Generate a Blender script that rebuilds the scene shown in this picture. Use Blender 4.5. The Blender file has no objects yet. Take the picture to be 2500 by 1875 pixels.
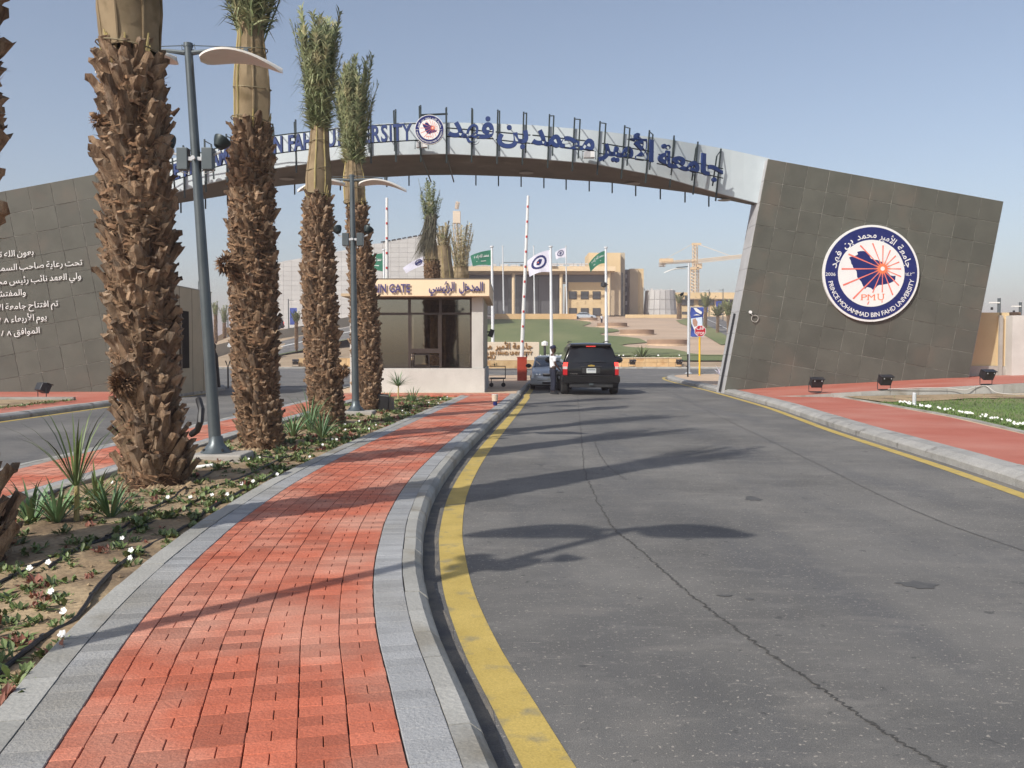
import bpy, bmesh, math, random
from mathutils import Vector, Matrix
R = random.Random(7)
sc = bpy.context.scene
COL = sc.collection
# ------------------------------------------------------------------ camera, sky, sun, exposure
CAM_H = 1.6
FPX = 2200.0
PITCH = math.atan((937.5-858)/FPX)
cam = bpy.data.cameras.new('camera'); camo = bpy.data.objects.new('camera', cam); COL.objects.link(camo)
camo.location = (0, 0, CAM_H); camo.rotation_euler = (math.pi/2-PITCH, 0, 0)
cam.sensor_width = 36.0; cam.lens = FPX/2500*36.0; cam.clip_start = 0.05; cam.clip_end = 6000
sc.camera = camo
SUN_EL = math.radians(38.5); SUN_AZ = math.radians(222.5)      # where the sun stands, clockwise from +Y (behind left)
w = bpy.data.worlds.new('World'); sc.world = w; w.use_nodes = True
nt = w.node_tree; bg = nt.nodes['Background']
sky = nt.nodes.new('ShaderNodeTexSky'); sky.sky_type = 'NISHITA'; sky.sun_disc = False
sky.sun_elevation = SUN_EL; sky.sun_rotation = SUN_AZ
sky.altitude = 0; sky.air_density = 1.0; sky.dust_density = 1.9; sky.ozone_density = 1.2
hs_ = nt.nodes.new('ShaderNodeHueSaturation'); hs_.inputs['Saturation'].default_value = 0.84
nt.links.new(sky.outputs[0], hs_.inputs['Color']); nt.links.new(hs_.outputs[0], bg.inputs[0]); bg.inputs[1].default_value = 0.12
sun = bpy.data.lights.new('sun', 'SUN'); suno = bpy.data.objects.new('sun', sun); COL.objects.link(suno)
sun.energy = 3.7; sun.angle = math.radians(0.6); sun.color = (1.0, 0.95, 0.87)
suno.rotation_euler = Vector((math.sin(SUN_AZ)*math.cos(SUN_EL), math.cos(SUN_AZ)*math.cos(SUN_EL), math.sin(SUN_EL))).to_track_quat('Z', 'Y').to_euler()
sc.view_settings.view_transform = 'Standard'; sc.view_settings.look = 'None'
sc.view_settings.exposure = 0.27; sc.view_settings.gamma = 1.0; sc.view_settings.use_curve_mapping = False
sc.cycles.max_bounces = 5; sc.cycles.diffuse_bounces = 3; sc.cycles.transparent_max_bounces = 12
sc.cycles.volume_bounces = 0
# ------------------------------------------------------------------ placing helpers: a direction in view turned into a point of the world
def ray(x, y):
    dx = (x-1250)/FPX; dz = -(y-937.5)/FPX; c, s = math.cos(PITCH), math.sin(PITCH)
    return dx, c+dz*s, -s+dz*c
def P(x, y, d):
    a, b, c = ray(x, y); t = d/b
    return Vector((a*t, d, CAM_H+c*t))
def G(x, y, z=0.0):
    a, b, c = ray(x, y); t = (z-CAM_H)/c
    return Vector((a*t, b*t, z))
def sstep(a, b, v):
    t = max(0., min(1., (v-a)/(b-a))); return t*t*(3-2*t)
def T(X, Y):
    if Y < 88: return -0.02
    a = sstep(-0.36, -0.27, X/Y)
    return -0.02+a*0.0872*(min(Y, 192)-88)+ (0 if Y < 192 else 0.002*(Y-192))
def GT(x, y, lift=0.0):
    a, b, c = ray(x, y); d = 60.0
    while d < 400:
        t = d/b
        if CAM_H+c*t <= T(a*t, d)+lift: break
        d += 0.25
    t = d/b
    return Vector((a*t, d, T(a*t, d)+lift))
def lerp(a, b, t): return a+(b-a)*t
def interp(pts, x):
    if x <= pts[0][0]:
        (x0, y0), (x1, y1) = pts[0], pts[1]; return y0+(x-x0)*(y1-y0)/(x1-x0)
    for (x0, y0), (x1, y1) in zip(pts, pts[1:]):
        if x <= x1: return y0+(x-x0)*(y1-y0)/(x1-x0)
    (x0, y0), (x1, y1) = pts[-2], pts[-1]; return y0+(x-x0)*(y1-y0)/(x1-x0)
def smooth(pts, n=8):
    out = []
    p = [Vector(q) for q in pts]; p = [p[0]*2-p[1]]+p+[p[-1]*2-p[-2]]
    for i in range(1, len(p)-2):
        for k in range(n):
            t = k/n
            out.append(0.5*((2*p[i])+(p[i+1]-p[i-1])*t+(2*p[i-1]-5*p[i]+4*p[i+1]-p[i+2])*t*t+(3*p[i]-p[i-1]-3*p[i+1]+p[i+2])*t**3))
    out.append(p[-2]); return out
# ------------------------------------------------------------------ object helpers
def tag(o, label=None, cat=None, group=None, kind=None):
    for k, v in (('label', label), ('category', cat), ('group', group), ('kind', kind)):
        if v: o[k] = v
    return o
def thing(name, label, cat, loc=(0, 0, 0), group=None, rotz=0.0, kind=None):
    o = bpy.data.objects.new(name, None); COL.objects.link(o); o.location = loc; o.rotation_euler = (0, 0, rotz)
    o.empty_display_size = 0.2
    return tag(o, label, cat, group, kind)
def kids(o): return [c for c in KIDS.get(o.name, [])]
KIDS = {}
def reg(child, parent): KIDS.setdefault(parent.name, []).append(child)
def world_loc(o):
    v = Vector((0, 0, 0))
    while o is not None: v = v+o.location; o = o.parent
    return v
def dup(root, loc, rotz=0.0, label=None, group=None, scale=None, parent=None):
    r = root.copy(); COL.objects.link(r)
    if parent is None:
        r.location = loc; r.rotation_euler = (root.rotation_euler[0], root.rotation_euler[1], rotz)
        if scale: r.scale = (scale,)*3 if not isinstance(scale, tuple) else scale
        if label: r['label'] = label
        if group: r['group'] = group
    else:
        r.parent = parent; reg(r, parent)
    for c in list(kids(root)): dup(c, None, parent=r)
    return r
class MB:
    def __init__(s): s.v = []; s.f = []; s.sm = False; s.c = []; s.mi = []
    def add(s, vs, fs, col=None, mi=0):
        n = len(s.v); s.v.extend([tuple(q) for q in vs]); s.f.extend([tuple(i+n for i in f) for f in fs])
        s.mi.extend([mi]*len(fs))
        if col is not None: s.c.extend([col]*len(fs))
        return s
    def box(s, c, d, rot=None, mi=0, col=None, taper=1.0):
        hx, hy, hz = d[0]/2, d[1]/2, d[2]/2
        vs = [Vector((x*hx*(taper if z > 0 else 1), y*hy*(taper if z > 0 else 1), z*hz)) for z in (-1, 1) for y in (-1, 1) for x in (-1, 1)]
        if rot is not None: vs = [rot@q for q in vs]
        return s.add([q+Vector(c) for q in vs], [(0, 2, 3, 1), (4, 5, 7, 6), (0, 1, 5, 4), (2, 6, 7, 3), (0, 4, 6, 2), (1, 3, 7, 5)], col, mi)
    def bx(s, x0, x1, y0, y1, z0, z1, mi=0, col=None):
        return s.box(((x0+x1)/2, (y0+y1)/2, (z0+z1)/2), (abs(x1-x0), abs(y1-y0), abs(z1-z0)), mi=mi, col=col)
    def hexa(s, b, t, mi=0, col=None):        # b, t: four corner points below and above, same order
        return s.add(list(b)+list(t), [(3, 2, 1, 0), (4, 5, 6, 7), (0, 1, 5, 4), (1, 2, 6, 5), (2, 3, 7, 6), (3, 0, 4, 7)], col, mi)
    def tube(s, pts, r, n=8, caps=True, mi=0, col=None):
        pts = [Vector(q) for q in pts]; rs = r if isinstance(r, (list, tuple)) else [r]*len(pts)
        rings = []; vs = []
        prev = None
        for i, q in enumerate(pts):
            d = (pts[min(i+1, len(pts)-1)]-pts[max(i-1, 0)]).normalized()
            if prev is None:
                u = d.orthogonal().normalized()
            else:
                u = (prev-d*prev.dot(d)); u = u.normalized() if u.length > 1e-6 else d.orthogonal().normalized()
            prev = u; v = d.cross(u)
            for k in range(n):
                a = 2*math.pi*k/n; vs.append(q+(u*math.cos(a)+v*math.sin(a))*rs[i])
        fs = []
        for i in range(len(pts)-1):
            for k in range(n):
                k2 = (k+1) % n; fs.append((i*n+k, i*n+k2, (i+1)*n+k2, (i+1)*n+k))
        if caps:
            fs.append(tuple(range(n-1, -1, -1))); fs.append(tuple((len(pts)-1)*n+k for k in range(n)))
        return s.add(vs, fs, col, mi)
    def lathe(s, prof, c=(0, 0, 0), n=16, mi=0, axis='z', ang=2*math.pi):
        vs = []
        for r, z in prof:
            for k in range(n):
                a = 2*math.pi*k/n
                q = (r*math.cos(a), r*math.sin(a), z) if axis == 'z' else ((z, r*math.cos(a), r*math.sin(a)) if axis == 'x' else (r*math.cos(a), z, r*math.sin(a)))
                vs.append(Vector(q)+Vector(c))
        fs = [(i*n+k, i*n+(k+1) % n, (i+1)*n+(k+1) % n, (i+1)*n+k) for i in range(len(prof)-1) for k in range(n)]
        if prof[0][0] > 1e-5: fs.append(tuple(range(n-1, -1, -1)))
        if prof[-1][0] > 1e-5: fs.append(tuple((len(prof)-1)*n+k for k in range(n)))
        return s.add(vs, fs, None, mi)
    def prism(s, poly, z0, z1, mi=0):          # poly of (x, y)
        n = len(poly)
        vs = [(x, y, z0) for x, y in poly]+[(x, y, z1) for x, y in poly]
        fs = [tuple(range(n-1, -1, -1)), tuple(range(n, 2*n))]+[(k, (k+1) % n, n+(k+1) % n, n+k) for k in range(n)]
        return s.add(vs, fs, None, mi)
    def plate(s, poly, y0, y1, mi=0):          # poly of (x, z), thickness along y; y0 nearest the viewer
        n = len(poly)
        vs = [(x, y0, z) for x, z in poly]+[(x, y1, z) for x, z in poly]
        fs = [tuple(range(n)), tuple(range(2*n-1, n-1, -1))]+[(k, n+k, n+(k+1) % n, (k+1) % n) for k in range(n)]
        return s.add(vs, fs, None, mi)
    def loft(s, rings, caps=True, mi=0, closed=True):
        n = len(rings[0]); vs = [q for r in rings for q in r]
        m = n if closed else n-1
        fs = [(i*n+k, i*n+(k+1) % n, (i+1)*n+(k+1) % n, (i+1)*n+k) for i in range(len(rings)-1) for k in range(m)]
        if caps: fs += [tuple(range(n-1, -1, -1)), tuple((len(rings)-1)*n+k for k in range(n))]
        return s.add(vs, fs, None, mi)
    def strip(s, a, b, mi=0):                  # sheet between two polylines
        n = len(a); return s.add(list(a)+list(b), [(k, k+1, n+k+1, n+k) for k in range(n-1)], None, mi)
    def build(s, name, mat, parent=None, sm=False, local=False, kind=None, label=None, bevel=0, fixn=False):
        me = bpy.data.meshes.new(name)
        off = Vector((0, 0, 0)) if (parent is None or local) else world_loc(parent)
        me.from_pydata([(q[0]-off.x, q[1]-off.y, q[2]-off.z) for q in s.v], [], s.f)
        for m in (mat if isinstance(mat, (list, tuple)) else [mat]): me.materials.append(m)
        if isinstance(mat, (list, tuple)): me.polygons.foreach_set('material_index', s.mi)
        if s.c and len(s.c) == len(s.f):
            at = me.attributes.new('tone', 'FLOAT', 'FACE'); at.data.foreach_set('value', s.c)
        if sm: me.polygons.foreach_set('use_smooth', [True]*len(me.polygons))
        if fixn:
            bm = bmesh.new(); bm.from_mesh(me); bmesh.ops.recalc_face_normals(bm, faces=bm.faces); bm.to_mesh(me); bm.free()
        me.update()
        o = bpy.data.objects.new(name, me); COL.objects.link(o)
        if parent is not None: o.parent = parent; reg(o, parent)
        if kind: o['kind'] = kind
        if label: o['label'] = label
        if sm:
            try: me.set_sharp_from_angle(angle=math.radians(40))
            except Exception: pass
        if bevel:
            m = o.modifiers.new('bevel', 'BEVEL'); m.width = bevel; m.segments = 2; m.limit_method = 'ANGLE'
        return o
def share(src, name, parent, loc, rot=None, scale=None, local=True):
    o = bpy.data.objects.new(name, src.data if hasattr(src, 'data') else src); COL.objects.link(o)
    o.parent = parent; reg(o, parent); o.location = loc
    if rot is not None: o.rotation_euler = rot
    if scale is not None: o.scale = scale if isinstance(scale, tuple) else (scale,)*3
    return o
# ------------------------------------------------------------------ materials
MATS = {}
def mat(name, c1, c2=None, scale=3.0, rough=0.8, bump=0.0, bscale=40.0, metal=0.0, spec=0.5, detail=6, stretch=None,
        tone=0.0, rnd=0.0, fine=0.0, emit=None, estr=0.0, c3=None, s3=0.4, w3=(0.55, 0.7), coat=0.0, trans=0.0, alpha=1.0, hue=None, local=False):
    if name in MATS: return MATS[name]
    m = bpy.data.materials.new(name); MATS[name] = m; m.use_nodes = True
    n = m.node_tree.nodes; L = m.node_tree.links; b = n['Principled BSDF']
    b.inputs['Roughness'].default_value = rough; b.inputs['Metallic'].default_value = metal
    b.inputs['Specular IOR Level'].default_value = spec; b.inputs['Coat Weight'].default_value = coat
    b.inputs['Transmission Weight'].default_value = trans; b.inputs['Alpha'].default_value = alpha
    c1 = tuple(c1)+(1,); c2 = tuple(c2)+(1,) if c2 else c1
    if local:
        tc = n.new('ShaderNodeTexCoord'); pos = tc.outputs['Object']
    else:
        ge = n.new('ShaderNodeNewGeometry'); pos = ge.outputs['Position']
    if stretch:
        mp = n.new('ShaderNodeMapping'); mp.inputs['Scale'].default_value = stretch; L.new(pos, mp.inputs[0]); pos = mp.outputs[0]
    no = n.new('ShaderNodeTexNoise'); no.inputs['Scale'].default_value = scale; no.inputs['Detail'].default_value = detail
    no.inputs['Roughness'].default_value = 0.62; L.new(pos, no.inputs['Vector'])
    cr = n.new('ShaderNodeMapRange'); cr.inputs[1].default_value = 0.36; cr.inputs[2].default_value = 0.64; L.new(no.outputs[0], cr.inputs[0])
    mx = n.new('ShaderNodeMix'); mx.data_type = 'RGBA'; mx.inputs['A'].default_value = c1; mx.inputs['B'].default_value = c2
    L.new(cr.outputs[0], mx.inputs['Factor']); out = mx.outputs['Result']
    def mul(out, facsock, lo, hi):
        mr = n.new('ShaderNodeMapRange'); mr.inputs[3].default_value = lo; mr.inputs[4].default_value = hi; L.new(facsock, mr.inputs[0])
        hs = n.new('ShaderNodeHueSaturation'); L.new(mr.outputs[0], hs.inputs['Value']); L.new(out, hs.inputs['Color']); return hs.outputs[0]
    if c3:
        n3 = n.new('ShaderNodeTexNoise'); n3.inputs['Scale'].default_value = s3; n3.inputs['Detail'].default_value = 5; L.new(pos, n3.inputs['Vector'])
        r3 = n.new('ShaderNodeMapRange'); r3.inputs[1].default_value = w3[0]; r3.inputs[2].default_value = w3[1]; L.new(n3.outputs[0], r3.inputs[0])
        m3 = n.new('ShaderNodeMix'); m3.data_type = 'RGBA'; m3.inputs['B'].default_value = tuple(c3)+(1,)
        L.new(r3.outputs[0], m3.inputs['Factor']); L.new(out, m3.inputs['A']); out = m3.outputs['Result']
    if fine:
        nf = n.new('ShaderNodeTexNoise'); nf.inputs['Scale'].default_value = bscale*2.2; nf.inputs['Detail'].default_value = 3; L.new(pos, nf.inputs['Vector'])
        rf = n.new('ShaderNodeMapRange'); rf.inputs[1].default_value = 0.3; rf.inputs[2].default_value = 0.7; L.new(nf.outputs[0], rf.inputs[0])
        out = mul(out, rf.outputs[0], 1-fine, 1+fine)
    if tone:
        at = n.new('ShaderNodeAttribute'); at.attribute_name = 'tone'; out = mul(out, at.outputs['Fac'], 1-tone, 1+tone)
    if rnd:
        oi = n.new('ShaderNodeObjectInfo'); out = mul(out, oi.outputs['Random'], 1-rnd, 1+rnd)
    L.new(out, b.inputs['Base Color'])
    if bump:
        nb = n.new('ShaderNodeTexNoise'); nb.inputs['Scale'].default_value = bscale; nb.inputs['Detail'].default_value = 5; L.new(pos, nb.inputs['Vector'])
        bp = n.new('ShaderNodeBump'); bp.inputs['Strength'].default_value = bump; bp.inputs['Distance'].default_value = 0.02
        L.new(nb.outputs[0], bp.inputs['Height']); L.new(bp.outputs[0], b.inputs['Normal'])
    if emit:
        b.inputs['Emission Color'].default_value = tuple(emit)+(1,); b.inputs['Emission Strength'].default_value = estr
    return m
M = {}
M['sand'] = mat('sand', (.30, .22, .14), (.38, .29, .19), .25, .95, .4, 6, fine=.12)
M['soil'] = mat('garden_soil', (.27, .19, .11), (.40, .30, .18), 1.6, .95, .9, 14, fine=.22, c3=(.16, .11, .065), s3=1.1, w3=(.52, .66))
M['brick'] = mat('red_paver', (.41, .105, .055), (.48, .145, .085), 2.2, .85, .35, 60, tone=.30, fine=.18, c3=(.50, .235, .165), s3=1.3, w3=(.42, .66))
M['brick_far'] = mat('red_paver_far', (.44, .12, .075), (.50, .16, .11), .9, .85, .2, 60, tone=.12, fine=.08, c3=(.55, .25, .19), s3=.35, w3=(.45, .8))
M['border'] = mat('grey_paver', (.27, .275, .28), (.33, .335, .34), 2.0, .9, .4, 70, tone=.16, fine=.20, c3=(.25, .23, .19), s3=.7, w3=(.5, .75))
M['kerb'] = mat('kerb_concrete', (.29, .285, .26), (.37, .365, .34), 1.3, .9, .3, 40, tone=.12, fine=.12, c3=(.24, .22, .18), s3=1.5, w3=(.56, .7))
M['kerb_worn'] = mat('worn_kerb', (.27, .265, .25), (.37, .36, .34), 2.2, .9, .5, 25, tone=.12, fine=.14, c3=(.14, .13, .12), s3=2.4, w3=(.6, .7))
M['mortar'] = mat('joint_sand', (.34, .22, .16), (.50, .38, .29), 5, .95)
M['yellow'] = mat('yellow_paint', (.44, .32, .08), (.53, .39, .11), 2.5, .75, .15, 60, fine=.14, c3=(.30, .25, .13), s3=5.5, w3=(.555, .70))
M['white_line'] = mat('white_paint_line', (.55, .55, .52), (.65, .65, .62), 3, .7)
M['concrete'] = mat('concrete', (.33, .31, .28), (.40, .38, .35), 1.5, .85, .15, 20, fine=.06)
M['palecon'] = mat('pale_concrete', (.50, .485, .45), (.58, .565, .53), .8, .85, .08, 20, fine=.04, c3=(.42, .40, .37), s3=.6, w3=(.55, .8))
M['slab_tile'] = mat('brown_grey_stone_tile', (.077, .079, .064), (.100, .101, .083), 1.1, .72, .12, 40, tone=.10, rnd=.08, fine=.12, c3=(.125, .105, .082), s3=.8, w3=(.55, .8))
M['grout'] = mat('grout', (.09, .085, .07), (.36, .345, .31), 2.6, .9)
M['slab_side'] = mat('slab_side_plaster', (.36, .36, .37), (.44, .44, .45), 1.0, .8, .1, 20)
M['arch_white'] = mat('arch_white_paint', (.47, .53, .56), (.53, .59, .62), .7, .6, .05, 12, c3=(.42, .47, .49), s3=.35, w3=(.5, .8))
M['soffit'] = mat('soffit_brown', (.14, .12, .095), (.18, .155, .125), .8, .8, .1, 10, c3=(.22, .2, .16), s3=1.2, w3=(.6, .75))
M['blue_letter'] = mat('blue_letter', (.014, .035, .13), (.02, .045, .16), 2, .5, spec=.3)
M['navy'] = mat('navy_print', (.012, .019, .115), (.015, .023, .13), 2, .6, spec=.2)
M['white'] = mat('white_print', (.70, .70, .70), (.74, .74, .72), 2, .6, spec=.3)
M['orange'] = mat('orange_print', (.75, .16, .07), (.78, .20, .08), 2, .5)
M['salmon'] = mat('salmon_print', (.72, .16, .12), (.76, .2, .14), 2, .5)
M['steel_dark'] = mat('dark_green_steel', (.018, .03, .033), (.026, .04, .043), 3, .45, metal=.3)
M['lamp_grey'] = mat('lamp_grey_paint', (.085, .105, .115), (.11, .13, .14), 3, .38, metal=.4)
M['lamp_silver'] = mat('lamp_silver_paint', (.50, .52, .54), (.56, .58, .60), 3, .4)
M['lamp_white'] = mat('lamp_head_white', (.74, .71, .66), (.80, .77, .72), 3, .5)
M['black'] = mat('black_metal', (.012, .013, .016), (.02, .021, .024), 5, .45)
M['burlap'] = mat('burlap', (.22, .165, .095), (.30, .23, .14), 2.5, .95, .5, 160, fine=.16, c3=(.17, .125, .065), s3=3.0, w3=(.5, .65))
M['boot'] = mat('leaf_stub', (.105, .060, .034), (.34, .232, .145), 6, .9, .8, 90, stretch=(1.6, 1.6, .35), rnd=.42, fine=.35, c3=(.33, .25, .18), s3=9, w3=(.52, .70))
M['bootstuff'] = mat('leaf_stub_mass', (.10, .057, .032), (.33, .224, .14), 7, .9, .8, 90, stretch=(1.6, 1.6, .35), tone=.42, fine=.35, c3=(.34, .25, .165), s3=9, w3=(.52, .68))
M['dust'] = mat('gutter_dust', (.135, .125, .11), (.21, .185, .15), 4, .95, .3, 60, fine=.2, c3=(.11, .105, .10), s3=6, w3=(.45, .65))
M['fiber'] = mat('palm_fiber', (.105, .052, .026), (.28, .175, .10), 9, .95, tone=.45)
M['core'] = mat('trunk_core', (.045, .022, .012), (.09, .045, .022), 8, .95, .8, 40)
M['frond'] = mat('frond_green', (.095, .125, .05), (.24, .26, .13), 5, .6, rnd=.25, tone=.35, c3=(.36, .32, .17), s3=4, w3=(.55, .7))
M['frond_dry'] = mat('frond_dry', (.26, .21, .12), (.36, .30, .17), 5, .7, rnd=.2, tone=.35, c3=(.15, .17, .06), s3=3, w3=(.55, .7))
M['frond_dark'] = mat('frond_hanging', (.05, .048, .035), (.10, .09, .06), 5, .8, rnd=.2, tone=.35)
M['stick'] = mat('petiole', (.38, .31, .11), (.46, .38, .18), 6, .6, rnd=.2)
M['leaf'] = mat('plant_leaf', (.08, .12, .035), (.16, .21, .07), 6, .5, tone=.35)
M['leaf_blue'] = mat('lily_leaf', (.075, .15, .055), (.16, .26, .12), 6, .45, tone=.3)
M['leaf_red'] = mat('reddish_leaf', (.18, .06, .04), (.26, .10, .06), 6, .6, tone=.35)
M['petal'] = mat('petal', (.80, .80, .78), (.85, .85, .82), 6, .6)
M['grass'] = mat('grass_blade', (.055, .115, .022), (.13, .20, .05), 1.2, .7, tone=.35)
M['lawn'] = mat('lawn', (.075, .135, .035), (.135, .195, .06), .35, .95, .6, 30, fine=.15, c3=(.22, .20, .09), s3=.12, w3=(.48, .75))
M['lawn_far'] = mat('far_lawn', (.105, .14, .045), (.15, .175, .065), .12, .95, .5, 3, fine=.10, stretch=(1, .35, 1), c3=(.20, .20, .09), s3=.06, w3=(.45, .75))
M['rubber'] = mat('black_hose', (.012, .013, .016), (.02, .02, .022), 5, .5)
M['cream'] = mat('cream_plaster', (.60, .45, .25), (.66, .50, .29), .3, .8)
M['cream_light'] = mat('pale_cream_plaster', (.72, .56, .36), (.76, .60, .40), .3, .8)
M['void'] = mat('dark_opening', (.012, .011, .010), (.02, .018, .016), 2, .95, spec=.05)
M['trunk_far'] = mat('distant_trunk', (.20, .15, .10), (.30, .23, .16), 2, .95)
M['tan'] = mat('tan_and_shaded_plaster', (.42, .33, .22), (.48, .38, .26), .3, .85)  # also puts the shade of cream campus walls into the colour
M['stucco'] = mat('beige_stucco', (.40, .35, .26), (.46, .40, .30), .8, .9, .15, 30)
M['greywall'] = mat('grey_wall', (.44, .43, .42), (.50, .49, .48), .2, .85, rnd=.06)
M['darkglass'] = mat('dark_glazing', (.035, .04, .045), (.06, .065, .07), .3, .15, spec=.8)
M['glasspanel'] = mat('grey_glass_panel', (.085, .088, .095), (.11, .113, .12), .1, .28, spec=.6)
M['bronze'] = mat('bronze_frame', (.05, .038, .032), (.07, .052, .045), 2, .4, metal=.4)
M['terrace'] = mat('terrace_paving', (.42, .30, .20), (.52, .39, .28), .10, .9, fine=.05, stretch=(.4, 1.4, 1), c3=(.40, .30, .22), s3=.3, w3=(.5, .7))
M['stonewall'] = mat('planter_stone', (.50, .33, .16), (.60, .43, .23), 1.5, .85, .2, 10, rnd=.12, c3=(.42, .24, .10), s3=1.2, w3=(.55, .7))
M['signstone'] = mat('sign_stone', (.60, .50, .38), (.66, .56, .43), .8, .8)
M['planterbrown'] = mat('brown_planter', (.26, .17, .11), (.32, .21, .14), .5, .85)
M['bronze_letter'] = mat('bronze_letter', (.34, .17, .05), (.40, .21, .07), 4, .4, metal=.3)
M['craney'] = mat('crane_yellow', (.62, .45, .26), (.68, .52, .33), .5, .6)
M['pipe_white'] = mat('roof_pipework', (.55, .52, .5), (.62, .6, .58), .5, .6)
M['pole_white'] = mat('flagpole_white', (.62, .64, .66), (.70, .72, .74), 1, .35)
M['flag_green'] = mat('flag_green', (.012, .13, .075), (.02, .17, .10), 1, .8)
M['flag_white'] = mat('flag_white', (.62, .60, .70), (.72, .71, .80), 1, .8)
M['barrier_red'] = mat('barrier_red', (.38, .045, .02), (.42, .055, .03), 1, .45)
M['arm_red'] = mat('reflector_red', (.5, .03, .03), (.55, .04, .04), 1, .5)
M['stop_red'] = mat('stop_red', (.42, .01, .025), (.46, .015, .03), 1, .4)
M['pole_yellow'] = mat('sign_post_yellow', (.72, .44, .02), (.78, .50, .04), 1, .45)
M['sedan'] = mat('sedan_paint', (.50, .54, .58), (.52, .56, .60), .5, .28, metal=.25, coat=.7)
M['suv'] = mat('suv_paint', (.004, .004, .005), (.006, .006, .007), .5, .22, metal=.0, coat=.35, spec=.35)
M['suv_trim'] = mat('suv_trim', (.02, .02, .021), (.026, .026, .027), 3, .5)
M['carglass'] = mat('car_glass', (.006, .007, .008), (.010, .011, .012), .6, .07, spec=.55, coat=.1)
M['carglass_lit'] = mat('windscreen_glass', (.03, .045, .06), (.05, .065, .08), .9, .05, spec=.9, coat=.5)
M['tyre'] = mat('tyre', (.018, .018, .018), (.03, .03, .029), 6, .85)
M['rim'] = mat('wheel_rim', (.30, .31, .32), (.36, .37, .38), 2, .3, metal=.8)
M['chrome'] = mat('chrome', (.65, .66, .68), (.7, .7, .72), 2, .12, metal=1.0)
M['headlamp'] = mat('headlamp_lens', (.42, .45, .47), (.52, .55, .57), 8, .08, spec=.9)
M['tail_lit'] = mat('lit_tail_lamp', (.6, .02, .02), (.7, .03, .03), 9, .25, emit=(1, .07, .05), estr=1.6)
M['tail'] = mat('tail_lamp', (.28, .006, .01), (.36, .01, .015), 9, .18, emit=(1, .03, .03), estr=.12)
M['tail_clear'] = mat('reverse_lamp', (.55, .48, .47), (.62, .55, .53), 9, .2)
M['gold'] = mat('gold_emblem', (.62, .42, .10), (.7, .5, .14), 4, .25, metal=.8)
M['plate'] = mat('licence_plate', (.50, .52, .50), (.58, .60, .58), 20, .5)
M['skin'] = mat('skin', (.07, .032, .020), (.085, .04, .026), 6, .55)
M['shirt'] = mat('white_shirt', (.78, .80, .86), (.82, .84, .88), 4, .8, .2, 30)
M['trousers'] = mat('navy_trousers', (.010, .013, .028), (.016, .02, .04), 5, .85, .2, 30)
M['cap'] = mat('navy_cap', (.012, .016, .05), (.018, .022, .06), 5, .8)
M['robe'] = mat('black_robe', (.012, .012, .013), (.02, .02, .022), 5, .9)
M['fascia'] = mat('fascia_cream', (.80, .62, .42), (.84, .66, .46), .6, .75, .05, 30)
M['fascia_letter'] = mat('purple_blue_letter', (.055, .045, .16), (.07, .06, .19), 3, .4)
M['redband'] = mat('banner_blue', (.02, .05, .25), (.03, .07, .32), 2, .55)
M['paleprint'] = mat('banner_pale', (.55, .66, .78), (.62, .72, .82), 2, .55)
M['faceprint'] = mat('banner_portrait', (.38, .22, .16), (.44, .26, .19), 8, .6)
M['wood'] = mat('orange_plinth', (.60, .38, .18), (.68, .46, .24), .4, .8)
def glass_mat():
    m = bpy.data.materials.new('tinted_pane'); m.use_nodes = True; n = m.node_tree.nodes; L = m.node_tree.links
    n.remove(n['Principled BSDF']); out = n['Material Output']
    tr = n.new('ShaderNodeBsdfTransparent'); tr.inputs[0].default_value = (.40, .38, .33, 1)
    gl = n.new('ShaderNodeBsdfGlossy'); gl.inputs['Roughness'].default_value = .03; gl.inputs[0].default_value = (.9, .9, .9, 1)
    fr = n.new('ShaderNodeFresnel'); fr.inputs[0].default_value = 2.6
    mx = n.new('ShaderNodeMixShader'); L.new(fr.outputs[0], mx.inputs[0]); L.new(tr.outputs[0], mx.inputs[1]); L.new(gl.outputs[0], mx.inputs[2]); L.new(mx.outputs[0], out.inputs[0])
    return m
M['pane'] = glass_mat()
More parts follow.
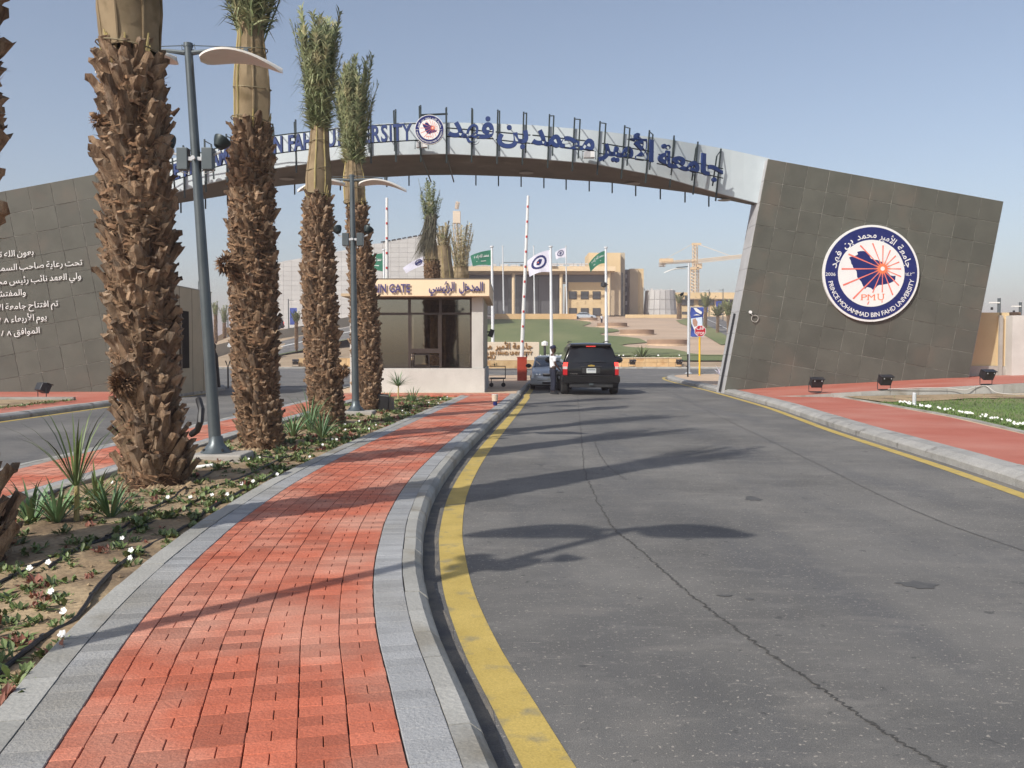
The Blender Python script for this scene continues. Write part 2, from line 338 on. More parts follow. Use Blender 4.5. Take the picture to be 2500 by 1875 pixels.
def asphalt(name='asphalt'):
    m = bpy.data.materials.new(name); m.use_nodes = True; n = m.node_tree.nodes; L = m.node_tree.links; b = n['Principled BSDF']
    ge = n.new('ShaderNodeNewGeometry'); pos = ge.outputs['Position']
    def noise(s, d=5, st=None, rough=.6):
        x = n.new('ShaderNodeTexNoise'); x.inputs['Scale'].default_value = s; x.inputs['Detail'].default_value = d; x.inputs['Roughness'].default_value = rough
        if st:
            mp = n.new('ShaderNodeMapping'); mp.inputs['Scale'].default_value = st[:3]; mp.inputs['Rotation'].default_value = (0, 0, st[3] if len(st) > 3 else 0); L.new(pos, mp.inputs[0]); L.new(mp.outputs[0], x.inputs['Vector'])
        else: L.new(pos, x.inputs['Vector'])
        return x.outputs[0]
    def rng(s, a, b_, c=0., d=1.):
        r = n.new('ShaderNodeMapRange'); r.inputs[1].default_value = a; r.inputs[2].default_value = b_; r.inputs[3].default_value = c; r.inputs[4].default_value = d; L.new(s, r.inputs[0]); return r.outputs[0]
    def mix(f, a, c):
        x = n.new('ShaderNodeMix'); x.data_type = 'RGBA'; L.new(f, x.inputs['Factor'])
        for k, v in (('A', a), ('B', c)):
            if isinstance(v, tuple): x.inputs[k].default_value = v+(1,)
            else: L.new(v, x.inputs[k])
        return x.outputs['Result']
    c = mix(rng(noise(.45, 6), .35, .65), (.110, .107, .101), (.195, .187, .173))
    c = mix(rng(noise(1.1, 5, (1, .18, 1, .12)), .48, .66, 0, .85), c, (.112, .112, .113))       # worn wheel tracks along the road
    c = mix(rng(noise(2.6, 6, (.5, 1.3, 1, .4)), .56, .72, 0, .7), c, (.225, .21, .19))           # dusty patches
    c = mix(rng(noise(7, 5), .64, .69, 0, .75), c, (.06, .06, .06))             # dark drips
    c = mix(rng(noise(38, 3), .61, .68, 0, .85), c, (.42, .38, .33))                # pale aggregate chips
    c = mix(rng(noise(17, 6, (.35, 2.2, 1)), .645, .70, 0, .75), c, (.36, .33, .29))
    c = mix(rng(noise(.16, 4), .45, .7, 0, .55), c, (.092, .092, .094))
    c = mix(rng(noise(3.5, 7, (.7, 1.25, 1, -.35), .75), .52, .70, 0, .55), c, (.215, .205, .19))      # pale scrapes
    v = n.new('ShaderNodeHueSaturation'); L.new(rng(noise(150, 3), .3, .7, .70, 1.30), v.inputs['Value']); L.new(c, v.inputs['Color'])
    L.new(v.outputs[0], b.inputs['Base Color']); b.inputs['Roughness'].default_value = .82
    b.inputs['Specular IOR Level'].default_value = .35
    bp = n.new('ShaderNodeBump'); bp.inputs['Strength'].default_value = .45; bp.inputs['Distance'].default_value = .01
    L.new(noise(170, 4), bp.inputs['Height']); L.new(bp.outputs[0], b.inputs['Normal'])
    return m
M['asphalt'] = asphalt()
M['tar'] = mat('crack_fill', (.05, .047, .043), (.085, .08, .073), 20, .8)
M['seam'] = mat('joint_line', (.08, .078, .075), (.11, .107, .10), 9, .8)
# ------------------------------------------------------------------ lettering
AR = {'ا': (0xFE8D, 0), 'أ': (0xFE83, 0), 'إ': (0xFE87, 0), 'ب': (0xFE8F, 1), 'ة': (0xFE93, 0), 'ت': (0xFE95, 1), 'ث': (0xFE99, 1), 'ج': (0xFE9D, 1), 'ح': (0xFEA1, 1),
      'خ': (0xFEA5, 1), 'د': (0xFEA9, 0), 'ذ': (0xFEAB, 0), 'ر': (0xFEAD, 0), 'ز': (0xFEAF, 0), 'س': (0xFEB1, 1), 'ش': (0xFEB5, 1), 'ص': (0xFEB9, 1),
      'ع': (0xFEC9, 1), 'ف': (0xFED1, 1), 'ق': (0xFED5, 1), 'ك': (0xFED9, 1), 'ل': (0xFEDD, 1), 'م': (0xFEE1, 1), 'ن': (0xFEE5, 1), 'ه': (0xFEE9, 1),
      'و': (0xFEED, 0), 'ى': (0xFEEF, 0), 'ي': (0xFEF1, 1), 'ئ': (0xFE89, 1), 'ء': (0xFE80, -1), '\1': (0xFEFB, 0), '\2': (0xFEF7, 0)}
def shape(word):
    word = word.replace('لأ', '\2').replace('لا', '\1')
    if not any(ch in AR for ch in word): return word
    out = ''
    for i, ch in enumerate(word):
        base, dual = AR[ch]
        prev = i > 0 and AR[word[i-1]][1] == 1 and dual >= 0
        nxt = dual == 1 and i < len(word)-1 and AR[word[i+1]][1] >= 0
        out += chr(base+(3 if prev and nxt else 2 if nxt else 1 if prev else 0)) if dual == 1 else chr(base+(1 if prev else 0)) if dual == 0 else chr(base)
    return out[::-1]
GC = {}
def glyph(s, ext=0.05, off=0.0, res=3):
    """Mesh of a string at size 1: vertices in the x-z plane facing -y, its width and its x extent."""
    key = (s, round(ext, 4), round(off, 4), res)
    if key in GC: return GC[key]
    cu = bpy.data.curves.new('lettering', 'FONT'); cu.body = s; cu.size = 1; cu.extrude = ext; cu.offset = off; cu.resolution_u = res
    o = bpy.data.objects.new('lettering', cu); COL.objects.link(o); bpy.context.view_layer.update()
    me = bpy.data.meshes.new_from_object(o.evaluated_get(bpy.context.evaluated_depsgraph_get()))
    vs = [(v.co.x, -v.co.z, v.co.y) for v in me.vertices]; fs = [tuple(p.vertices) for p in me.polygons]
    bpy.data.objects.remove(o); bpy.data.curves.remove(cu); bpy.data.meshes.remove(me)
    xs = [v[0] for v in vs] or [0, 0.3]
    GC[key] = (vs, fs, min(xs), max(xs)); return GC[key]
def advance(ch):
    a = glyph('H'+ch+'H', 0, 0); b = glyph('HH', 0, 0); return (a[3]-a[2])-(b[3]-b[2])
ADV = {}
def adv(ch):
    if ch not in ADV: ADV[ch] = advance(ch)
    return ADV[ch]
def place(parent, s, mt, fn, sx, sz, name='letter', ext=0.05, off=0.0, each=True, spacing=0.0, deep=1.0, res=3):
    """Latin: one object per letter; fn(x) -> (origin, xdir, up) at running length x (already scaled)."""
    x = 0.0; objs = []
    for ch in s:
        a = adv(ch)*sx
        if ch != ' ':
            vs, fs, x0, x1 = glyph(ch, ext, off, res)
            mid = (x0+x1)/2*sx
            o, xd, up = fn(x+mid); nd = xd.cross(up)
            mb = MB(); mb.add([o+xd*(v[0]*sx-mid)+up*(v[2]*sz)+nd*(v[1]*sz*deep) for v in vs], fs)
            objs.append(mb)
            if each: mb.build(name, mt, parent)
        x += a+spacing
    if not each:
        m = MB()
        for q in objs: m.add(q.v, q.f)
        m.build(name, mt, parent)
    return x
def width(s, sx, spacing=0.0): return sum(adv(c)*sx+spacing for c in s)
def arword(parent, word, mt, o, xd, up, sz, sx=None, name='word', ext=0.05, off=0.0, w=None, right=True, bend=None, res=3):
    """An Arabic word, shaped, its right end at o (or its left end)."""
    vs, fs, x0, x1 = glyph(shape(word), ext, off, res); sx = sx or sz
    if w: sx = w/(x1-x0)
    nd = xd.cross(up); mb = MB()
    ref = x1 if right else x0
    if bend is None:
        mb.add([o+xd*((v[0]-ref)*sx)+up*(v[2]*sz)+nd*(v[1]*sz) for v in vs], fs)
    else:
        mb.add([bend((v[0]-ref)*sx, v[2]*sz, v[1]*sz) for v in vs], fs)
    mb.build(name, mt, parent)
    return (x1-x0)*sx
XD = Vector((1, 0, 0)); UP = Vector((0, 0, 1))
# ------------------------------------------------------------------ ground and road
def ground_sheet():
    m = MB(); xs = [-690, -500, -300]+[-200+10*i for i in range(41)]+[300, 500, 690]; ys = [-60, 0, 40, 80, 86]+[88+4*i for i in range(27)]+[230, 300, 500, 900, 1390]
    for y in ys:
        for x in xs: m.v.append((x, y, T(x, y) if y > 88 else -0.02))
    n = len(xs)
    m.f = [(j*n+i, j*n+i+1, (j+1)*n+i+1, (j+1)*n+i) for j in range(len(ys)-1) for i in range(n-1)]
    return m.build('ground', M['sand'], kind='structure', sm=True)
ground_sheet()
road = MB().bx(-70, 70, -25, 84, -0.3, 0.0).build('road', M['asphalt'], kind='structure')
def offset_curve(c, d):
    out = []
    for i, p in enumerate(c):
        t = (c[min(i+1, len(c)-1)]-c[max(i-1, 0)]); t.z = 0; t.normalize()
        out.append(p+Vector((t.y, -t.x, 0))*d)       # +d to the right of the travel direction
    return out
class Curve:
    """Sampled by arc length."""
    def __init__(s, pts, n=10):
        s.p = smooth([Vector((x, y, 0)) for x, y in pts], n); s.s = [0]
        for a, b in zip(s.p, s.p[1:]): s.s.append(s.s[-1]+(b-a).length)
        s.L = s.s[-1]
    def at(s, u):
        import bisect
        i = max(0, min(len(s.p)-2, bisect.bisect_right(s.s, u)-1)); t = (u-s.s[i])/(s.s[i+1]-s.s[i]); t = max(0, min(1, t))
        p = s.p[i].lerp(s.p[i+1], t)
        def tan(k):
            d = s.p[min(k+1, len(s.p)-1)]-s.p[max(k-1, 0)]; return d.normalized()
        d = tan(i).lerp(tan(i+1), t).normalized()
        return p, Vector((d.y, -d.x, 0))
    def pt(s, u, d, z=0.0):
        p, n = s.at(u); q = p+n*d; return Vector((q.x, q.y, z))
    def line(s, d, z, u0=0, u1=None, step=0.5):
        u1 = s.L if u1 is None else u1; k = max(1, int((u1-u0)/step)); return [s.pt(u0+(u1-u0)*i/k, d, z) for i in range(k+1)]
def paver_block(cv, u0, u1, d0, d1, z, h=0.05, g=0.003, jit=0.0015, gd=None):
    gd = g if gd is None else gd
    e = 0.0025; zz = z+R.uniform(-jit, jit)
    b = [cv.pt(u0+g, d0+gd, z-h), cv.pt(u0+g, d1-gd, z-h), cv.pt(u1-g, d1-gd, z-h), cv.pt(u1-g, d0+gd, z-h)]
    t0 = [q+Vector((0, 0, h-0.003+zz-z)) for q in b]
    c = sum(b, Vector())/4; tp = []
    for q in b:
        d = c-q; d.z = 0; tp.append(q+d.normalized()*e*1.4+Vector((0, 0, h+zz-z)))
    return b+t0+tp, [(0, 1, 5, 4), (1, 2, 6, 5), (2, 3, 7, 6), (3, 0, 4, 7), (4, 5, 9, 8), (5, 6, 10, 9), (6, 7, 11, 10), (7, 4, 8, 11), (8, 9, 10, 11)]
def pieces(parent, name, mt, blocks, limit, far_name):
    """blocks: (depth key, verts, faces, tone) - the nearest ones each an object, the rest one joined part."""
    blocks.sort(key=lambda q: q[0])
    for k, (_, v, f, t) in enumerate(blocks[:limit]):
        m = MB(); m.add(v, f, t); m.build(name, mt, parent)
    if len(blocks) > limit:
        m = MB()
        for _, v, f, t in blocks[limit:]: m.add(v, f, t)
        m.build(far_name, mt, parent, kind='stuff')
def viewkey(p):
    """How near a piece is, pieces out of view last."""
    y = p.y
    if y < 2.6 or abs(p.x/max(y, .1)) > .62: return 1000+abs(y)
    return (p-Vector((0, 0, CAM_H))).length
# master curve: joint between the red paving and the grey border on the road side
RC = Curve([(1.6, -8), (1.1, -4), (.5, -.5), (-.02, 1.6), (-.36, 3.09), (-.54, 3.9), (-.72, 4.72), (-.90, 5.8), (-1.02, 6.9), (-1.11, 8.1), (-1.16, 10.2), (-1.07, 13.4), (-.82, 17.9), (-.42, 24.5), (-.04, 31.2)])
pave = MB()
ZT = 0.15
W_RED = 1.24
a = RC.line(0.19, ZT-.045); b = RC.line(-W_RED-.19, ZT-.045)
n = len(a); pave.strip(b, a)
pavement = pave.build('pavement', M['mortar'], kind='structure')
ub = []; u = 0
while u < RC.L-.1:
    for c in range(7):
        off = (c*37 % 10)*.001
        CW = W_RED/6.5
        ph = c % 2
        k = int(round(u/.1))
        d1 = -c*CW; d0 = max(d1-CW, -W_RED); jj = R.uniform(-.0015, .0015)
        pm = RC.pt(u+.05, (d0+d1)/2, ZT)
        if (k+ph) % 2 or c == 6:
            ub.append((viewkey(pm),)+paver_block(RC, u+off, u+off+.1, d0+jj, d1+jj, ZT, g=.0009, gd=.0024)+(R.betavariate(2, 2),))
        else:
            mid = (d0+d1)/2; tt = R.betavariate(2, 2)
            ub.append((viewkey(pm),)+paver_block(RC, u+off, u+off+.1, d0+jj, mid, ZT, g=.0009, gd=.0017)+(tt,))
            ub.append((viewkey(pm),)+paver_block(RC, u+off, u+off+.1, mid, d1+jj, ZT, g=.0009, gd=.0017)+(min(1, max(0, tt+R.uniform(-.12, .12))),))
    u += .1
pieces(pavement, 'brick', M['brick'], ub, 300, 'brick_field')
gb = []; u = 0
while u < RC.L-.1:
    for d0, d1 in ((0, .19), (-W_RED-.19, -W_RED)):
        pm = RC.pt(u+.05, d0, ZT)
        gb.append((viewkey(pm),)+paver_block(RC, u, u+.1, d0, d1, ZT, g=.0012, gd=.004)+(R.betavariate(2, 2),))
    u += .1
pieces(pavement, 'border_paver', M['border'], gb, 300, 'border_paver_field')
def kerb_block(cv, u0, u1, d0, w, z, zb=-.05, flip=1, bev=.055, g=.004, drop=.055):
    """A kerb stone: flat top, bevel and upright face towards the road (d grows towards the road when flip is 1)."""
    prof = [(0, zb), (0, z), (w-bev, z), (w-bev*.25, z-drop*.6), (w, z-drop), (w, zb)]
    r = []
    for uu in (u0+g, u1-g):
        r.append([cv.pt(uu, d0+flip*x, zz) for x, zz in prof])
    n = len(prof); vs = r[0]+r[1]
    fs = [tuple(range(n)), tuple(range(2*n-1, n-1, -1))]+[(k, n+k, n+(k+1) % n, (k+1) % n) for k in range(n)]
    if flip < 0: fs = [tuple(reversed(f)) for f in fs]
    return vs, fs
def kerb_row(cv, d0, w, z, parent, mt=None, flip=1, L=.4, u0=0, u1=None, name='kerb_stone', limit=300, **kw):
    u = u0; u1 = u1 or cv.L; bl = []
    while u < u1-.05:
        e = min(u+L, u1); zz = z+R.uniform(-.003, .003); dd = d0+R.uniform(-.003, .003)
        v, f = kerb_block(cv, u, e, dd, w, zz, flip=flip, **kw)
        bl.append((viewkey(cv.pt((u+e)/2, d0, z)), v, f, R.random())); u = e
    pieces(parent, name, mt or M['kerb'], bl, limit, name+'_row')
kerb_row(RC, 0.19, 0.14, ZT, pavement)
kerb_row(RC, -W_RED-.19, 0.15, ZT+.004, pavement, flip=-1, bev=.012, drop=.012, L=.5, name='edging_stone')
# shallow gutter dust and yellow line along the kerb, crack lines
def ribbon(name, pts, wid, mt, z=.004, parent=road, jag=0.0, kind=None):
    a = []; b = []
    pts = [Vector((p[0], p[1], 0)) for p in pts]
    for i, p in enumerate(pts):
        t = (pts[min(i+1, len(pts)-1)]-pts[max(i-1, 0)]).normalized(); nn = Vector((t.y, -t.x, 0))
        w1 = wid/2*(1+R.uniform(-jag, jag)) if jag else wid/2; w2 = wid/2*(1+R.uniform(-jag, jag)) if jag else wid/2
        a.append(p+nn*-w1+Vector((0, 0, z))); b.append(p+nn*w2+Vector((0, 0, z)))
    return MB().strip(a, b).build(name, mt, parent, kind=kind)
YL = RC.line(.19+.14+.13, .004, step=.25)+[Vector((.42, 32.6, .004)), Vector((.62, 36, .004)), Vector((.85, 41, .004)), Vector((1.2, 47, .004)), Vector((1.5, 54, .004))]
YR = RC.line(.19+.14+.33, .004, step=.25)+[Vector((.62, 32.6, .004)), Vector((.82, 36, .004)), Vector((1.05, 41, .004)), Vector((1.4, 47, .004)), Vector((1.7, 54, .004))]
g0 = RC.line(.335, .0025, step=.25); g1 = [q+Vector((0, 0, 0)) for q in RC.line(.335, .0025, step=.25)]
g1 = [Vector((RC.pt(RC.L*i/(len(g0)-1), .335+.10+R.uniform(-.035, .05)).x, q.y, .0025)) for i, q in enumerate(g0)]
MB().strip(g0, g1).build('gutter_dust', M['dust'], road)
g0 = rk0 = None
MB().strip(YL, YR).build('yellow_line', M['yellow'], road, kind='structure')
def crack(pxpts, wid, jit=.02):
    q = smooth([G(x, y) for x, y in pxpts], 22)
    if jit: q = [p+Vector((R.uniform(-jit, jit), 0, 0)) for p in q]
    ribbon('crack', [(p.x, p.y) for p in q], wid, M['tar'], jag=.75)
crack([(1410, 965), (1414, 1010), (1421, 1080), (1428, 1150), (1462, 1230), (1500, 1292), (1540, 1325), (1600, 1377), (1662, 1432), (1720, 1480), (1775, 1520), (1850, 1575), (1925, 1628), (1975, 1660), (2080, 1735), (2180, 1800), (2330, 1890)], .011, .016)
crack([(1452, 1078), (1462, 1105), (1482, 1135), (1505, 1155), (1530, 1172)], .010, .01)
def seam(pxpts, wid=.014):
    q = smooth([G(x, y) for x, y in pxpts], 10); ribbon('pavement_joint', [(p.x+R.uniform(-.004, .004), p.y) for p in q], wid, M['seam'], jag=.6)
seam([(1640, 958), (1720, 1000), (1850, 1062), (2000, 1135), (2140, 1205), (2300, 1275), (2520, 1352)])
# a few oil stains of their own shape
M['stain'] = mat('oil_stain', (.075, .074, .072), (.10, .098, .095), 12, .75)
def stain(x, y, rx, ry):
    c = G(x, y); n = 18
    v = [(c.x+math.cos(2*math.pi*k/n)*rx*R.uniform(.5, 1.25), c.y+math.sin(2*math.pi*k/n)*ry*R.uniform(.5, 1.25), .003) for k in range(n)]
    MB().add(v, [tuple(range(n))]).build('stain', M['stain'], road)
for q in ((1838, 1218, .10, .16), (2240, 1428, .13, .11), (1320, 1135, .05, .10), (1367, 1202, .05, .06), (1770, 1455, .06, .03), (1830, 1463, .03, .03)): stain(*q)
# ------------------------------------------------------------------ garden strip between the two carriageways
def soil_z(x, y):
    return 0.11+0.018*math.sin(x*3.1+y*1.7)+0.014*math.sin(x*7.3-y*4.1)+.008*math.sin(x*17+y*13)
LX = Curve([(-5.05, -8), (-5.05, 6), (-5.1, 12), (-5.08, 17), (-4.98, 22), (-4.9, 29.5)])      # joint red/grey of the far pavement, garden side
def garden():
    m = MB(); rows = 150; cols = 26
    for j in range(rows+1):
        y = -6+35.6*j/rows
        # right edge from RC
        p = None
        lo, hi = 0, RC.L
        for _ in range(24):
            mid = (lo+hi)/2
            if RC.at(mid)[0].y < y: lo = mid
            else: hi = mid
        xr = RC.pt(lo, -W_RED-.19-.10).x; xl = interp([(p.y, p.x) for p in LX.p], y)+.28
        for i in range(cols+1):
            x = lerp(xl, xr, i/cols); m.v.append((x, y, soil_z(x, y)))
    n = cols+1
    m.f = [(j*n+i, j*n+i+1, (j+1)*n+i+1, (j+1)*n+i) for j in range(rows) for i in range(cols)]
    m.build('garden_soil', M['soil'], kind='structure', sm=True)
garden()
# ------------------------------------------------------------------ far pavement on the left, beside the other carriageway
far_pave = MB().strip(LX.line(-1.2, ZT-.04), LX.line(.2, ZT-.04)).build('footpath', M['mortar'], kind='structure')
bl = []; u = 0
while u < LX.L-.1:
    for c in range(6):
        pm = LX.pt(u, -c*.167, ZT)
        if pm.y > 5 and pm.x/max(pm.y, .1) > -.62: bl.append((viewkey(pm),)+paver_block(LX, u, u+.1, -(c+1)*.167, -c*.167, ZT, g=.0012, gd=.003)+(R.betavariate(2, 2),))
    u += .1
pieces(far_pave, 'brick', M['brick'], bl, 220, 'brick_field')
bl = []; u = 0
while u < LX.L-.1:
    for d0, d1 in ((0, .16), (-1.16, -1.0)):
        bl.append((viewkey(LX.pt(u, d0)),)+paver_block(LX, u, u+.2, d0, d1, ZT, g=.0015, gd=.003)+(R.random(),))
    u += .2
pieces(far_pave, 'border_paver', M['border'], bl, 120, 'border_paver_field')
kerb_row(LX, -1.16, .14, ZT, far_pave, flip=-1, L=.5)
kerb_row(LX, .16, .14, ZT+.01, far_pave, flip=1, L=.5, bev=.012, drop=.012, name='edging_stone')
# ------------------------------------------------------------------ gate island behind the garden
isl = Curve([(-.04+.33, 30.6), (.30, 32.6), (.52, 36), (.76, 41), (1.1, 47), (1.35, 52)])
island_poly = [(-6.3, 29.55), (-.18, 29.55)]+[(q.x-.13, q.y) for q in isl.line(0, 0, step=1)]+[(1.0, 54.2), (.2, 55.4), (-2, 56), (-5, 55.6), (-6.6, 54), (-6.7, 40)]
island = MB().prism(island_poly, -.1, ZT-.006).build('gate_island', M['sand'], kind='structure')
M['sandpave'] = mat('sand_paving', (.50, .36, .24), (.58, .43, .30), 1.2, .9, .2, 30, fine=.08)
island.data.materials.clear(); island.data.materials.append(M['sandpave'])
nose = Curve([(.30, 30.9), (.32, 32.6), (.54, 36), (.78, 41), (1.12, 47), (1.37, 52), (1.2, 54.3), (.3, 55.7), (-2, 56.3), (-5, 55.9), (-6.8, 54.2), (-6.95, 40), (-6.5, 31)])
kerb_row(nose, -.14, .14, ZT, island, flip=1, L=.6)
fb = []
FR = Curve([(-6.2, 30.4), (-3, 30.4), (-.1, 30.4)], 4)
MB().bx(-6.25, -.12, 29.6, 31.4, .1, ZT-.002).build('forecourt_bed', M['mortar'], island)
u = 0
while u < FR.L-.05:
    for r in range(9): fb.append((viewkey(FR.pt(u, 0)),)+paver_block(FR, u, u+.1, -.9+r*.2, -.7+r*.2, ZT+.003, g=.001, gd=.002)+(R.random(),))
    u += .1
pieces(island, 'brick', M['brick'], fb, 0, 'brick_field')
for y0 in (34.2, 38.5, 41.6): MB().bx(-1.9, .3, y0, y0+.16, .1, ZT+.004).build('paving_band', M['signstone'], island)
# ------------------------------------------------------------------ left side beyond the other carriageway
lk = Curve([(-11.9, -20), (-11.75, 5), (-11.7, 18), (-11.75, 27), (-11.75, 35.6), (-12.1, 38), (-13.5, 40), (-20, 41), (-60, 41)])
lp = MB().prism([(q.x-.3, q.y) for q in lk.line(0, 0, step=1)][:58]+[(-13.6, 40.2), (-60, 40.4), (-60, -20)], -.1, .10)
leftpave = lp.build('left_pavement', M['brick_far'], kind='structure', fixn=True)
kerb_row(lk, -.3, .30, .15, leftpave, mt=M['kerb_worn'], flip=1, L=.9, bev=.1, drop=.07)
ribbon('yellow_line', [(q.x+.14, q.y) for q in lk.line(0, 0, 0, 55.5, .5)], .16, M['yellow'])
MB().bx(-40, -13.6, 17.5, 27.6, .1, .125).build('planting_bed', M['soil'], leftpave)
MB().bx(-40, -13.45, 27.6, 27.75, .05, .20).build('bed_kerb', M['kerb'], leftpave)
MB().bx(-40, -13.45, 17.3, 17.5, .05, .20).build('bed_kerb', M['kerb'], leftpave)
# ------------------------------------------------------------------ right pavement, lawn, raised strip
rk = Curve([(4.6, -10), (5.2, 3), (5.55, 7), (5.94, 10.4), (6.2, 12.8), (6.63, 17.9), (7.1, 22), (7.54, 26.2), (8.08, 34.5), (8.35, 40), (8.55, 46), (9.0, 52), (9.9, 56.2), (11.8, 58), (15, 58.6), (30, 59.5)])
edge = rk.line(.3, 0, step=1)
rightpave = MB().prism([(q.x, q.y) for q in edge]+[(60, 60), (60, -10)], -.1, .135).build('right_pavement', M['sandpave'], kind='structure', fixn=True)
kerb_row(rk, .42, .42, .16, rightpave, mt=M['kerb_worn'], flip=-1, L=.9, bev=.14, drop=.07)
rl = rk.line(.42, .142, 0, 46.5, .5); rr = [Vector((interp([(-10, 7.2), (10, 7.9), (16, 9.05), (20, 9.72), (25, 10.15), (31, 10.5), (33.5, 10.9), (40, 11)], q.y), q.y, .142)) for q in rl]
redsheet = MB().strip(rl, rr).build('red_paving', M['brick_far'], rightpave)
ribbon('yellow_line', [(q.x-.22, q.y) for q in rk.line(0, 0, 8, 68, .5)], .17, M['yellow'])
ec = Curve([(7.3, -10), (8.0, 10), (9.12, 16), (9.8, 20), (10.2, 25), (10.45, 28.6)])
kerb_row(ec, 0, .12, .165, rightpave, flip=1, L=.9, bev=.01, drop=.01, name='edging_stone')
def lz(x, y): return .15+max(0, (x-10))*.018
def right_lawn():
    m = MB(); nx, ny = 30, 40
    for j in range(ny+1):
        y = -6+34.5*j/ny; x0 = interp([(q.y, q.x) for q in ec.p], y)+.1
        for i in range(nx+1):
            x = lerp(x0, 40, (i/nx)**1.5); m.v.append((x, y, lz(x, y)+.012*math.sin(x*2.3+y*1.9)))
    n = nx+1; m.f = [(j*n+i, j*n+i+1, (j+1)*n+i+1, (j+1)*n+i) for j in range(ny) for i in range(nx)]
    return m.build('right_lawn', M['lawn'], kind='structure', sm=True)
right_lawn()
# dry strip in front of the raised kerb
m = MB(); pa = []; pb = []
for i in range(31):
    x = 10.5+i; pa.append(Vector((x, 28.5, lz(x, 0)+.025))); pb.append(Vector((x, 28.5-1.5-1.0*abs(math.sin(x*.7))-.06*max(0, 22-x), lz(x, 0)+.02)))
m.strip(pb, pa).build('bare_soil', M['soil'], kind='structure')
def rzt(x): return interp([(8.4, .14), (10.4, .28), (13.5, .44), (16.5, .60), (22, .75), (40, 1.2)], x)
rk2 = []
x = 10.2
while x < 26:
    h0, h1 = rzt(x), rzt(x+.9); y0, y1 = 28.55, 28.8
    v = [Vector((x+.006, y0, 0)), Vector((x+.894, y0, 0)), Vector((x+.894, y1, 0)), Vector((x+.006, y1, 0)), Vector((x+.006, y0, h0)), Vector((x+.894, y0, h1)), Vector((x+.894, y1, h1)), Vector((x+.006, y1, h0))]
    rk2.append((x, v, [(3, 2, 1, 0), (4, 5, 6, 7), (0, 1, 5, 4), (1, 2, 6, 5), (2, 3, 7, 6), (3, 0, 4, 7)], R.random())); x += .9
pieces(rightpave, 'kerb_stone', M['kerb'], rk2, 300, 'kerb_row')
xs = [8.5, 9.3, 10.2, 11, 13.5, 16.5, 19, 22, 26, 32, 40]
y0s = [29.5, 28.9, 28.8]+[28.8]*8
MB().strip([Vector((x, yy, rzt(x)-.012)) for x, yy in zip(xs, y0s)], [Vector((x, 36.5, rzt(x)-.012)) for x in xs]).build('raised_paving', M['brick_far'], rightpave)
MB().strip([Vector((x, yy, .02)) for x, yy in zip(xs, y0s)], [Vector((x, yy, rzt(x)-.012)) for x, yy in zip(xs, y0s)]).build('raised_edge', M['kerb'], rightpave)
# ------------------------------------------------------------------ leaning stone slabs that carry the arch
S = .851
def tile_mesh(wd, ht):
    g = .007; e = .006; m = MB(); x1, z1 = wd-g, -ht+g
    b = [(g, 0, -g), (x1, 0, -g), (x1, 0, z1), (g, 0, z1)]
    t = [(g, -.006, -g), (x1, -.006, -g), (x1, -.006, z1), (g, -.006, z1)]
    f = [(g+e, -.012, -g-e), (x1-e, -.012, -g-e), (x1-e, -.012, z1+e), (g+e, -.012, z1+e)]
    m.add(b+t+f, [(1, 0, 4, 5), (2, 1, 5, 6), (3, 2, 6, 7), (0, 3, 7, 4), (5, 4, 8, 9), (6, 5, 9, 10), (7, 6, 10, 11), (4, 7, 11, 8), (11, 10, 9, 8)])
    return m
def slab(name, label, TL, ang, cols, rows, first, last, thick, side_first):
    t = thing(name, label, 'monument', TL)
    c, s = math.cos(ang), math.sin(ang)
    ud = Vector((c, 0, -s)); vd = Vector((-s, 0, -c))
    widths = [first]+[S]*cols+([last] if last else [])
    W = sum(widths); Hh = rows*S
    b = [Vector((0, .0, 0)), ud*W, ud*W+vd*Hh, vd*Hh]
    m = MB(); k = [q+Vector((0, thick, 0)) for q in b]
    m.add(b+k, [(3, 2, 1, 0), (4, 5, 6, 7), (0, 1, 5, 4), (1, 2, 6, 5), (2, 3, 7, 6), (3, 0, 4, 7)])
    core = m.build('core', M['grout'], t, local=True, fixn=True)
    for sgn, q0 in ((0, Vector((0, 0, 0))), (1, ud*W)):                   # plastered narrow sides, panel by panel
        for r in range(rows):
            g = .006; q = q0+vd*(r*S+g); q2 = q0+vd*((r+1)*S-g); o = ud*(-.012 if sgn == 0 else .012)
            MB().hexa([q+Vector((0, .01, 0)), q2+Vector((0, .01, 0)), q2+Vector((0, thick, 0)), q+Vector((0, thick, 0))],
                      [q+o+Vector((0, .01, 0)), q2+o+Vector((0, .01, 0)), q2+o+Vector((0, thick, 0)), q+o+Vector((0, thick, 0))]).build('side_panel', M['slab_side'], t, local=True, fixn=True)
    protos = {}
    x = 0
    for wd in widths:
        for r in range(rows):
            loc = ud*x+vd*(r*S)
            if TL.z+loc.z < -.05: continue
            if wd not in protos:
                o = tile_mesh(wd, S).build('stone_tile', M['slab_tile'], t, local=True); protos[wd] = o
                o.location = loc+Vector((0, R.uniform(-.004, .001), 0)); o.rotation_euler = (0, ang, 0)
            else:
                share(protos[wd], 'stone_tile', t, loc+Vector((0, R.uniform(-.004, .001), 0)), (R.uniform(-.003, .003), ang, R.uniform(-.003, .003)))
        x += wd
    return t
S = .8316
TLr = P(1875, 388, 34.2)
slab_r = slab('leaning_slab', 'huge tilted square slab of brown grey stone tiles carrying the round crest on the right', TLr, math.radians(10.15), 10, 12, .715, 0, 1.25, True)
S = .851
TRl = P(268, 419, 33.5)
angl = math.radians(-10.4); Wl = .70+S*15
TLl = TRl-Vector((math.cos(angl), 0, -math.sin(angl)))*Wl
slab_l = slab('leaning_slab', 'huge tilted slab of brown grey stone tiles with white Arabic lines on the left', TLl, angl, 15, 12, S*.2, .53, 1.25, False)
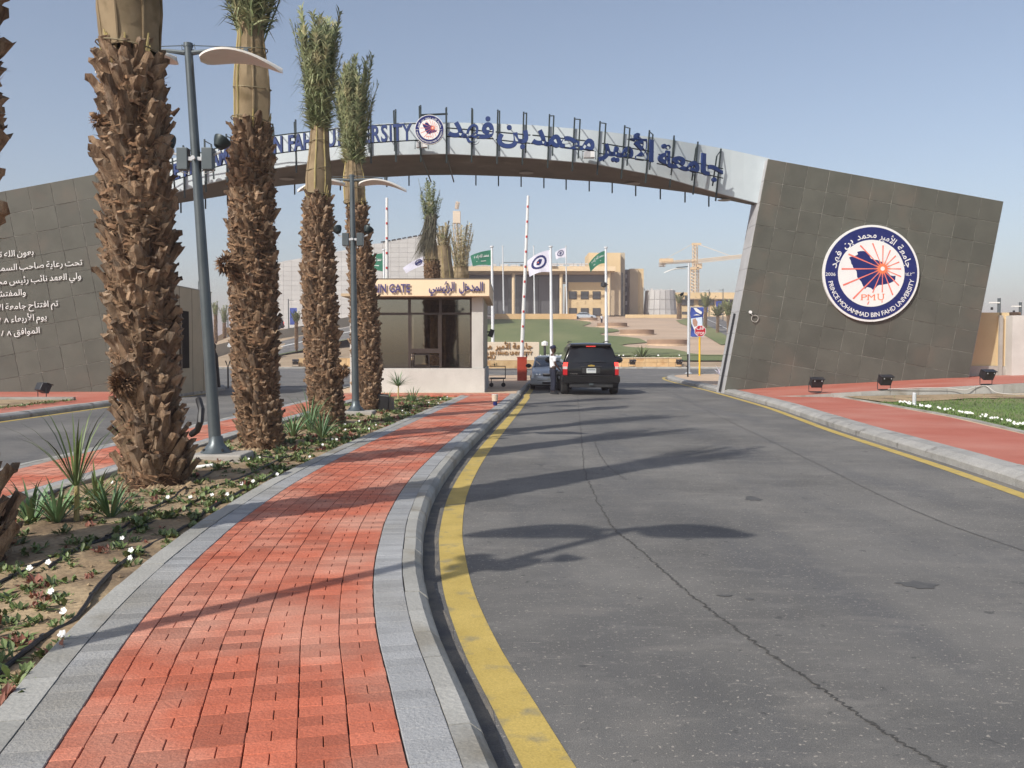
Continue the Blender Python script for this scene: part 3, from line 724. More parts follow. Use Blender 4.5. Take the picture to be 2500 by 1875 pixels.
# black channel, eye bolt and coil on the right slab
ch = MB(); a = P(1804.5, 764, 34.2)+Vector((-.065, .45, 0)); b2 = P(1767, 958, 34.2)+Vector((-.065, .45, 0))
ch.tube([a, b2], .045, 4); ch.build('cable_channel', M['black'], slab_r, fixn=True)
coil = thing('cable_coil', 'small coiled grey cable hanging on the lower left of the right stone slab', 'cable', P(1845, 775, 34.1))
c0 = P(1843, 778, 34.12)
MB().tube([c0+Vector((.13*math.cos(q*.5), -.02*math.sin(q), .13*math.sin(q*.5))) for q in range(14)], .014, 6).build('loop', M['concrete'], coil, sm=True)
MB().tube([P(1833, 762, 34.13), P(1837, 770, 34.1), c0+Vector((0, 0, .12))], .012, 6).build('lead', M['concrete'], coil)
MB().lathe([(.0, -.03), (.06, -.03), (.06, .03), (0, .03)], P(1832, 762, 34.14), 10, axis='y').build('box', M['white'], coil)
# Arabic inscription on the left slab
ins = thing('wall_inscription', 'white Arabic dedication lettering in seven lines on the left stone slab', 'inscription', P(100, 700, 33.4))
for (xr, yb, words) in ((82, 622, 'بعون الله تعالى'), (201, 647, 'تحت رعاية صاحب السمو الملكي الأمير'), (198, 680, 'ولي العهد نائب رئيس مجلس الوزراء'), (63, 720, 'والمفتش العام'),
                        (142, 747, 'تم افتتاح جامعة الأمير محمد'), (114, 780, 'يوم الأربعاء'), (97, 813, 'الموافق')):
    o = P(xr, yb, 33.44); sl = math.radians(4.2); xd = Vector((math.cos(sl), 0, math.sin(sl))); up = Vector((-math.sin(sl)*.2, 0, 1)).normalized()
    pos = 0.0
    extra = ['٨', '/', '١٠', '/'] if yb in (780, 813) else []
    for wd in words.split(' ')+extra:
        if wd in ('٨', '/', '١٠'):
            vs, fs, x0, x1 = glyph(wd, .02, .012); mb = MB()
            mb.add([o-xd*(pos+(x1-v[0])*.30)+up*(v[2]*.26)+Vector((0, v[1]*.3, 0)) for v in vs], fs); mb.build('word', M['white'], ins); pos += (x1-x0)*.30+.12
        else:
            pos += arword(ins, wd, M['white'], o-xd*pos, xd, up, .32, .325, off=.002, ext=.015)+.09
# ------------------------------------------------------------------ arch
def YBf(X): return 36.5-.12*max(0, X+2)
def XB(X): return 1250+X*FPX/YBf(X)
back = [(250, 548), (425, 499), (558, 477), (678, 455), (811, 442), (930, 433), (1026, 428), (1122, 427), (1285, 432), (1488, 446), (1692, 472), (1842, 503), (1900, 517)]
fbot = [(250, 532), (425, 472), (504, 450), (558, 437), (685, 409), (843, 387), (938, 378), (1000, 377), (1090, 375), (1285, 385), (1447, 399), (1610, 430), (1740, 468), (1850, 497), (1900, 511)]
ftop = [(250, 440), (425, 387), (560, 358), (665, 336), (712, 328), (811, 313), (920, 303), (1000, 299), (1122, 299), (1285, 304), (1427, 316), (1610, 337), (1765, 363), (1875, 387), (1900, 393)]
def arch_at(X):
    YB = YBf(X); yb = interp(back, XB(X)); Yf = 34.
    for _ in range(6):
        yf = interp(fbot, 1250+X*FPX/Yf); Yf = YB*(858-yb)/(858-yf)
    return Yf
_tab = [(x_*.5, arch_at(x_*.5)) for x_ in range(-36, 26)]
def YF(X):
    return sum(interp(_tab, X+q*.45) for q in (-2, -1, 0, 1, 2))/5
arch = thing('entrance_arch', 'white curved arch beam with a brown underside spanning the road between the two slabs', 'arch', P(1100, 380, 35))
front, soff, top, bk = MB(), MB(), MB(), MB()
st = []
X = -14.7
while X <= 10.1:
    Yf = YF(X); xf = 1250+X*FPX/Yf
    fb_ = P(xf, interp(fbot, xf), Yf); ft = P(xf, interp(ftop, xf), Yf); YB = YBf(X); bb = P(XB(X), interp(back, XB(X)), YB)
    st.append((Vector((X, Yf, fb_.z)), Vector((X, Yf, ft.z)), Vector((X, YB, ft.z)), Vector((X, YB, bb.z)))); X += .5
D = lambda y, z: Vector((0, y, z))
front.strip([q[0] for q in st], [q[1] for q in st]); front.strip([q[1] for q in st], [q[1]+D(.12, 0) for q in st]); front.strip([q[0]+D(.12, 0.0) for q in st], [q[0] for q in st])
front.build('front_band', M['arch_white'], arch)
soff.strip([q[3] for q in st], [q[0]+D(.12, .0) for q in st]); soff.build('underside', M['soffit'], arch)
top.strip([q[1]+D(.12, -.005) for q in st], [q[2]+D(0, -.005) for q in st]); top.build('roof', M['arch_white'], arch)
bk.strip([q[2] for q in st], [q[3] for q in st]); bk.build('rear_band', M['arch_white'], arch)
for (x, y) in ((1285, 396), (1545, 432), (1770, 483), (700, 425)):                # repair patches on the underside
    c = P(x, y+9, 35.2); 
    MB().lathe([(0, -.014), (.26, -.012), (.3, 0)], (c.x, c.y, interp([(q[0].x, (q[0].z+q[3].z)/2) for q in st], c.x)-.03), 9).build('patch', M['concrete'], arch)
# ledge at the right end
# sign letters on the arch with their steel frames
def NR(px): return interp([(250, .75), (430, .8), (700, 1.15), (1000, 1.35), (1300, 1.35), (1500, 1.25), (1620, .9), (1700, .65), (1760, .55)], px)
lat = thing('arch_sign', 'dark blue English letters on steel posts along the left half of the arch', 'sign', P(700, 380, 33))
arb = thing('arch_sign', 'dark blue Arabic words on steel posts along the right half of the arch', 'sign', P(1430, 350, 34))
LB = [(250, 500), (330, 468), (435, 436), (512, 410), (590, 390), (665, 374), (712, 369), (811, 357), (919, 346.5), (1005, 342)]
def lfn(pxs):
    def fn(x):
        def pt(px):
            Yl = YF((px-1250)/FPX*33.6)-NR(px)
            return P(px, interp(LB, px), Yl)
        a = pt(pxs(x)); b = pt(pxs(x)+4); xd = (b-a).normalized(); up = UP-xd*UP.dot(xd)*.35
        return a, xd, up.normalized()
    return fn
txt = 'PRINCE MOHAMMAD BIN FAHD UNIVERSITY'
wE = width(txt[5:], 1.0); wP = width(txt[:5], 1.0); kpx = (1008-426)/wE; x00 = 426-wP*kpx
mpx = 33.2/FPX
marks = [(0, 318), (5, 425), (7, 449), (10, 516), (15, 622), (17, 658), (20, 703), (22, 741), (25, 795), (30, 906), (31, 928), (32, 949), (33, 960), (34, 982), (35, 1006)]
pos_ = [width(txt[:i], 1.0) for i in range(36)]
mk = [(pos_[i]*kpx*mpx, float(x)) for i, x in marks]
place(lat, txt, M['blue_letter'], lfn(lambda x: interp(mk, x)), kpx*mpx, .80, ext=.055, off=.022)
AB = [(1090, 333), (1205, 340), (1213, 343), (1290, 350), (1298, 349), (1450, 367), (1462, 373), (1594, 392), (1606, 399), (1762, 432)]
for word, x1, x2, yl, yr in (('فهد', 1093, 1205, 332, 338), ('بن', 1214, 1288, 340, 350), ('محمد', 1298, 1450, 350, 368), ('الأمير', 1462, 1594, 374, 394), ('جامعة', 1606, 1763, 401, 434)):
    Y1 = YF((x1-1250)/FPX*34.5)-NR(x1); Y2 = YF((x2-1250)/FPX*34.5)-NR(x2)
    a, b = P(x1, yl, Y1), P(x2, yr, Y2); xd = (b-a).normalized()
    up = (UP-xd*UP.dot(xd)).normalized()
    arword(arb, word, M['blue_letter'], b, xd, up, 1.0, w=(b-a).length, off=.032, ext=.045)
# rails under and over the letters
def rail(parent, pts, off=0, r=.022):
    MB().tube([P(x, y, YF((x-1250)/FPX*34)-NR(x)+.04) for x, y in pts], r, 6).build('rail', M['steel_dark'], parent, sm=True)
rail(lat, [(x, interp(LB, x)+1) for x in (300, 350, 400, 450, 500, 550, 600, 650, 700, 750, 800, 850, 900, 950, 1000, 1025)])
rail(lat, [(x, interp(LB, x)-interp([(430, 45), (1005, 40)], x)) for x in (300, 350, 400, 450, 500, 550, 600, 650, 700, 750, 800, 850, 900, 950, 1000, 1025)])
rail(arb, [(1090, 333), (1205, 339)]); rail(arb, [(1090, 312), (1205, 322)])
rail(arb, [(1210, 341), (1295, 350)]); rail(arb, [(1210, 322), (1295, 330)])
rail(arb, [(1296, 350), (1450, 368)]); rail(arb, [(1300, 330), (1450, 346)])
rail(arb, [(1460, 374), (1596, 394)]); rail(arb, [(1470, 350), (1596, 371)])
rail(arb, [(1604, 399), (1765, 435)]); rail(arb, [(1608, 377), (1765, 412)])
posts = [(390, 372, 404), (448, 355, 470), (500, 340, 452), (553, 327, 440), (608, 314, 425), (666, 302, 413), (722, 292, 403), (782, 283, 396), (842, 276, 391), (905, 271, 387), (966, 267, 385), (1027, 257, 396),
         (1090, 262, 398), (1152, 264, 397), (1215, 268, 400), (1278, 273, 403), (1341, 279, 410), (1402, 287, 418), (1464, 296, 427), (1524, 306, 436), (1584, 318, 447), (1644, 331, 458), (1702, 346, 470), (1758, 363, 484)]
for px, yt, yb in posts:
    par = lat if px < 1050 else arb
    X = (px-1250)/FPX*34; Yf = YF(X); yb = max(yb, interp(fbot, px)+18)
    lean = interp([(390, -.05), (1100, 0), (1758, .17)], px)
    a = P(px, yt, Yf-.07); b = P(px, yb, Yf-.07); b.x -= lean; a.x += lean*.2
    MB().box((a+b)/2, (.055, .055, (a-b).length), rot=(a-b).to_track_quat('Z', 'Y').to_matrix()).build('post', M['steel_dark'], par)
    dx = interp([(390, .62), (666, .52), (966, .32), (1090, .2), (1278, .07), (1402, .0), (1640, -.20), (1758, -.22)], px)
    top2 = Vector((X+dx*1.0, Yf-NR(px)+.08, a.z-.36)); bot2 = Vector((X+dx*1.08-lean*.8, Yf-NR(px)+.08, interp(LB if px < 1050 else [(1050, 340), (1090, 333), (1290, 350), (1450, 367), (1594, 392), (1762, 432)], px)))
    zb = P(px, bot2.z, Yf-NR(px)).z-.33; bot2.z = zb
    MB().box((top2+bot2)/2, (.05, .05, (top2-bot2).length), rot=(top2-bot2).to_track_quat('Z', 'Y').to_matrix()).build('post', M['steel_dark'], par)
    MB().tube([a+Vector((0, -.02, -.06)), top2], .022, 6).build('brace', M['steel_dark'], par)
    # the beam under the arch and the hanger behind it
    q0 = Vector((b.x, Yf, b.z+.25)); YB = YBf(b.x); q1 = Vector((b.x, YB+.1, P(XB(b.x), interp(back, XB(b.x)), YB).z-.05))
    if px not in (1027, 1090):
        MB().box((q1.x, YB+.1, q1.z-.02), (.05, .05, .62)).build('hanger', M['steel_dark'], par)
    else:
        MB().tube([q0, q1+Vector((0, 0, -.2))], .03, 6).build('hanger', M['steel_dark'], par)
a = P(1027, 281, YF(-3.4)-.2); b = P(1093, 278, YF(-2.4)-.2)
MB().tube([a, b], .035, 6).build('crossbar', M['steel_dark'], arb)
for sx_, sy_ in ((1030, 353), (1438, 378)):
    fl = thing('floodlight', 'small pale floodlight fixed on the arch %s' % ('below the round crest' if sx_ < 1100 else 'between two Arabic words'), 'light', P(sx_, sy_, YF((sx_-1250)/FPX*34)-.3), group='floodlights on the arch')
    MB().box((0, 0, 0), (.40, .16, .24), taper=.85).build('housing', M['slab_side'], fl, local=True, bevel=.02)
    MB().box((.12, -.085, 0), (.14, .02, .2)).build('lens', M['white'], fl, local=True)
    MB().tube([(-.24, 0, -.16), (-.24, 0, .12), (.24, 0, .12), (.24, 0, -.16)], .015, 5).build('bracket', M['steel_dark'], fl, local=True)
# ------------------------------------------------------------------ round crests
def crest(label, loc, rad, flood=False, frame=False):
    t = thing('round_crest', label, 'crest', loc); K = rad/640.0
    def pt(zx, zy, y=0): return Vector(((zx-797)*K, y, -(zy-818)*K))
    def disc(r0, y0, y1, name, m, par=t, c=(0, 0)):
        MB().lathe([(0, y0), (r0, y0), (r0, y1), (0, y1)], (c[0], 0, c[1]), 72 if r0 > rad*.4 else 24, axis='y').build(name, m, par, local=True, fixn=True)
    disc(rad, -.10, .0, 'rim', M['white']); disc(rad*.955, -.112, -.10, 'ring', M['navy']); disc(rad*.69, -.124, -.112, 'inner_disc', M['white'])
    cs = [(605, 535), (648, 524), (690, 522), (715, 532), (740, 550), (770, 575), (775, 600), (790, 625), (820, 634), (850, 640), (875, 642), (895, 655), (930, 665), (952, 685), (965, 720), (985, 770), (1020, 812), (1050, 845), (1085, 852), (1120, 850), (1115, 905), (1090, 925), (1050, 945), (1000, 958), (940, 970), (900, 972), (880, 985), (850, 1015), (820, 1035), (795, 1012), (770, 1005), (745, 1000), (730, 1010), (715, 1030), (708, 1012), (690, 985), (665, 930), (640, 900), (610, 870), (605, 820), (600, 790), (580, 765), (560, 752), (545, 710), (530, 690), (520, 645), (500, 610), (520, 600), (580, 588), (618, 568)]
    m = MB(); v = [pt(x, y, -.126) for x, y in cs]; m.add(v, [tuple(range(len(v)))])
    mp = m.build('map_shape', M['navy'], t, local=True)
    c0 = pt(945, 757)
    for (ex, ey, w_) in ((490, 565, 1.3), (645, 450, 1.2), (808, 420, 1.1), (947, 450, 1.1), (1045, 512, 1), (1118, 585, 1), (1165, 668, 1), (1190, 760, 1.1), (1192, 862, 1), (1165, 980, 1.1), (1085, 1105, 1.2), (945, 1070, 1), (818, 1075, 1), (560, 1155, 1.4), (425, 975, 1.4), (402, 760, 1.3)):
        e = pt(ex, ey); d = (e-c0).normalized(); nn = Vector((-d.z, 0, d.x)); hw = 8.5*w_*K
        q = [c0+nn*.3*hw, e+nn*hw, e-nn*hw, c0-nn*.3*hw]
        MB().add([Vector((p.x, -.129, p.z)) for p in q], [(0, 1, 2, 3)]).build('sun_ray', M['salmon'], t, local=True)
    for k in range(32):
        a_ = 2*math.pi*(k+.5)/32; d = Vector((math.cos(a_), 0, math.sin(a_))); nn = Vector((-d.z, 0, d.x)); e = c0+d*120*K
        q = [c0+nn*6*K, e, c0-nn*6*K]; MB().add([Vector((p.x, -.1295, p.z)) for p in q], [(0, 1, 2)]).build('short_ray', M['orange'], t, local=True)
    MB().lathe([(0, -.133), (66*K, -.133), (66*K, -.124), (0, -.124)], (c0.x, 0, c0.z), 28, axis='y').build('sun_disc', M['orange'], t, local=True, fixn=True)
    MB().lathe([(16*K, -.136), (28*K, -.136), (28*K, -.133), (16*K, -.133)], (c0.x, 0, c0.z), 20, axis='y').build('sun_ring', M['white'], t, local=True, fixn=True)
    # PMU
    ox = 668
    for ch_, x0, x1 in (('P', 668, 745), ('M', 752, 850), ('U', 885, 968)):
        vs, fs, a0, a1 = glyph(ch_, .0, .0); sx = (x1-x0)/(a1-a0)
        z0 = 1172; MB().add([pt(x0+(v[0]-a0)*sx, z0-v[2]*112, -.128) for v in vs], fs).build('letter', M['orange'], t, local=True)
        for sxx in ([x0+6] if ch_ != 'M' else [x0+5, x1-5])+([x1-6] if ch_ == 'U' else []):
            zy = 1092 if ch_ == 'U' else 1170
            MB().add([pt(sxx-16, zy-4, -.1282), pt(sxx+16, zy-4, -.1282), pt(sxx+16, zy+4, -.1282), pt(sxx-16, zy+4, -.1282)], [(3, 2, 1, 0)]).build('serif', M['orange'], t, local=True)
    for q in ([(765, 1190), (778, 1190), (760, 1232), (745, 1228)], [(938, 1175), (950, 1175), (950, 1205), (938, 1205)]):
        MB().add([pt(x, y, -.1285) for x, y in q], [(3, 2, 1, 0)]).build('sun_ray', M['salmon'], t, local=True)
    # lettering round the ring
    rm = 548*K
    s_ = 'PRINCE MOHAMMAD BIN FAHD UNIVERSITY'; hgt = 62*K/.73; a0, a1 = math.radians(190.5), math.radians(351.5)
    rb = rm+30*K
    tot = width(s_, 1.0); kk = (a1-a0)*rb/tot
    def fn(x):
        a_ = a0+x/rb; d = Vector((math.cos(a_), 0, math.sin(a_)))
        return world_loc(t)+d*rb+Vector((0, -.114, 0)), Vector((-d.z, 0, d.x)), -d
    place(t, s_, M['white'], fn, kk, hgt, ext=.004/hgt, off=.008)
    s2 = 'جامعة الأمير محمد بن فهد'; rb2 = 470*K
    spans = {'فهد': (172, 145), 'بن': (137.5, 120.5), 'محمد': (113, 82.5), 'الأمير': (77.5, 52), 'جامعة': (45, 9)}
    for wd, (aa, ab) in spans.items():
        aa, ab = math.radians(aa), math.radians(ab); Lw = (aa-ab)*rb2
        def bend(x, z, y, ab=ab):
            a_ = ab-x/rb2; d = Vector((math.cos(a_), 0, math.sin(a_))); return d*(rb2+z)+Vector((0, -.114, 0))
        vs, fs, x0, x1 = glyph(shape(wd), .0, .012)
        sx = Lw/(x1-x0); zs = 118*K
        MB().add([bend((v[0]-x1)*sx, v[2]*zs, 0) for v in vs], fs).build('word', M['white'], t, local=True)
    for s3, zx, zw in (('2006', 192, 132), ('١٤٢٦', 1252, 132)):
        vs, fs, x0, x1 = glyph(s3, .0, .0); sx = zw/(x1-x0)
        MB().add([pt(zx+(v[0]-x0)*sx, 850-v[2]*62, -.114) for v in vs], fs).build('date', M['white'], t, local=True)
    return t
crest('large round navy and white crest with a sunburst on the right stone slab', P(2124, 668, 34.17), 117/FPX*34.17)
cr2 = crest('small round navy and white crest mounted at the crown of the arch', P(1049, 318, YF(-3.0)-1.4), 34.5/FPX*32.0)
# ------------------------------------------------------------------ gatehouse booth in the middle
booth = thing('gate_booth', 'low gate booth with dark windows, concrete plinth and a cream MAIN GATE fascia', 'gate booth', (-3.4, 34.5, ZT))
xr, xl, yf_, yb_ = -1.02, -5.75, 32.0, 37.6
ZP = 1.0; ZW = 3.55
def facez(y, d=32.0): return P(1100, y, d).z
def facex(x, d=32.0): return (x-1250)/FPX*d
MB().bx(xl, xr+.05, yf_-.06, yb_, .0, ZP).build('plinth', M['palecon'], booth, bevel=.015)
MB().bx(facex(1152), xr, yf_, yf_+.42, ZP+.003, ZW).build('corner_pillar', M['palecon'], booth, bevel=.01)
MB().bx(xr-.16, xr, yf_+.47, yb_-.02, ZP+.003, ZW).build('side_wall', M['stucco'], booth)
MB().bx(xr-.1, xr-.02, yf_+.42, yf_+.47, ZP+.003, ZW).build('wall_joint', M['black'], booth)
MB().bx(xr+.052, xr+.062, yf_+.42, yf_+.45, .1, ZP).build('drain_strip', M['palecon'], booth)
MB().bx(xl, xl+.35, yf_, yf_+.42, ZP+.003, ZW).build('corner_pillar', M['palecon'], booth)
MB().bx(xl, xl+.16, yf_+.43, yb_-.02, ZP+.003, ZW).build('side_wall', M['stucco'], booth)
# back wall with openings
for (a, b, c, d) in ((xl+.2, -4.9, ZP, ZW), (-4.0, -3.75, ZP, ZW), (-2.75, -2.35, ZP, ZW), (-1.5, xr-.17, ZP, ZW), (-4.9, -1.5, 3.0, ZW), (-4.9, -4.0, ZP, 1.25)):
    MB().bx(a, b, yb_-.2, yb_-.05, c+.004, d).build('rear_wall', M['stucco'], booth)
MB().bx(xl+.2, xr-.2, yf_+.1, yb_-.2, ZP+.002, ZP+.01).build('interior_floor', M['tan'], booth)
MB().bx(xl-.3, xr+.05, yf_-.05, yb_+.3, ZW+.003, ZW+.1).build('ceiling', M['tan'], booth)
fx1 = facex(1195, 31.5); fx0 = facex(856, 31.5); fz1 = P(1100, 682, 31.5).z; fz0 = P(1100, 723, 31.5).z
MB().bx(fx0, fx1, 31.5, 38.2, fz0, fz1).build('fascia', M['fascia'], booth, bevel=.012)
MB().bx(fx0-.01, fx1+.01, 31.49, 38.21, fz1+.002, fz1+.035).build('coping', M['soffit'], booth)
# window frame and panes
FY = yf_+.12
zb, zt = ZP+.004, ZW
def fr(x0, x1, y0, y1, t=.05, dz=0):       # bars from image columns and rows of the facade
    MB().bx(facex(x0), facex(x1), FY-t/2+dz, FY+t/2+dz, facez(y1), facez(y0)).build('window_frame', M['bronze'], booth)
fr(862, 1152, 726, 731); fr(862, 1152, 897, 902); fr(996, 1003, 731, 897); fr(1072, 1078, 731, 897); fr(1147, 1152, 731, 897)
fr(866, 996, 763, 769); fr(1003, 1072, 763, 768); fr(1078, 1147, 763, 768)
fr(1003, 1072, 851, 862); fr(1005, 1007.5, 862, 896); fr(1044, 1048, 862, 896, dz=.06); fr(1008, 1012, 864, 894, dz=.06); fr(1012, 1044, 862, 867, dz=.06); fr(1012, 1044, 890, 895, dz=.06)
fr(1004, 1005.5, 768, 851, dz=.01); fr(1069, 1071.5, 768, 851, dz=.01)
for (x0, x1, y0, y1) in ((866, 996, 731, 763), (1003, 1072, 731, 763), (1078, 1147, 731, 763), (866, 996, 769, 897), (1003, 1072, 768, 851), (1078, 1147, 768, 897), (1012, 1044, 867, 890)):
    MB().bx(facex(x0), facex(x1), FY-.006, FY+.006, facez(y1), facez(y0)).build('window_pane', M['pane'], booth)
# inside: curtains, shelf, chair back, desk
for x0, x1 in ((962, 996), (1010, 1034), (1036, 1050)):
    MB().bx(facex(x0, 34), facex(x1, 34), 34.0, 34.03, 1.15, 3.4).build('blind', M['signstone'], booth)
MB().bx(-5.3, -1.5, 33.2, 33.8, 1.5, 1.56).build('desk', M['wood'], booth)
MB().bx(-1.95, -1.7, 32.5, 32.7, ZP+.01, 1.45).build('papers', M['palecon'], booth)
# fascia lettering
s_ = 'MAIN GATE'; szb = .50; kx = (facex(1006, 31.5)-facex(925, 31.5))/width('IN GATE', 1.0)
x_start = facex(1006, 31.5)-width(s_, kx)
zbase = P(1100, 714, 31.5).z
place(booth, s_, M['fascia_letter'], lambda x: (Vector((x_start+x, 31.44, zbase)), XD, UP), kx*.97, .41, ext=.025, off=.022)
o = Vector((facex(1180, 31.5), 31.44, P(1100, 710, 31.5).z))
w1 = arword(booth, 'المدخل', M['fascia_letter'], o, XD, UP, .42, w=facex(1179, 31.5)-facex(1120, 31.5), off=.022, ext=.03)
arword(booth, 'الرئيسي', M['fascia_letter'], Vector((facex(1111, 31.5), 31.44, o.z)), XD, UP, .42, w=facex(1111, 31.5)-facex(1048, 31.5), off=.022, ext=.03)
# wall lamp and box on the side
sp = thing('wall_floodlight', 'black floodlight on the shaded side wall of the gate booth', 'light', (-.85, 37.0, 2.35))
MB().box((0, 0, 0), (.22, .2, .32), rot=Matrix.Rotation(.35, 3, 'Y'), taper=.75).build('housing', M['black'], sp, local=True)
MB().tube([(-.17, 0, .05), (-.05, 0, .05)], .03, 6).build('arm', M['black'], sp, local=True)
# little trolley beside the booth
tr = thing('trolley', 'small metal trolley with a tray standing beside the booth', 'trolley', (-.62, 36.5, ZT))
TG = MB()
for (a, b) in (((-.3, 0, .35), (.35, 0, .35)), ((-.3, .35, .35), (.35, .35, .35)), ((.35, 0, .35), (.35, 0, .85)), ((.35, .35, .35), (.35, .35, .85)), ((-.3, 0, .85), (.35, 0, .85)), ((.35, 0, .85), (.35, .35, .85)), ((-.3, .35, .85), (.35, .35, .85))): TG.tube([a, b], .014, 5)
TG.build('frame', M['black'], tr, local=True); MB().bx(-.3, .34, .01, .34, .36, .39).build('tray', M['lamp_grey'], tr, local=True)
for x_ in (-.22, .27): MB().lathe([(0, -.02), (.09, -.02), (.09, .02), (0, .02)], (x_, .17, .09), 12, axis='y').build('wheel', M['tyre'], tr, local=True)
for x_ in (-.22, .27): MB().tube([(x_, .17, .09), (x_, .17, .36)], .016, 5).build('leg', M['black'], tr, local=True)
gp = MB()
for k in range(26):
    a_ = R.uniform(0, 6.28); rr_ = R.uniform(.04, .16); q = Vector((-.05+rr_*math.cos(a_), .17+rr_*math.sin(a_), .86+R.uniform(-.05, .1))); e = q+Vector((math.cos(a_)*.06, math.sin(a_)*.06, .05))
    nn = Vector((-math.sin(a_), math.cos(a_), 0))*.02; gp.add([q-nn, q+nn, e], [(0, 1, 2)], R.random())
gp.build('plant_on_top', M['leaf'], tr, local=True)
# ------------------------------------------------------------------ gatehouse on the left, beside the leaning slab
lg = thing('gatehouse', 'beige gatehouse wall with a tall dark window behind the nearest palm', 'gatehouse', (-14, 33.5, .1))
zt_ = 3.88
MB().bx(-13.35, -11.75, 30.9, 35.3, .0, zt_).build('wall', M['stucco'], lg)
for y_ in (31.9, 33.15, 34.3): MB().bx(-11.75, -11.742, y_, y_+.02, .1, zt_).build('wall_joint', M['soffit'], lg)
MB().bx(-11.76, -11.72, 31.95, 32.75, 1.0, 3.05).build('window', M['void'], lg)
MB().bx(-11.78, -11.68, 31.85, 31.95, .95, 3.1).build('window_frame', M['bronze'], lg)
MB().bx(-13.37, -11.73, 30.88, 35.32, zt_+.002, zt_+.04).build('coping', M['concrete'], lg)
for y_ in (32.2, 34.6): MB().tube([(-12, y_, zt_+.04), (-12, y_, zt_+.40)], .012, 5).build('rod', M['black'], lg)
# ------------------------------------------------------------------ gatehouse walls on the right, behind the slab
rg = thing('gatehouse', 'cream and concrete gatehouse walls at the right edge behind the stone slab', 'gatehouse', (19.5, 39, .6))
def wallbox(name, m, x0, x1, yt, yb, d, th=.4, par=rg):
    a = P(x0, yt, d); b = P(x1, yb, d); MB().bx(a.x, b.x, d, d+th, min(b.z, 9e9), a.z).build(name, m, par)
wallbox('shaded_wall', mat('shaded_cream_wall', (.50, .39, .22), (.56, .44, .26), .4, .85), 2370, 2437, 763, 893, 35.5)  # darker cream: the slab's shade is put into the wall colour
wallbox('lower_wall', M['concrete'], 2365, 2440, 893.5, 960, 35.4)
wallbox('lit_wall_strip', M['cream'], 2437.5, 2441, 771, 893, 35.45, .4)  # lighter strip paints the sunlit part of the same wall
wallbox('pier', M['concrete'], 2441.5, 2446, 770, 960, 35.35)
wallbox('cream_wall', M['cream'], 2446.5, 2461.5, 763, 894, 35.5); wallbox('lower_wall', M['concrete'], 2446.5, 2461.5, 894.5, 960, 35.42)
wallbox('shade_gap', M['concrete'], 2462, 2472, 771, 960, 35.8, .5)
wallbox('concrete_wall', M['palecon'], 2472.5, 2700, 770, 960, 35.0, 1.5)
wallbox('stone_coping', M['planterbrown'], 2470, 2492, 762, 769, 39, .4)
# ------------------------------------------------------------------ campus far behind
BD = 190.0
def bb(name, m, x0, x1, y0, y1, d, th, par, zb=None, mn=None):
    a = P(x0, y0, d); b = P(x1, y1, d)
    return MB().bx(a.x, b.x, d, d+th, b.z if zb is None else zb, a.z).build(mn or name, m, par)
mb_ = thing('campus_building', 'large cream campus building with a wide flat canopy on round columns', 'building', P(1320, 770, 195))
bb('wall', M['cream'], 1388, 1482, 689, 781, 192, 14, mb_)
bb('upper_panel', M['glasspanel'], 1374, 1482, 668, 688.5, 192.5, 6, mb_)
bb('glass_wall', M['glasspanel'], 1020, 1249, 668, 768, 194, 6, mb_)
bb('glass_wall', M['glasspanel'], 1258, 1366, 668, 768, 194, 6, mb_)
bb('dark_frame', M['darkglass'], 1150, 1258, 664.5, 672, 193.6, .3, mb_)
bb('dark_frame', M['darkglass'], 1240, 1250, 672, 768, 193.6, .3, mb_); bb('dark_frame', M['darkglass'], 1259, 1268, 672, 768, 193.6, .3, mb_)
bb('dark_frame', M['darkglass'], 1355, 1366, 668, 768, 193.6, .3, mb_); bb('dark_frame', M['darkglass'], 1258.5, 1366, 664.5, 675, 193.5, .3, mb_)
bb('hanging_cable', M['black'], 1313.5, 1315.5, 678, 764, 193.4, .2, mb_)
for k in range(8): bb('glazing_bar', M['lamp_grey'], 1030+k*26, 1030.6+k*26, 673, 768, 193.7, .2, mb_)
for x_, y_ in ((1389, 711), (1418, 711), (1447, 711), (1389, 752), (1418, 752), (1447, 752)):
    wf = bb('window', M['bronze'], x_, x_+19, y_, y_+19, 191.85, .3, mb_); MB().bx(P(x_+1, y_, 191.8).x, P(x_+18, y_, 191.8).x, 191.78, 191.84, P(x_, y_+18, 191.8).z, P(x_, y_+1, 191.8).z).build('pane', M['darkglass'], wf)
for x_ in (1253.5, 1370, 1487):
    a = P(x_, 664, 190); b = P(x_, 770, 190); MB().lathe([(.34, b.z), (.34, a.z)], (a.x, 190, 0), 16).build('column', M['cream_light'], mb_, sm=True)
a = P(1030, 650, 188.5); c = P(1503, 650, 188.5)
MB().bx(P(1030, 650, 188.5).x, c.x, 188.5, 194, P(1100, 661.5, 188.5).z, a.z).build('canopy_roof', M['cream_light'], mb_)
MB().bx(P(1030, 650, 188.5).x, P(1488, 650, 189.5).x, 189.4, 193, P(1100, 668, 189.5).z, P(1100, 661.8, 189.5).z).build('canopy_beam', M['tan'], mb_)
MB().hexa([P(1491, 770, 192), P(1515, 770, 192), P(1520, 770, 210), P(1491, 770, 210)], [P(1491, 664, 192), P(1515, 664, 192), P(1520, 664, 210), P(1491, 664, 210)]).build('side_wall', M['tan'], mb_, fixn=True)  # tan colour stands for the shaded side of the cream block
bb('tower', M['cream'], 1437, 1515, 617, 663.5, 196, 10, mb_)
bb('tower_wall', M['cream'], 1500, 1515, 663.6, 772, 196, 10, mb_)
bb('stair_fin', M['stucco'], 1515.5, 1525, 617, 772, 198, 10, mb_); bb('dark_slot', M['darkglass'], 1516.5, 1520.5, 666, 770, 197.7, .2, mb_)
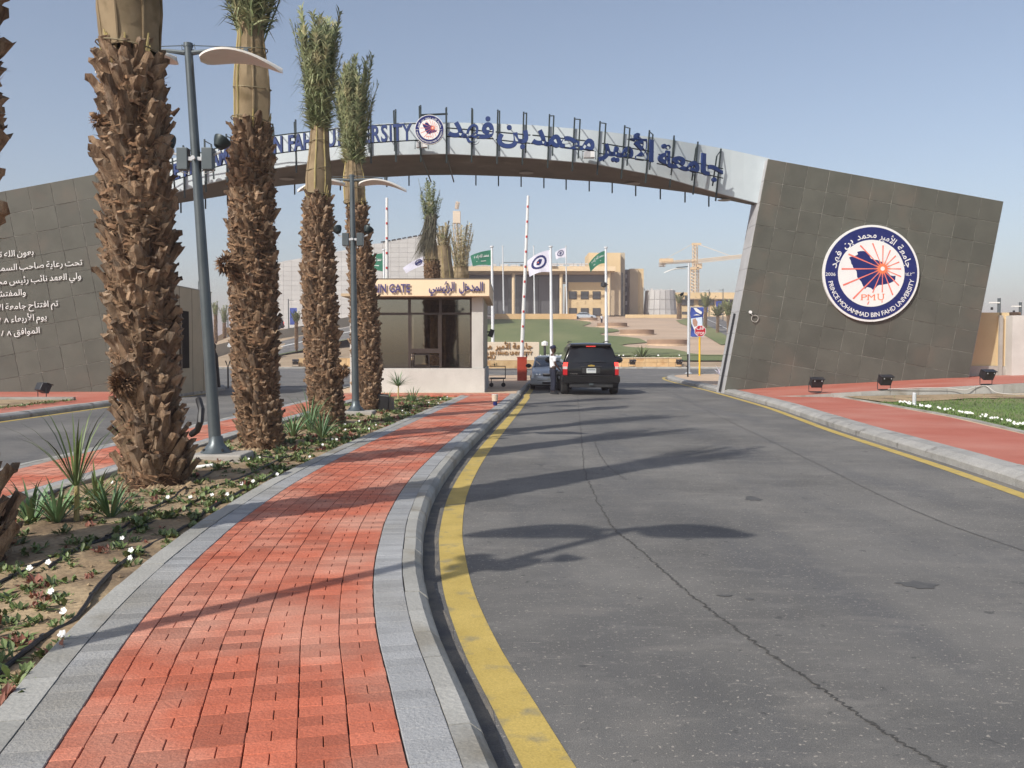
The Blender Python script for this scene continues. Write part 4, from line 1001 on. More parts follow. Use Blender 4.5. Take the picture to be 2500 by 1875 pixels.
for k in range(12): bb('roof_pipe', M['pipe_white'], 1150+k*24, 1150+k*24+R.uniform(6, 22), 649-R.uniform(2.5, 6), 649.6, 186+R.random()*5, .5, mb_)
for k in range(16): bb('railing_post', M['black'], 1140+k*20, 1140.5+k*20, 649-R.uniform(3, 10), 649.6, 185, .1, mb_)
bb('roof_rail', M['pipe_white'], 1340, 1436, 643, 645.5, 186, .4, mb_); bb('roof_rail', M['black'], 1230, 1280, 640, 641, 188, .4, mb_)
wg = thing('campus_wing', 'tall cream wing, its shaded face coloured brown, with a dark open gap, right of the campus building', 'building', P(1548, 770, 205))
bb('dark_gap', M['darkglass'], 1525.5, 1537, 658, 770, 206, 8, wg); bb('wall', M['tan'], 1537.5, 1557, 656, 770, 202, 12, wg); bb('lit_wall', M['cream'], 1557.5, 1571, 656, 770, 203, 10, wg)  # tan and cream paint the shaded and lit faces of the wing
for y_ in (670, 690, 712, 735): bb('pipe', M['pipe_white'], 1527, 1531, y_, y_+9, 205.6, .3, wg)
dr = thing('concrete_drum', 'round tapering grey concrete structure with pipework on its roof', 'building', P(1610, 768, 202))
c_ = P(1612, 709, 206); r1 = (1648-1574)/2/FPX*202; r0 = (1657-1571)/2/FPX*202; zb_ = P(1612, 769, 206).z-1
nseg = 18
for k in range(nseg):
    for lev in range(3):
        a0 = 2*math.pi*k/nseg; a1 = 2*math.pi*(k+.94)/nseg; t0, t1 = lev/3, (lev+.96)/3
        v = []
        for t_ in (t0, t1):
            for a_ in (a0, a1):
                rr_ = lerp(r0, r1, t_); v.append(Vector((c_.x+rr_*math.cos(a_), 206+rr_*math.sin(a_), lerp(zb_, c_.z, t_))))
        MB().add(v, [(0, 1, 3, 2)]).build('wall_panel', M['greywall'], dr)
MB().lathe([(r0-.15, zb_), (r1-.15, c_.z-.1)], (c_.x, 206, 0), 24).build('core', M['concrete'], dr)
for k in range(9): bb('roof_pipe', M['pipe_white'], 1573+k*8, 1573+k*8+R.uniform(1, 5), 709-R.uniform(2, 5), 709.5, 204, .5, dr)
lb = thing('low_building', 'long low cream building with a band of dark windows near the crane', 'building', P(1730, 770, 215))
bb('wall', M['cream'], 1648, 1830, 714, 775, 216, 14, lb)
for x0, x1 in ((1664, 1694), (1706, 1744), (1752, 1795), (1803, 1826)):
    f_ = bb('window', M['bronze'], x0, x1, 731, 745, 215.8, .3, lb); MB().bx(P(x0+1, 740, 215.7).x, P(x1-1, 740, 215.7).x, 215.65, 215.75, P(1700, 744, 215.7).z, P(1700, 732.5, 215.7).z).build('pane', M['darkglass'], f_)
bb('sunshade', M['tan'], 1655, 1828, 728.5, 730.7, 214.8, 1.2, lb); bb('doorway', M['darkglass'], 1665, 1700, 761, 768, 215.7, .3, lb)
bb('ramp_wall', M['cream_light'], 1735, 1830, 757, 800, 200, .5, lb)
fw = thing('forecourt_wall', 'long low orange cream wall at the foot of the campus building', 'wall', P(1500, 770, 178))
bb('wall', M['wood'], 1208, 1408, 766, 779, 176, .6, fw); bb('wall', M['cream'], 1527, 1682, 768, 776, 183, .6, fw)
# pale sloping building on the left, clad in panels
pb = thing('sloping_building', 'vast pale grey panel clad building with a rising roof line behind the palms', 'building', P(850, 780, 150))
ptl = [(672, 641), (800, 619), (913, 595), (1036, 573), (1075, 566)]
DB = 150.0
nx_ = 20
for i in range(nx_):
    x0 = lerp(672, 1075, i/nx_); x1 = lerp(672, 1075, (i+1)/nx_)
    yt0, yt1 = interp(ptl, x0), interp(ptl, x1); step_ = 11.5; y_ = 812.0
    while y_ > max(yt0, yt1):
        y2 = max(y_-step_, min(yt0, yt1)); 
        q = [P(x0, y_, DB), P(x1, y_, DB), P(x1, max(y2, yt1), DB), P(x0, max(y2, yt0), DB)]; g_ = .012
        q = [q[0]+Vector((g_, 0, g_)), q[1]+Vector((-g_, 0, g_)), q[2]+Vector((-g_, 0, -g_)), q[3]+Vector((g_, 0, -g_))]
        MB().hexa([p+Vector((0, .12, 0)) for p in q], q).build('wall_panel', M['greywall'], pb, fixn=True); y_ -= step_
MB().add([P(672, 815, DB+.13), P(1075, 815, DB+.13), P(1075, 567, DB+.13), P(672, 642, DB+.13), P(672, 815, DB+30), P(1075, 815, DB+30), P(1075, 575, DB+30), P(672, 645, DB+30)],
    [(0, 1, 2, 3), (5, 4, 7, 6), (1, 5, 6, 2), (4, 0, 3, 7), (3, 2, 6, 7)]).build('core', M['concrete'], pb)
for k in range(9):
    x0 = 930+k*13; MB().tube([P(x0, interp(ptl, x0)-.8, DB), P(x0+10, interp(ptl, x0+10)-.8, DB)], .12, 4).build('roof_edge', M['black'], pb)
# ramps and parapets on the left
def para(label, pts, d0, d1, m, cat='wall'):
    t = thing('parapet_wall', label, cat, P(pts[0][0], pts[0][2], d0))
    for i in range(len(pts)-1):
        (xa, ya, za), (xb, yb2, zb2) = pts[i], pts[i+1]; n_ = len(pts)-1; da = lerp(d0, d1, i/n_); db = lerp(d0, d1, (i+1)/n_)
        v = [P(xa, za, da), P(xb, zb2, db), P(xb, yb2, db), P(xa, ya, da)]
        k = [p+Vector((0, .4, 0)) for p in v]
        MB().add(v+k, [(0, 1, 2, 3), (3, 2, 6, 7), (5, 4, 7, 6)]).build('wall_segment', m, t)
    return t
para('long beige parapet wall climbing beside the ramp road', [(500, 849, 882), (560, 834, 862), (620, 820, 842), (681, 806, 827), (741, 795, 817), (800, 783, 806), (860, 772, 795), (930, 760, 785)], 112, 148, M['stucco'])
para('upper tan parapet wall sloping up behind the gatehouse', [(505, 836, 846), (525, 824, 836), (560, 806, 821), (600, 790, 808), (640, 782, 800)], 140, 160, M['tan'])
rm_ = MB(); 
L1 = [(470, 905), (560, 872), (620, 850), (683, 834), (741, 819), (800, 808), (860, 797), (930, 787)]; L2 = [(470, 912), (560, 905), (620, 880), (683, 864), (741, 853), (800, 838), (860, 825), (930, 812)]
rp = [P(x, y, lerp(107, 146, i/7)) for i, (x, y) in enumerate(L1)]; rq = [P(x, y, lerp(92, 118, i/7)) for i, (x, y) in enumerate(L2)]
rm_.strip(rq, rp); ramp = rm_.build('ramp_road', M['asphalt'], kind='structure')
MB().strip([p.lerp(q, .47)+Vector((0, 0, .05)) for p, q in zip(rp, rq)], [p.lerp(q, .53)+Vector((0, 0, .05)) for p, q in zip(rp, rq)]).build('lane_line', M['white_line'], ramp)
MB().strip([q+Vector((0, -1.5, -.15)) for q in rq], [q+Vector((0, .3, .02)) for q in rq]).build('verge', M['lawn_far'], kind='structure')
# ------------------------------------------------------------------ roundabout kerb, stone planter, name wall, rising lawn, terrace
fk = Curve([(-62, 82), (-40, 83), (-20, 84.2), (-5, 84.6), (10, 84.2), (24, 82.5), (40, 79)])
fkb = MB().strip(fk.line(0, .08, step=2), [Vector((q.x, q.y+8, .12)) for q in fk.line(0, .1, step=2)]).build('roundabout_verge', M['sandpave'], kind='structure')
kerb_row(fk, .0, .3, .16, fkb, flip=1, L=1.2, bev=.03)
pw = thing('stone_planter', 'long low orange sandstone planter wall across the foot of the lawn', 'planter wall', P(1450, 890, 88))
x0 = P(1000, 893, 88).x; x1 = P(1664, 893, 88).x; xx = x0; k = 0
while xx < x1:
    wd = min(1.15, x1-xx); 
    for lev in (0, 1): MB().bx(xx+.012, xx+wd-.012, 88-.02*lev, 88.35, .1+lev*.42+.008, .1+(lev+1)*.42-.006).build('stone_block', M['stonewall'], pw)
    MB().bx(xx+.006, xx+wd-.006, 87.93, 88.4, .942, 1.02).build('coping_stone', M['signstone'], pw); xx += wd
MB().bx(x0, x1, 88.36, 92.5, .0, .88).build('soil', M['soil'], pw)
pw2 = thing('stone_planter', 'short low sandstone wall on the left of the roundabout behind the palms', 'planter wall', P(760, 900, 86)); xx = P(728, 900, 86).x
while xx < P(860, 900, 86).x: MB().bx(xx+.01, xx+1.14, 86, 86.4, .1, .95).build('stone_block', M['stonewall'], pw2); xx += 1.15
nw = thing('name_wall', 'pale stone name wall with bronze Arabic and English letters behind the booth', 'sign', P(1210, 880, 80))
a = P(1070, 835, 80); b = P(1316.5, 880, 80)
MB().bx(a.x, b.x, 80, 80.6, b.z, a.z).build('wall', M['signstone'], nw, bevel=.03)
MB().bx(a.x, b.x+.02, 79.9, 80.7, .1, b.z-.01).build('base', M['stonewall'], nw)
zb_ = P(1200, 851, 80).z; xr_ = P(1299, 851, 80).x
for wd, xa, xb in (('جامعة', 1251, 1299), ('الأمير', 1209, 1245), ('محمد', 1160, 1200), ('بن', 1140, 1154), ('فهد', 1105, 1132)):
    arword(nw, wd, M['bronze_letter'], Vector((P(xb, 851, 80).x, 79.95, zb_)), XD, UP, .72, w=(xb-xa)/FPX*80, off=.015, ext=.08)
s_ = 'PRINCE MOHAMMAD BIN FAHD UNIVERSITY'; tw = (1299-1195)/FPX*80/width('BIN FAHD UNIVERSITY', 1); xs_ = P(1299, 860, 80).x-width(s_, tw)
place(nw, s_, M['bronze_letter'], lambda x: (Vector((xs_+x, 79.95, P(1200, 866, 80).z)), XD, UP), tw, .42, ext=.1, off=.02)
xs_ = P(1209, 866, 80).x-width('PMU', .5); place(nw, 'PMU', M['bronze_letter'], lambda x: (Vector((xs_+x, 79.95, P(1200, 876, 80).z)), XD, UP), .5, .42, ext=.1, off=.02)
def sheet(name, poly, m, lift, par=None, kind='structure'):
    v = [GT(x, y, lift) for x, y in poly]; bm = bmesh.new()
    vs = [bm.verts.new(p) for p in v]; bm.faces.new(vs); bmesh.ops.triangulate(bm, faces=bm.faces)
    me = bpy.data.meshes.new(name); bm.to_mesh(me); bm.free(); me.materials.append(m); o = bpy.data.objects.new(name, me); COL.objects.link(o)
    if par is not None: o.parent = par; reg(o, par)
    else: o['kind'] = kind
    return o
# lawn strips built across the slope so they follow it
def slope_grid(name, xa, xb, ys, m, lift):
    mbx = MB(); n_ = 24
    for y_ in ys:
        for i in range(n_+1): mbx.v.append(GT(lerp(xa(y_), xb(y_), i/n_), y_, lift))
    k = n_+1; mbx.f = [(j*k+i, j*k+i+1, (j+1)*k+i+1, (j+1)*k+i) for j in range(len(ys)-1) for i in range(n_)]
    return mbx.build(name, m, kind='structure', sm=True)
ysl = [868, 862, 856, 850, 842, 834, 826, 818, 810, 802, 794, 786, 779]
terr = slope_grid('terrace', lambda y: 1180, lambda y: interp([(773, 1690), (800, 1745), (868, 1850)], y), [868, 860, 850, 840, 830, 820, 810, 800, 790, 780, 774], M['terrace'], .10)
LR = [(868, 1840), (866, 1720), (862, 1680), (858, 1672), (852, 1640), (849, 1560), (846, 1530), (843, 1515), (840, 1530), (836, 1580), (832, 1574), (826, 1560), (821, 1520), (818, 1470), (815, 1462), (812, 1480), (809, 1510), (805, 1512), (801, 1490), (797, 1420), (793, 1430), (789, 1445), (785, 1438), (781, 1400), (778, 1372)]
lawn = slope_grid('campus_lawn', lambda y: 1090, lambda y: interp([(q[0], q[1]) for q in reversed(LR)], y), [868]+[868-2*k for k in range(1, 45)]+[778.5], M['lawn_far'], .20)
slope_grid('campus_lawn', lambda y: 1540, lambda y: 1790, [880, 875, 871, 866], M['lawn_far'], .16)
slope_grid('left_lawn', lambda y: 900, lambda y: 1090, [868, 850, 830, 810, 790], M['terrace'], .12)
for (cx, cy0, wpx, cy1, lab) in ((1437, 776, 43, 784, 'highest'), (1494.5, 789, 73, 799, 'second highest'), (1555, 805.5, 83, 818, 'third from the top'), (1629, 829.5, 98, 842.5, 'lowest and nearest')):
    c = GT(cx, cy1); r_ = wpx/2/FPX*c.y; h_ = (cy1-cy0)/FPX*c.y
    pl = thing('round_planter', 'low round brown planter on the terrace, %s of the four' % lab, 'planter', c, group='round planters on the terrace')
    MB().lathe([(r_, -.6), (r_, h_), (r_-.3, h_), (r_-.3, h_-.25), (0, h_-.25)], (0, 0, 0), 40).build('wall', M['planterbrown'], pl, local=True)
    MB().lathe([(r_+.3, -.6), (r_+.3, .12), (r_-.05, .12)], (0, 0, 0), 40).build('footing', M['sandpave'], pl, local=True)
# road on the right going up to the building with verge
mr = MB(); A_ = [(1690, 776), (1700, 783), (1720, 790), (1760, 812), (1800, 836)]; B_ = [(1745, 773), (1765, 781), (1783, 790), (1815, 806), (1860, 828)]
ur = MB().strip([GT(x, y, .3) for x, y in A_], [GT(x, y, .3) for x, y in B_]).build('campus_road', M['asphalt'], kind='structure')
MB().strip([GT(lerp(a[0], b[0], .46), lerp(a[1], b[1], .46), .4) for a, b in zip(A_, B_)], [GT(lerp(a[0], b[0], .50), lerp(a[1], b[1], .50), .4) for a, b in zip(A_, B_)]).build('lane_line', M['white_line'], ur)
MB().strip([GT(x-40, y+6, .18) for x, y in A_], [GT(x, y, .35) for x, y in A_]).build('verge', M['lawn_far'], kind='structure')
# ------------------------------------------------------------------ cranes
def lattice(m, a, b, w_, n_, r_=.09):
    a, b = Vector(a), Vector(b); d = (b-a).normalized(); u_ = d.orthogonal().normalized(); v_ = d.cross(u_)
    cs_ = [(u_+v_)*w_/2, (u_-v_)*w_/2, (-u_-v_)*w_/2, (-u_+v_)*w_/2]
    for c in cs_: m.tube([a+c, b+c], r_, 4)
    for i in range(n_):
        p, q = a.lerp(b, i/n_), a.lerp(b, (i+1)/n_)
        for k in range(4): m.tube([p+cs_[k], q+cs_[(k+1) % 4]], r_*.6, 3); m.tube([p+cs_[k], p+cs_[(k+1) % 4]], r_*.6, 3)
cr = thing('tower_crane', 'tan tower crane with a long jib beside the leaning slab', 'crane', P(1696, 760, 260)); CD = 260
def part_l(name, a, b, w_, n_, r_=.1):
    m = MB(); lattice(m, a, b, w_, n_, r_); m.build(name, M['craney'], cr)
part_l('mast', P(1696, 765, CD), P(1696, 655, CD), 1.7, 14, .14); part_l('tower_top', P(1697, 655, CD), P(1697, 597, CD), 1.0, 6, .12)
part_l('jib', P(1690, 639, CD), P(1860, 621, CD-15), .75, 30, .06); part_l('counter_jib', P(1612, 642, CD), P(1696, 637, CD), .6, 12, .08)
bb('counterweight', M['craney'], 1612, 1644, 631, 640, CD, 2, cr); bb('counterweight', M['concrete'], 1611, 1618, 640, 650, CD, 2, cr); bb('counterweight', M['concrete'], 1620, 1625, 641, 650, CD, 2, cr)
bb('cab', M['craney'], 1702, 1714, 643, 655, CD-1, 2, cr); bb('slewing_ring', M['craney'], 1687, 1706, 652, 658, CD-1, 2.5, cr); bb('cap', M['craney'], 1690, 1712, 593, 598, CD, .8, cr)
MB().tube([P(1690, 596, CD), P(1625, 632, CD)], .06, 4).build('stay', M['craney'], cr); MB().tube([P(1704, 596, CD), P(1790, 627, CD-7)], .06, 4).build('stay', M['craney'], cr)
cr3 = thing('tower_crane', 'small pale tower crane top rising behind the palms over the booth', 'crane', P(1115, 640, 300))
m = MB(); lattice(m, P(1117, 700, 300), P(1115, 545, 300), 1.6, 12, .12); m.build('mast', M['craney'], cr3); m = MB(); lattice(m, P(1115, 510, 300), P(1118, 492, 300), .8, 3, .12); m.build('tower_top', M['craney'], cr3)
a = P(1106, 516, 300); b = P(1124, 545, 300); MB().bx(a.x, b.x, 299, 301.5, b.z, a.z).build('cab', M['signstone'], cr3)
# ------------------------------------------------------------------ palms
def boot_mesh(seed, wd, L_, ragged=0.0, name='leaf_stub'):
    """A cut leaf base: broad sheath that narrows to a thick stub and leans out (local: up = z, outwards = -y)."""
    rr = random.Random(seed); m = MB(); rings = []; n_ = 5
    for i in range(n_+1):
        t = i/n_
        w_ = wd*(1-.56*t**.9)*(1+rr.uniform(-.10, .10)); th = lerp(.018, .050, t)
        yo = -(.010+.42*L_*t**1.3); z = L_*t; bow = .035*(1-t)*wd/.16
        tw = rr.uniform(-.012, .012)
        rings.append([(-w_/2+tw, yo+bow+.02, z), (-w_*.2+tw, yo-th*.6, z+.006*rr.random()), (w_*.2+tw, yo-th*.6, z), (w_/2+tw, yo+bow+.02, z), (w_*.2+tw, yo+th*.5, z), (-w_*.2+tw, yo+th*.5, z)])
    k = rings[-1]; rings[-1] = [(q[0], q[1], q[2]+rr.uniform(-.035, .03)) for q in k]
    m.loft(rings)
    if ragged:
        for s in range(5):
            x = rr.uniform(-wd*.6, wd*.6); z0 = rr.uniform(0, L_*.6); e = (x*1.35+rr.uniform(-.03, .03), -.02-rr.uniform(.02, .12), z0+rr.uniform(-.02, .14))
            m.add([(x-.008, -.01, z0), (x+.008, -.012, z0), e], [(0, 1, 2)])
    return m
BOOTS = {}
def boots(kind):
    if kind not in BOOTS:
        BOOTS[kind] = []
        for s in range(6):
            wd, L_ = {'big': (.215, .25), 'mid': (.165, .20), 'small': (.14, .15)}[kind]
            m = boot_mesh(s*13+hash(kind) % 7 if False else s*13+len(kind), wd*R.uniform(.85, 1.15), L_*R.uniform(.8, 1.2), 1)
            me = bpy.data.meshes.new('leaf_stub'); me.from_pydata(m.v, [], m.f); me.materials.append(M['boot']); me.update(); BOOTS[kind].append(me)
    return BOOTS[kind]
def frond_mesh(seed, L_, nl=34, droop=.12, m=None, width=1.0, lw=1.0):
    rr = random.Random(seed); mb = MB(); pts = []
    for i in range(9):
        t = i/8; pts.append(Vector((rr.uniform(-.01, .01)+.02*math.sin(3*t+seed), -droop*L_*t**2.2, L_*t)))
    mb.tube(pts, [lerp(.016, .004, i/8) for i in range(9)], 4, col=.6)
    for i in range(nl*2):
        t = .12+.88*(i//2)/nl; k = min(7, int(t*8)); p = pts[k].lerp(pts[k+1], t*8-k)
        sd = 1 if i % 2 else -1; a_ = rr.uniform(.25, .85)*(1.05-.35*t); ll = rr.uniform(.20, .38)*width*(1-.35*t)
        yaw = rr.uniform(-1.0, .6)
        d = Vector((sd*math.sin(a_)*math.cos(yaw), math.sin(a_)*math.sin(yaw), math.cos(a_))).normalized()
        q1 = p+d*ll*.5; q2 = p+d*ll+Vector((0, 0, -ll*rr.uniform(.0, .45)))+Vector((sd*.03, 0, 0))
        nn = d.cross(Vector((rr.uniform(-.3, .3), 1, rr.uniform(-.3, .3)))).normalized()*rr.uniform(.011, .018)*lw
        c = rr.random(); mb.add([p-nn*.5, p+nn*.5, q1+nn, q1-nn, q2], [(0, 1, 2, 3), (3, 2, 4)], c)
    return mb
FRONDS = {}
def fronds(kind, mt, L_, droop, nl=34, width=1.0, lw=1.0):
    if kind not in FRONDS:
        FRONDS[kind] = []
        for s in range(4):
            mb = frond_mesh(s*7+3, L_, nl, droop, width=width, lw=lw); me = bpy.data.meshes.new('frond'); me.from_pydata(mb.v, [], mb.f); me.materials.append(mt)
            at = me.attributes.new('tone', 'FLOAT', 'FACE'); at.data.foreach_set('value', mb.c); me.update(); FRONDS[kind].append(me)
    return FRONDS[kind]
def palm(label, base, axis, rad, zboot, zwrap, ztop, kind='mid', wrap=(.30, .20), nfr=26, seed=1, flare=.06, spread=.22, gmat='frond', n_ind=300, rings=None, name='date_palm', tilt=0, wrapped=True, hang=False, group='date palms with tied crowns in the garden', nl=34, lw=1.0, bm_='bootstuff'):
    """axis: list of (z, dx, dy); rad: list of (z, radius)."""
    rr = random.Random(seed)
    t = thing(name, label, 'palm tree', base, group=group)
    def ax(z): return Vector((interp([(a[0], a[1]) for a in axis], z), interp([(a[0], a[2]) for a in axis], z), z))
    def rd(z): return interp(rad, z)
    m = MB(); zs = [-.2]+[zboot*i/14 for i in range(15)]
    rings_ = []
    for z in zs:
        r_ = rd(max(z, 0))*.86; c = ax(max(z, 0)); c.z = z
        rings_.append([c+Vector((math.cos(2*math.pi*k/14)*r_, math.sin(2*math.pi*k/14)*r_, 0)) for k in range(14)])
    m.loft(rings_); m.build('trunk', M['core'], t, local=True, sm=True)
    bs = boots(kind); sp = {'big': (.105, .165), 'mid': (.082, .140), 'small': (.07, .115)}[kind]
    golden = math.radians(137.5); count = 0
    allb = []
    circ = 2*math.pi*rd(zboot*.5); per = circ/sp[1]; dz = sp[0]/per*1.0
    z = .02; i = 0
    while z < zboot-.04:
        a_ = i*golden+rr.uniform(-.12, .12); zz = z+rr.uniform(-.03, .03)
        c = ax(zz); r_ = rd(zz)*.86-.01
        p = c+Vector((math.cos(a_)*r_, math.sin(a_)*r_, 0)); rot = (rr.uniform(-.18, .16), rr.uniform(-.20, .20), a_+math.pi/2+rr.uniform(-.12, .12))
        facing = -math.sin(a_)                  # towards the camera side
        allb.append((-(facing), p, rot, rr.choice((.75, .9, 1, 1.05, 1.1, 1.25))*rr.uniform(.9, 1.1), rr.randrange(6))); z += dz; i += 1
    allb.sort(key=lambda q: q[0])
    from mathutils import Euler
    stuff = MB()
    for k, (_, p, rot, s_, vi) in enumerate(allb):
        if k < n_ind:
            o = bpy.data.objects.new('leaf_stub', bs[vi]); COL.objects.link(o); o.parent = t; reg(o, t); o.location = p; o.rotation_euler = rot; o.scale = (s_, s_, s_*rr.uniform(.9, 1.1))
        else:
            mx = Matrix.Translation(p) @ Euler(rot).to_matrix().to_4x4() @ Matrix.Scale(s_, 4)
            me = bs[vi]; stuff.add([mx @ v.co for v in me.vertices], [tuple(f.vertices) for f in me.polygons], rr.random())
    if stuff.v: stuff.build('leaf_stub_mass', M[bm_], t, local=True, kind='stuff')
    # matted fibre between the stubs
    fb = MB()
    for k in range(int(len(allb)*9)):
        z = rr.uniform(.02, zboot); a_ = rr.uniform(0, 2*math.pi); c = ax(z); r_ = rd(z)*.88+rr.uniform(0, .07); l_ = rr.uniform(.05, .16)
        p = c+Vector((math.cos(a_)*r_, math.sin(a_)*r_, 0)); tn = Vector((-math.sin(a_), math.cos(a_), 0)); ou = Vector((math.cos(a_), math.sin(a_), 0))
        d = (tn*rr.uniform(-1, 1)+Vector((0, 0, rr.uniform(-.35, .5)))+ou*rr.uniform(-.1, .15)).normalized(); w_ = rr.uniform(.003, .008)
        s_ = d.cross(ou).normalized()*w_; fb.add([p-s_, p+s_, p+d*l_+ou*rr.uniform(-.01, .02)], [(0, 1, 2)], rr.random())
    for k in range(int(len(allb)*.9) if n_ind else 0):
        z = rr.uniform(.1, zboot-.1); a0_ = rr.uniform(0, 6.28); sp_ = rr.uniform(.25, .9); wv = rr.uniform(.008, .022); c0 = rr.random(); sl = rr.uniform(-.10, .10); pr = None
        for q in range(6):
            a_ = a0_+sp_*q/5; zz = z+sl*q/5+rr.uniform(-.012, .012); c = ax(zz); r_ = rd(zz)*.90+.035+.045*math.sin(math.pi*q/5)+rr.uniform(-.01, .012)
            p = c+Vector((math.cos(a_)*r_, math.sin(a_)*r_, 0)); up_ = Vector((0, 0, wv*math.sin(math.pi*(q+.4)/5.8)))
            if pr is not None: fb.add([pr[0]-pr[1], p-up_, p+up_, pr[0]+pr[1]], [(0, 1, 2, 3)], c0)
            pr = (p, up_)
    fb.build('fibre', M['fiber'], t, local=True, kind='stuff')
    if wrapped:
        # cut petioles showing below the sacking
        for k in range(13):
            a_ = 2*math.pi*k/13+rr.uniform(-.1, .1); c0_ = ax(zboot-.25); c1_ = ax(zboot+.45); r0_ = rd(zboot)*.80; r1_ = wrap[0]*.8
            MB().tube([c0_+Vector((math.cos(a_)*r0_, math.sin(a_)*r0_, 0)), c1_+Vector((math.cos(a_)*r1_, math.sin(a_)*r1_, 0))], [.03, .02], 5).build('petiole', M['stick'], t, local=True)
        for k in range(10):
            a_ = rr.uniform(0, 6.28); c0_ = ax(zboot-.12); r0_ = rd(zboot)*.9; e = c0_+Vector((math.cos(a_)*(r0_+.08), math.sin(a_)*(r0_+.08), rr.uniform(.25, .42)))
            MB().tube([c0_+Vector((math.cos(a_)*r0_, math.sin(a_)*r0_, 0)), e], [.028, .008], 5).build('stub', M['stick'], t, local=True)
        n_ = 16; rg_ = []; zs = 18
        for i in range(zs+1):
            tt = i/zs; z = lerp(zboot+.12, zwrap, tt); c = ax(z)
            r_ = lerp(wrap[0], wrap[1], tt**1.2)*(1+.045*math.sin(tt*9+seed))+.02*math.sin(tt*math.pi)
            ring = []
            for k in range(n_):
                a_ = 2*math.pi*k/n_; f = 1+.07*math.cos(4*a_+seed*1.7)+.04*math.sin(7*a_+tt*3+seed)+rr.uniform(-.018, .018)
                if i == 0: f *= 1.03
                ring.append(c+Vector((math.cos(a_)*r_*f, math.sin(a_)*r_*f, rr.uniform(-.015, .015))))
            rg_.append(ring)
        mw = MB().loft(rg_, caps=False); mw.build('sacking', M['burlap'], t, local=True, sm=True)
        for k in range(7):
            a_ = 2*math.pi*k/7+seed; pts_ = []
            for i in range(9):
                tt = i/8; z = lerp(zboot+.13, zwrap-.02, tt); c = ax(z); r_ = lerp(wrap[0], wrap[1], tt**1.2)*(1+.045*math.sin(tt*9+seed))+.02*math.sin(tt*math.pi); r_ *= 1+.07*math.cos(4*a_+seed*1.7)
                pts_.append(c+Vector((math.cos(a_)*(r_+.004), math.sin(a_)*(r_+.004), 0)))
            MB().tube(pts_, [.010]+[rr.uniform(.012, .020) for _ in range(7)]+[.006], 5).build('sacking_rib', M['stick'] if k % 3 == 0 and seed > 20 else M['burlap'], t, local=True, sm=True)
        for tt in (.02, .34, .68, .97):
            z = lerp(zboot+.12, zwrap, tt); c = ax(z); r_ = lerp(wrap[0], wrap[1], tt**1.2)*1.10+.012
            MB().tube([c+Vector((math.cos(a_)*r_, math.sin(a_)*r_, .05*math.sin(a_+seed+tt*5))) for a_ in [2*math.pi*k/18 for k in range(19)]], .008, 4, caps=False).build('rope', M['frond_dry'], t, local=True)
    zs_ = zwrap if wrapped else zboot
    Lf = ztop-zs_+.5
    fs = fronds(kind+gmat+str(round(Lf, 1))+str(lw), M[gmat], Lf, .06, nl, lw=lw)
    for k in range(nfr):
        a_ = k*golden+rr.uniform(-.2, .2); c = ax(zs_-.45 if wrapped else zs_-.1); q = math.sqrt((k+.5)/nfr); r_ = wrap[1]*.85*q
        lean = spread*q*rr.uniform(.5, 1.25)
        o = bpy.data.objects.new('frond', fs[rr.randrange(4)]); COL.objects.link(o); o.parent = t; reg(o, t)
        o.location = c+Vector((math.cos(a_)*r_, math.sin(a_)*r_, 0)); o.rotation_euler = Matrix.Rotation(a_+math.pi/2, 3, 'Z').to_euler()
        o.rotation_euler = (Matrix.Rotation(a_+math.pi/2, 3, 'Z') @ Matrix.Rotation(lean, 3, 'X') @ Matrix.Rotation(rr.uniform(-.5, .5), 3, 'Z')).to_euler()
        o.scale = (1, 1, rr.uniform(.55, 1.0))
    if not wrapped or hang or gmat == 'frond':
        # loose lower leaflets hanging out of the bundle
        lb_ = MB()
        for k in range(320 if not hang else 500):
            a_ = rr.uniform(0, 6.28); z = rr.uniform(zs_-.05, zs_+(ztop-zs_)*.75); c = ax(z); r_ = wrap[1]*.9
            p = c+Vector((math.cos(a_)*r_, math.sin(a_)*r_, 0)); ou = Vector((math.cos(a_), math.sin(a_), 0)); l_ = rr.uniform(.2, .5)
            q1 = p+ou*l_*.6+Vector((0, 0, l_*rr.uniform(-.1, .5))); q2 = q1+ou*l_*.35+Vector((rr.uniform(-.05, .05), 0, -l_*rr.uniform(.1, .7)))
            nn = Vector((-math.sin(a_), math.cos(a_), 0))*.009
            lb_.add([p-nn, p+nn, q1+nn, q1-nn, q2], [(0, 1, 2, 3), (3, 2, 4)], rr.random())
        lb_.build('loose_leaflets', M[gmat], t, local=True, kind='stuff')
    return t
def pal_axis(base, pts):
    """axis offsets from image points (px, py) at the palm's own distance."""
    out = [(0, 0, 0)]
    for x, y in pts:
        p = P(x, y, base.y); out.append((p.z-base.z, p.x-base.x, 0))
    return out
b0 = Vector((-4.08, 6.25, .1)); b1 = Vector((-4.02, 10.15, .1)); b2 = Vector((-3.86, 13.9, .1)); b3 = Vector((-3.74, 18.3, .1)); b4 = Vector((-3.62, 22.6, .1))
palm('big date palm at the left edge, mostly out of the picture', b0, [(0, 0, 0), (1.5, -.08, 0), (2.2, .08, 0), (3.6, .13, .0), (5, .03, 0), (9.4, .05, 0)], [(0, .56), (.4, .44), (.9, .34), (5, .34)], 5.0, 6.8, 9.3, 'big', (.36, .26), 30, 5, spread=.20)
p1 = palm('nearest date palm, thick shaggy trunk with sacking reaching the top of the picture', b1, pal_axis(b1, [(352, 900), (343, 700), (326, 300), (312, 0)])+[(9.4, -.33, 0)],
     [(0, .38), (.35, .33), (.8, .28), (1.5, .295), (2.6, .335), (3.8, .33), (4.4, .30), (4.9, .25)], 4.70, 6.6, 9.2, 'big', (.31, .27), 30, 11, spread=.2)
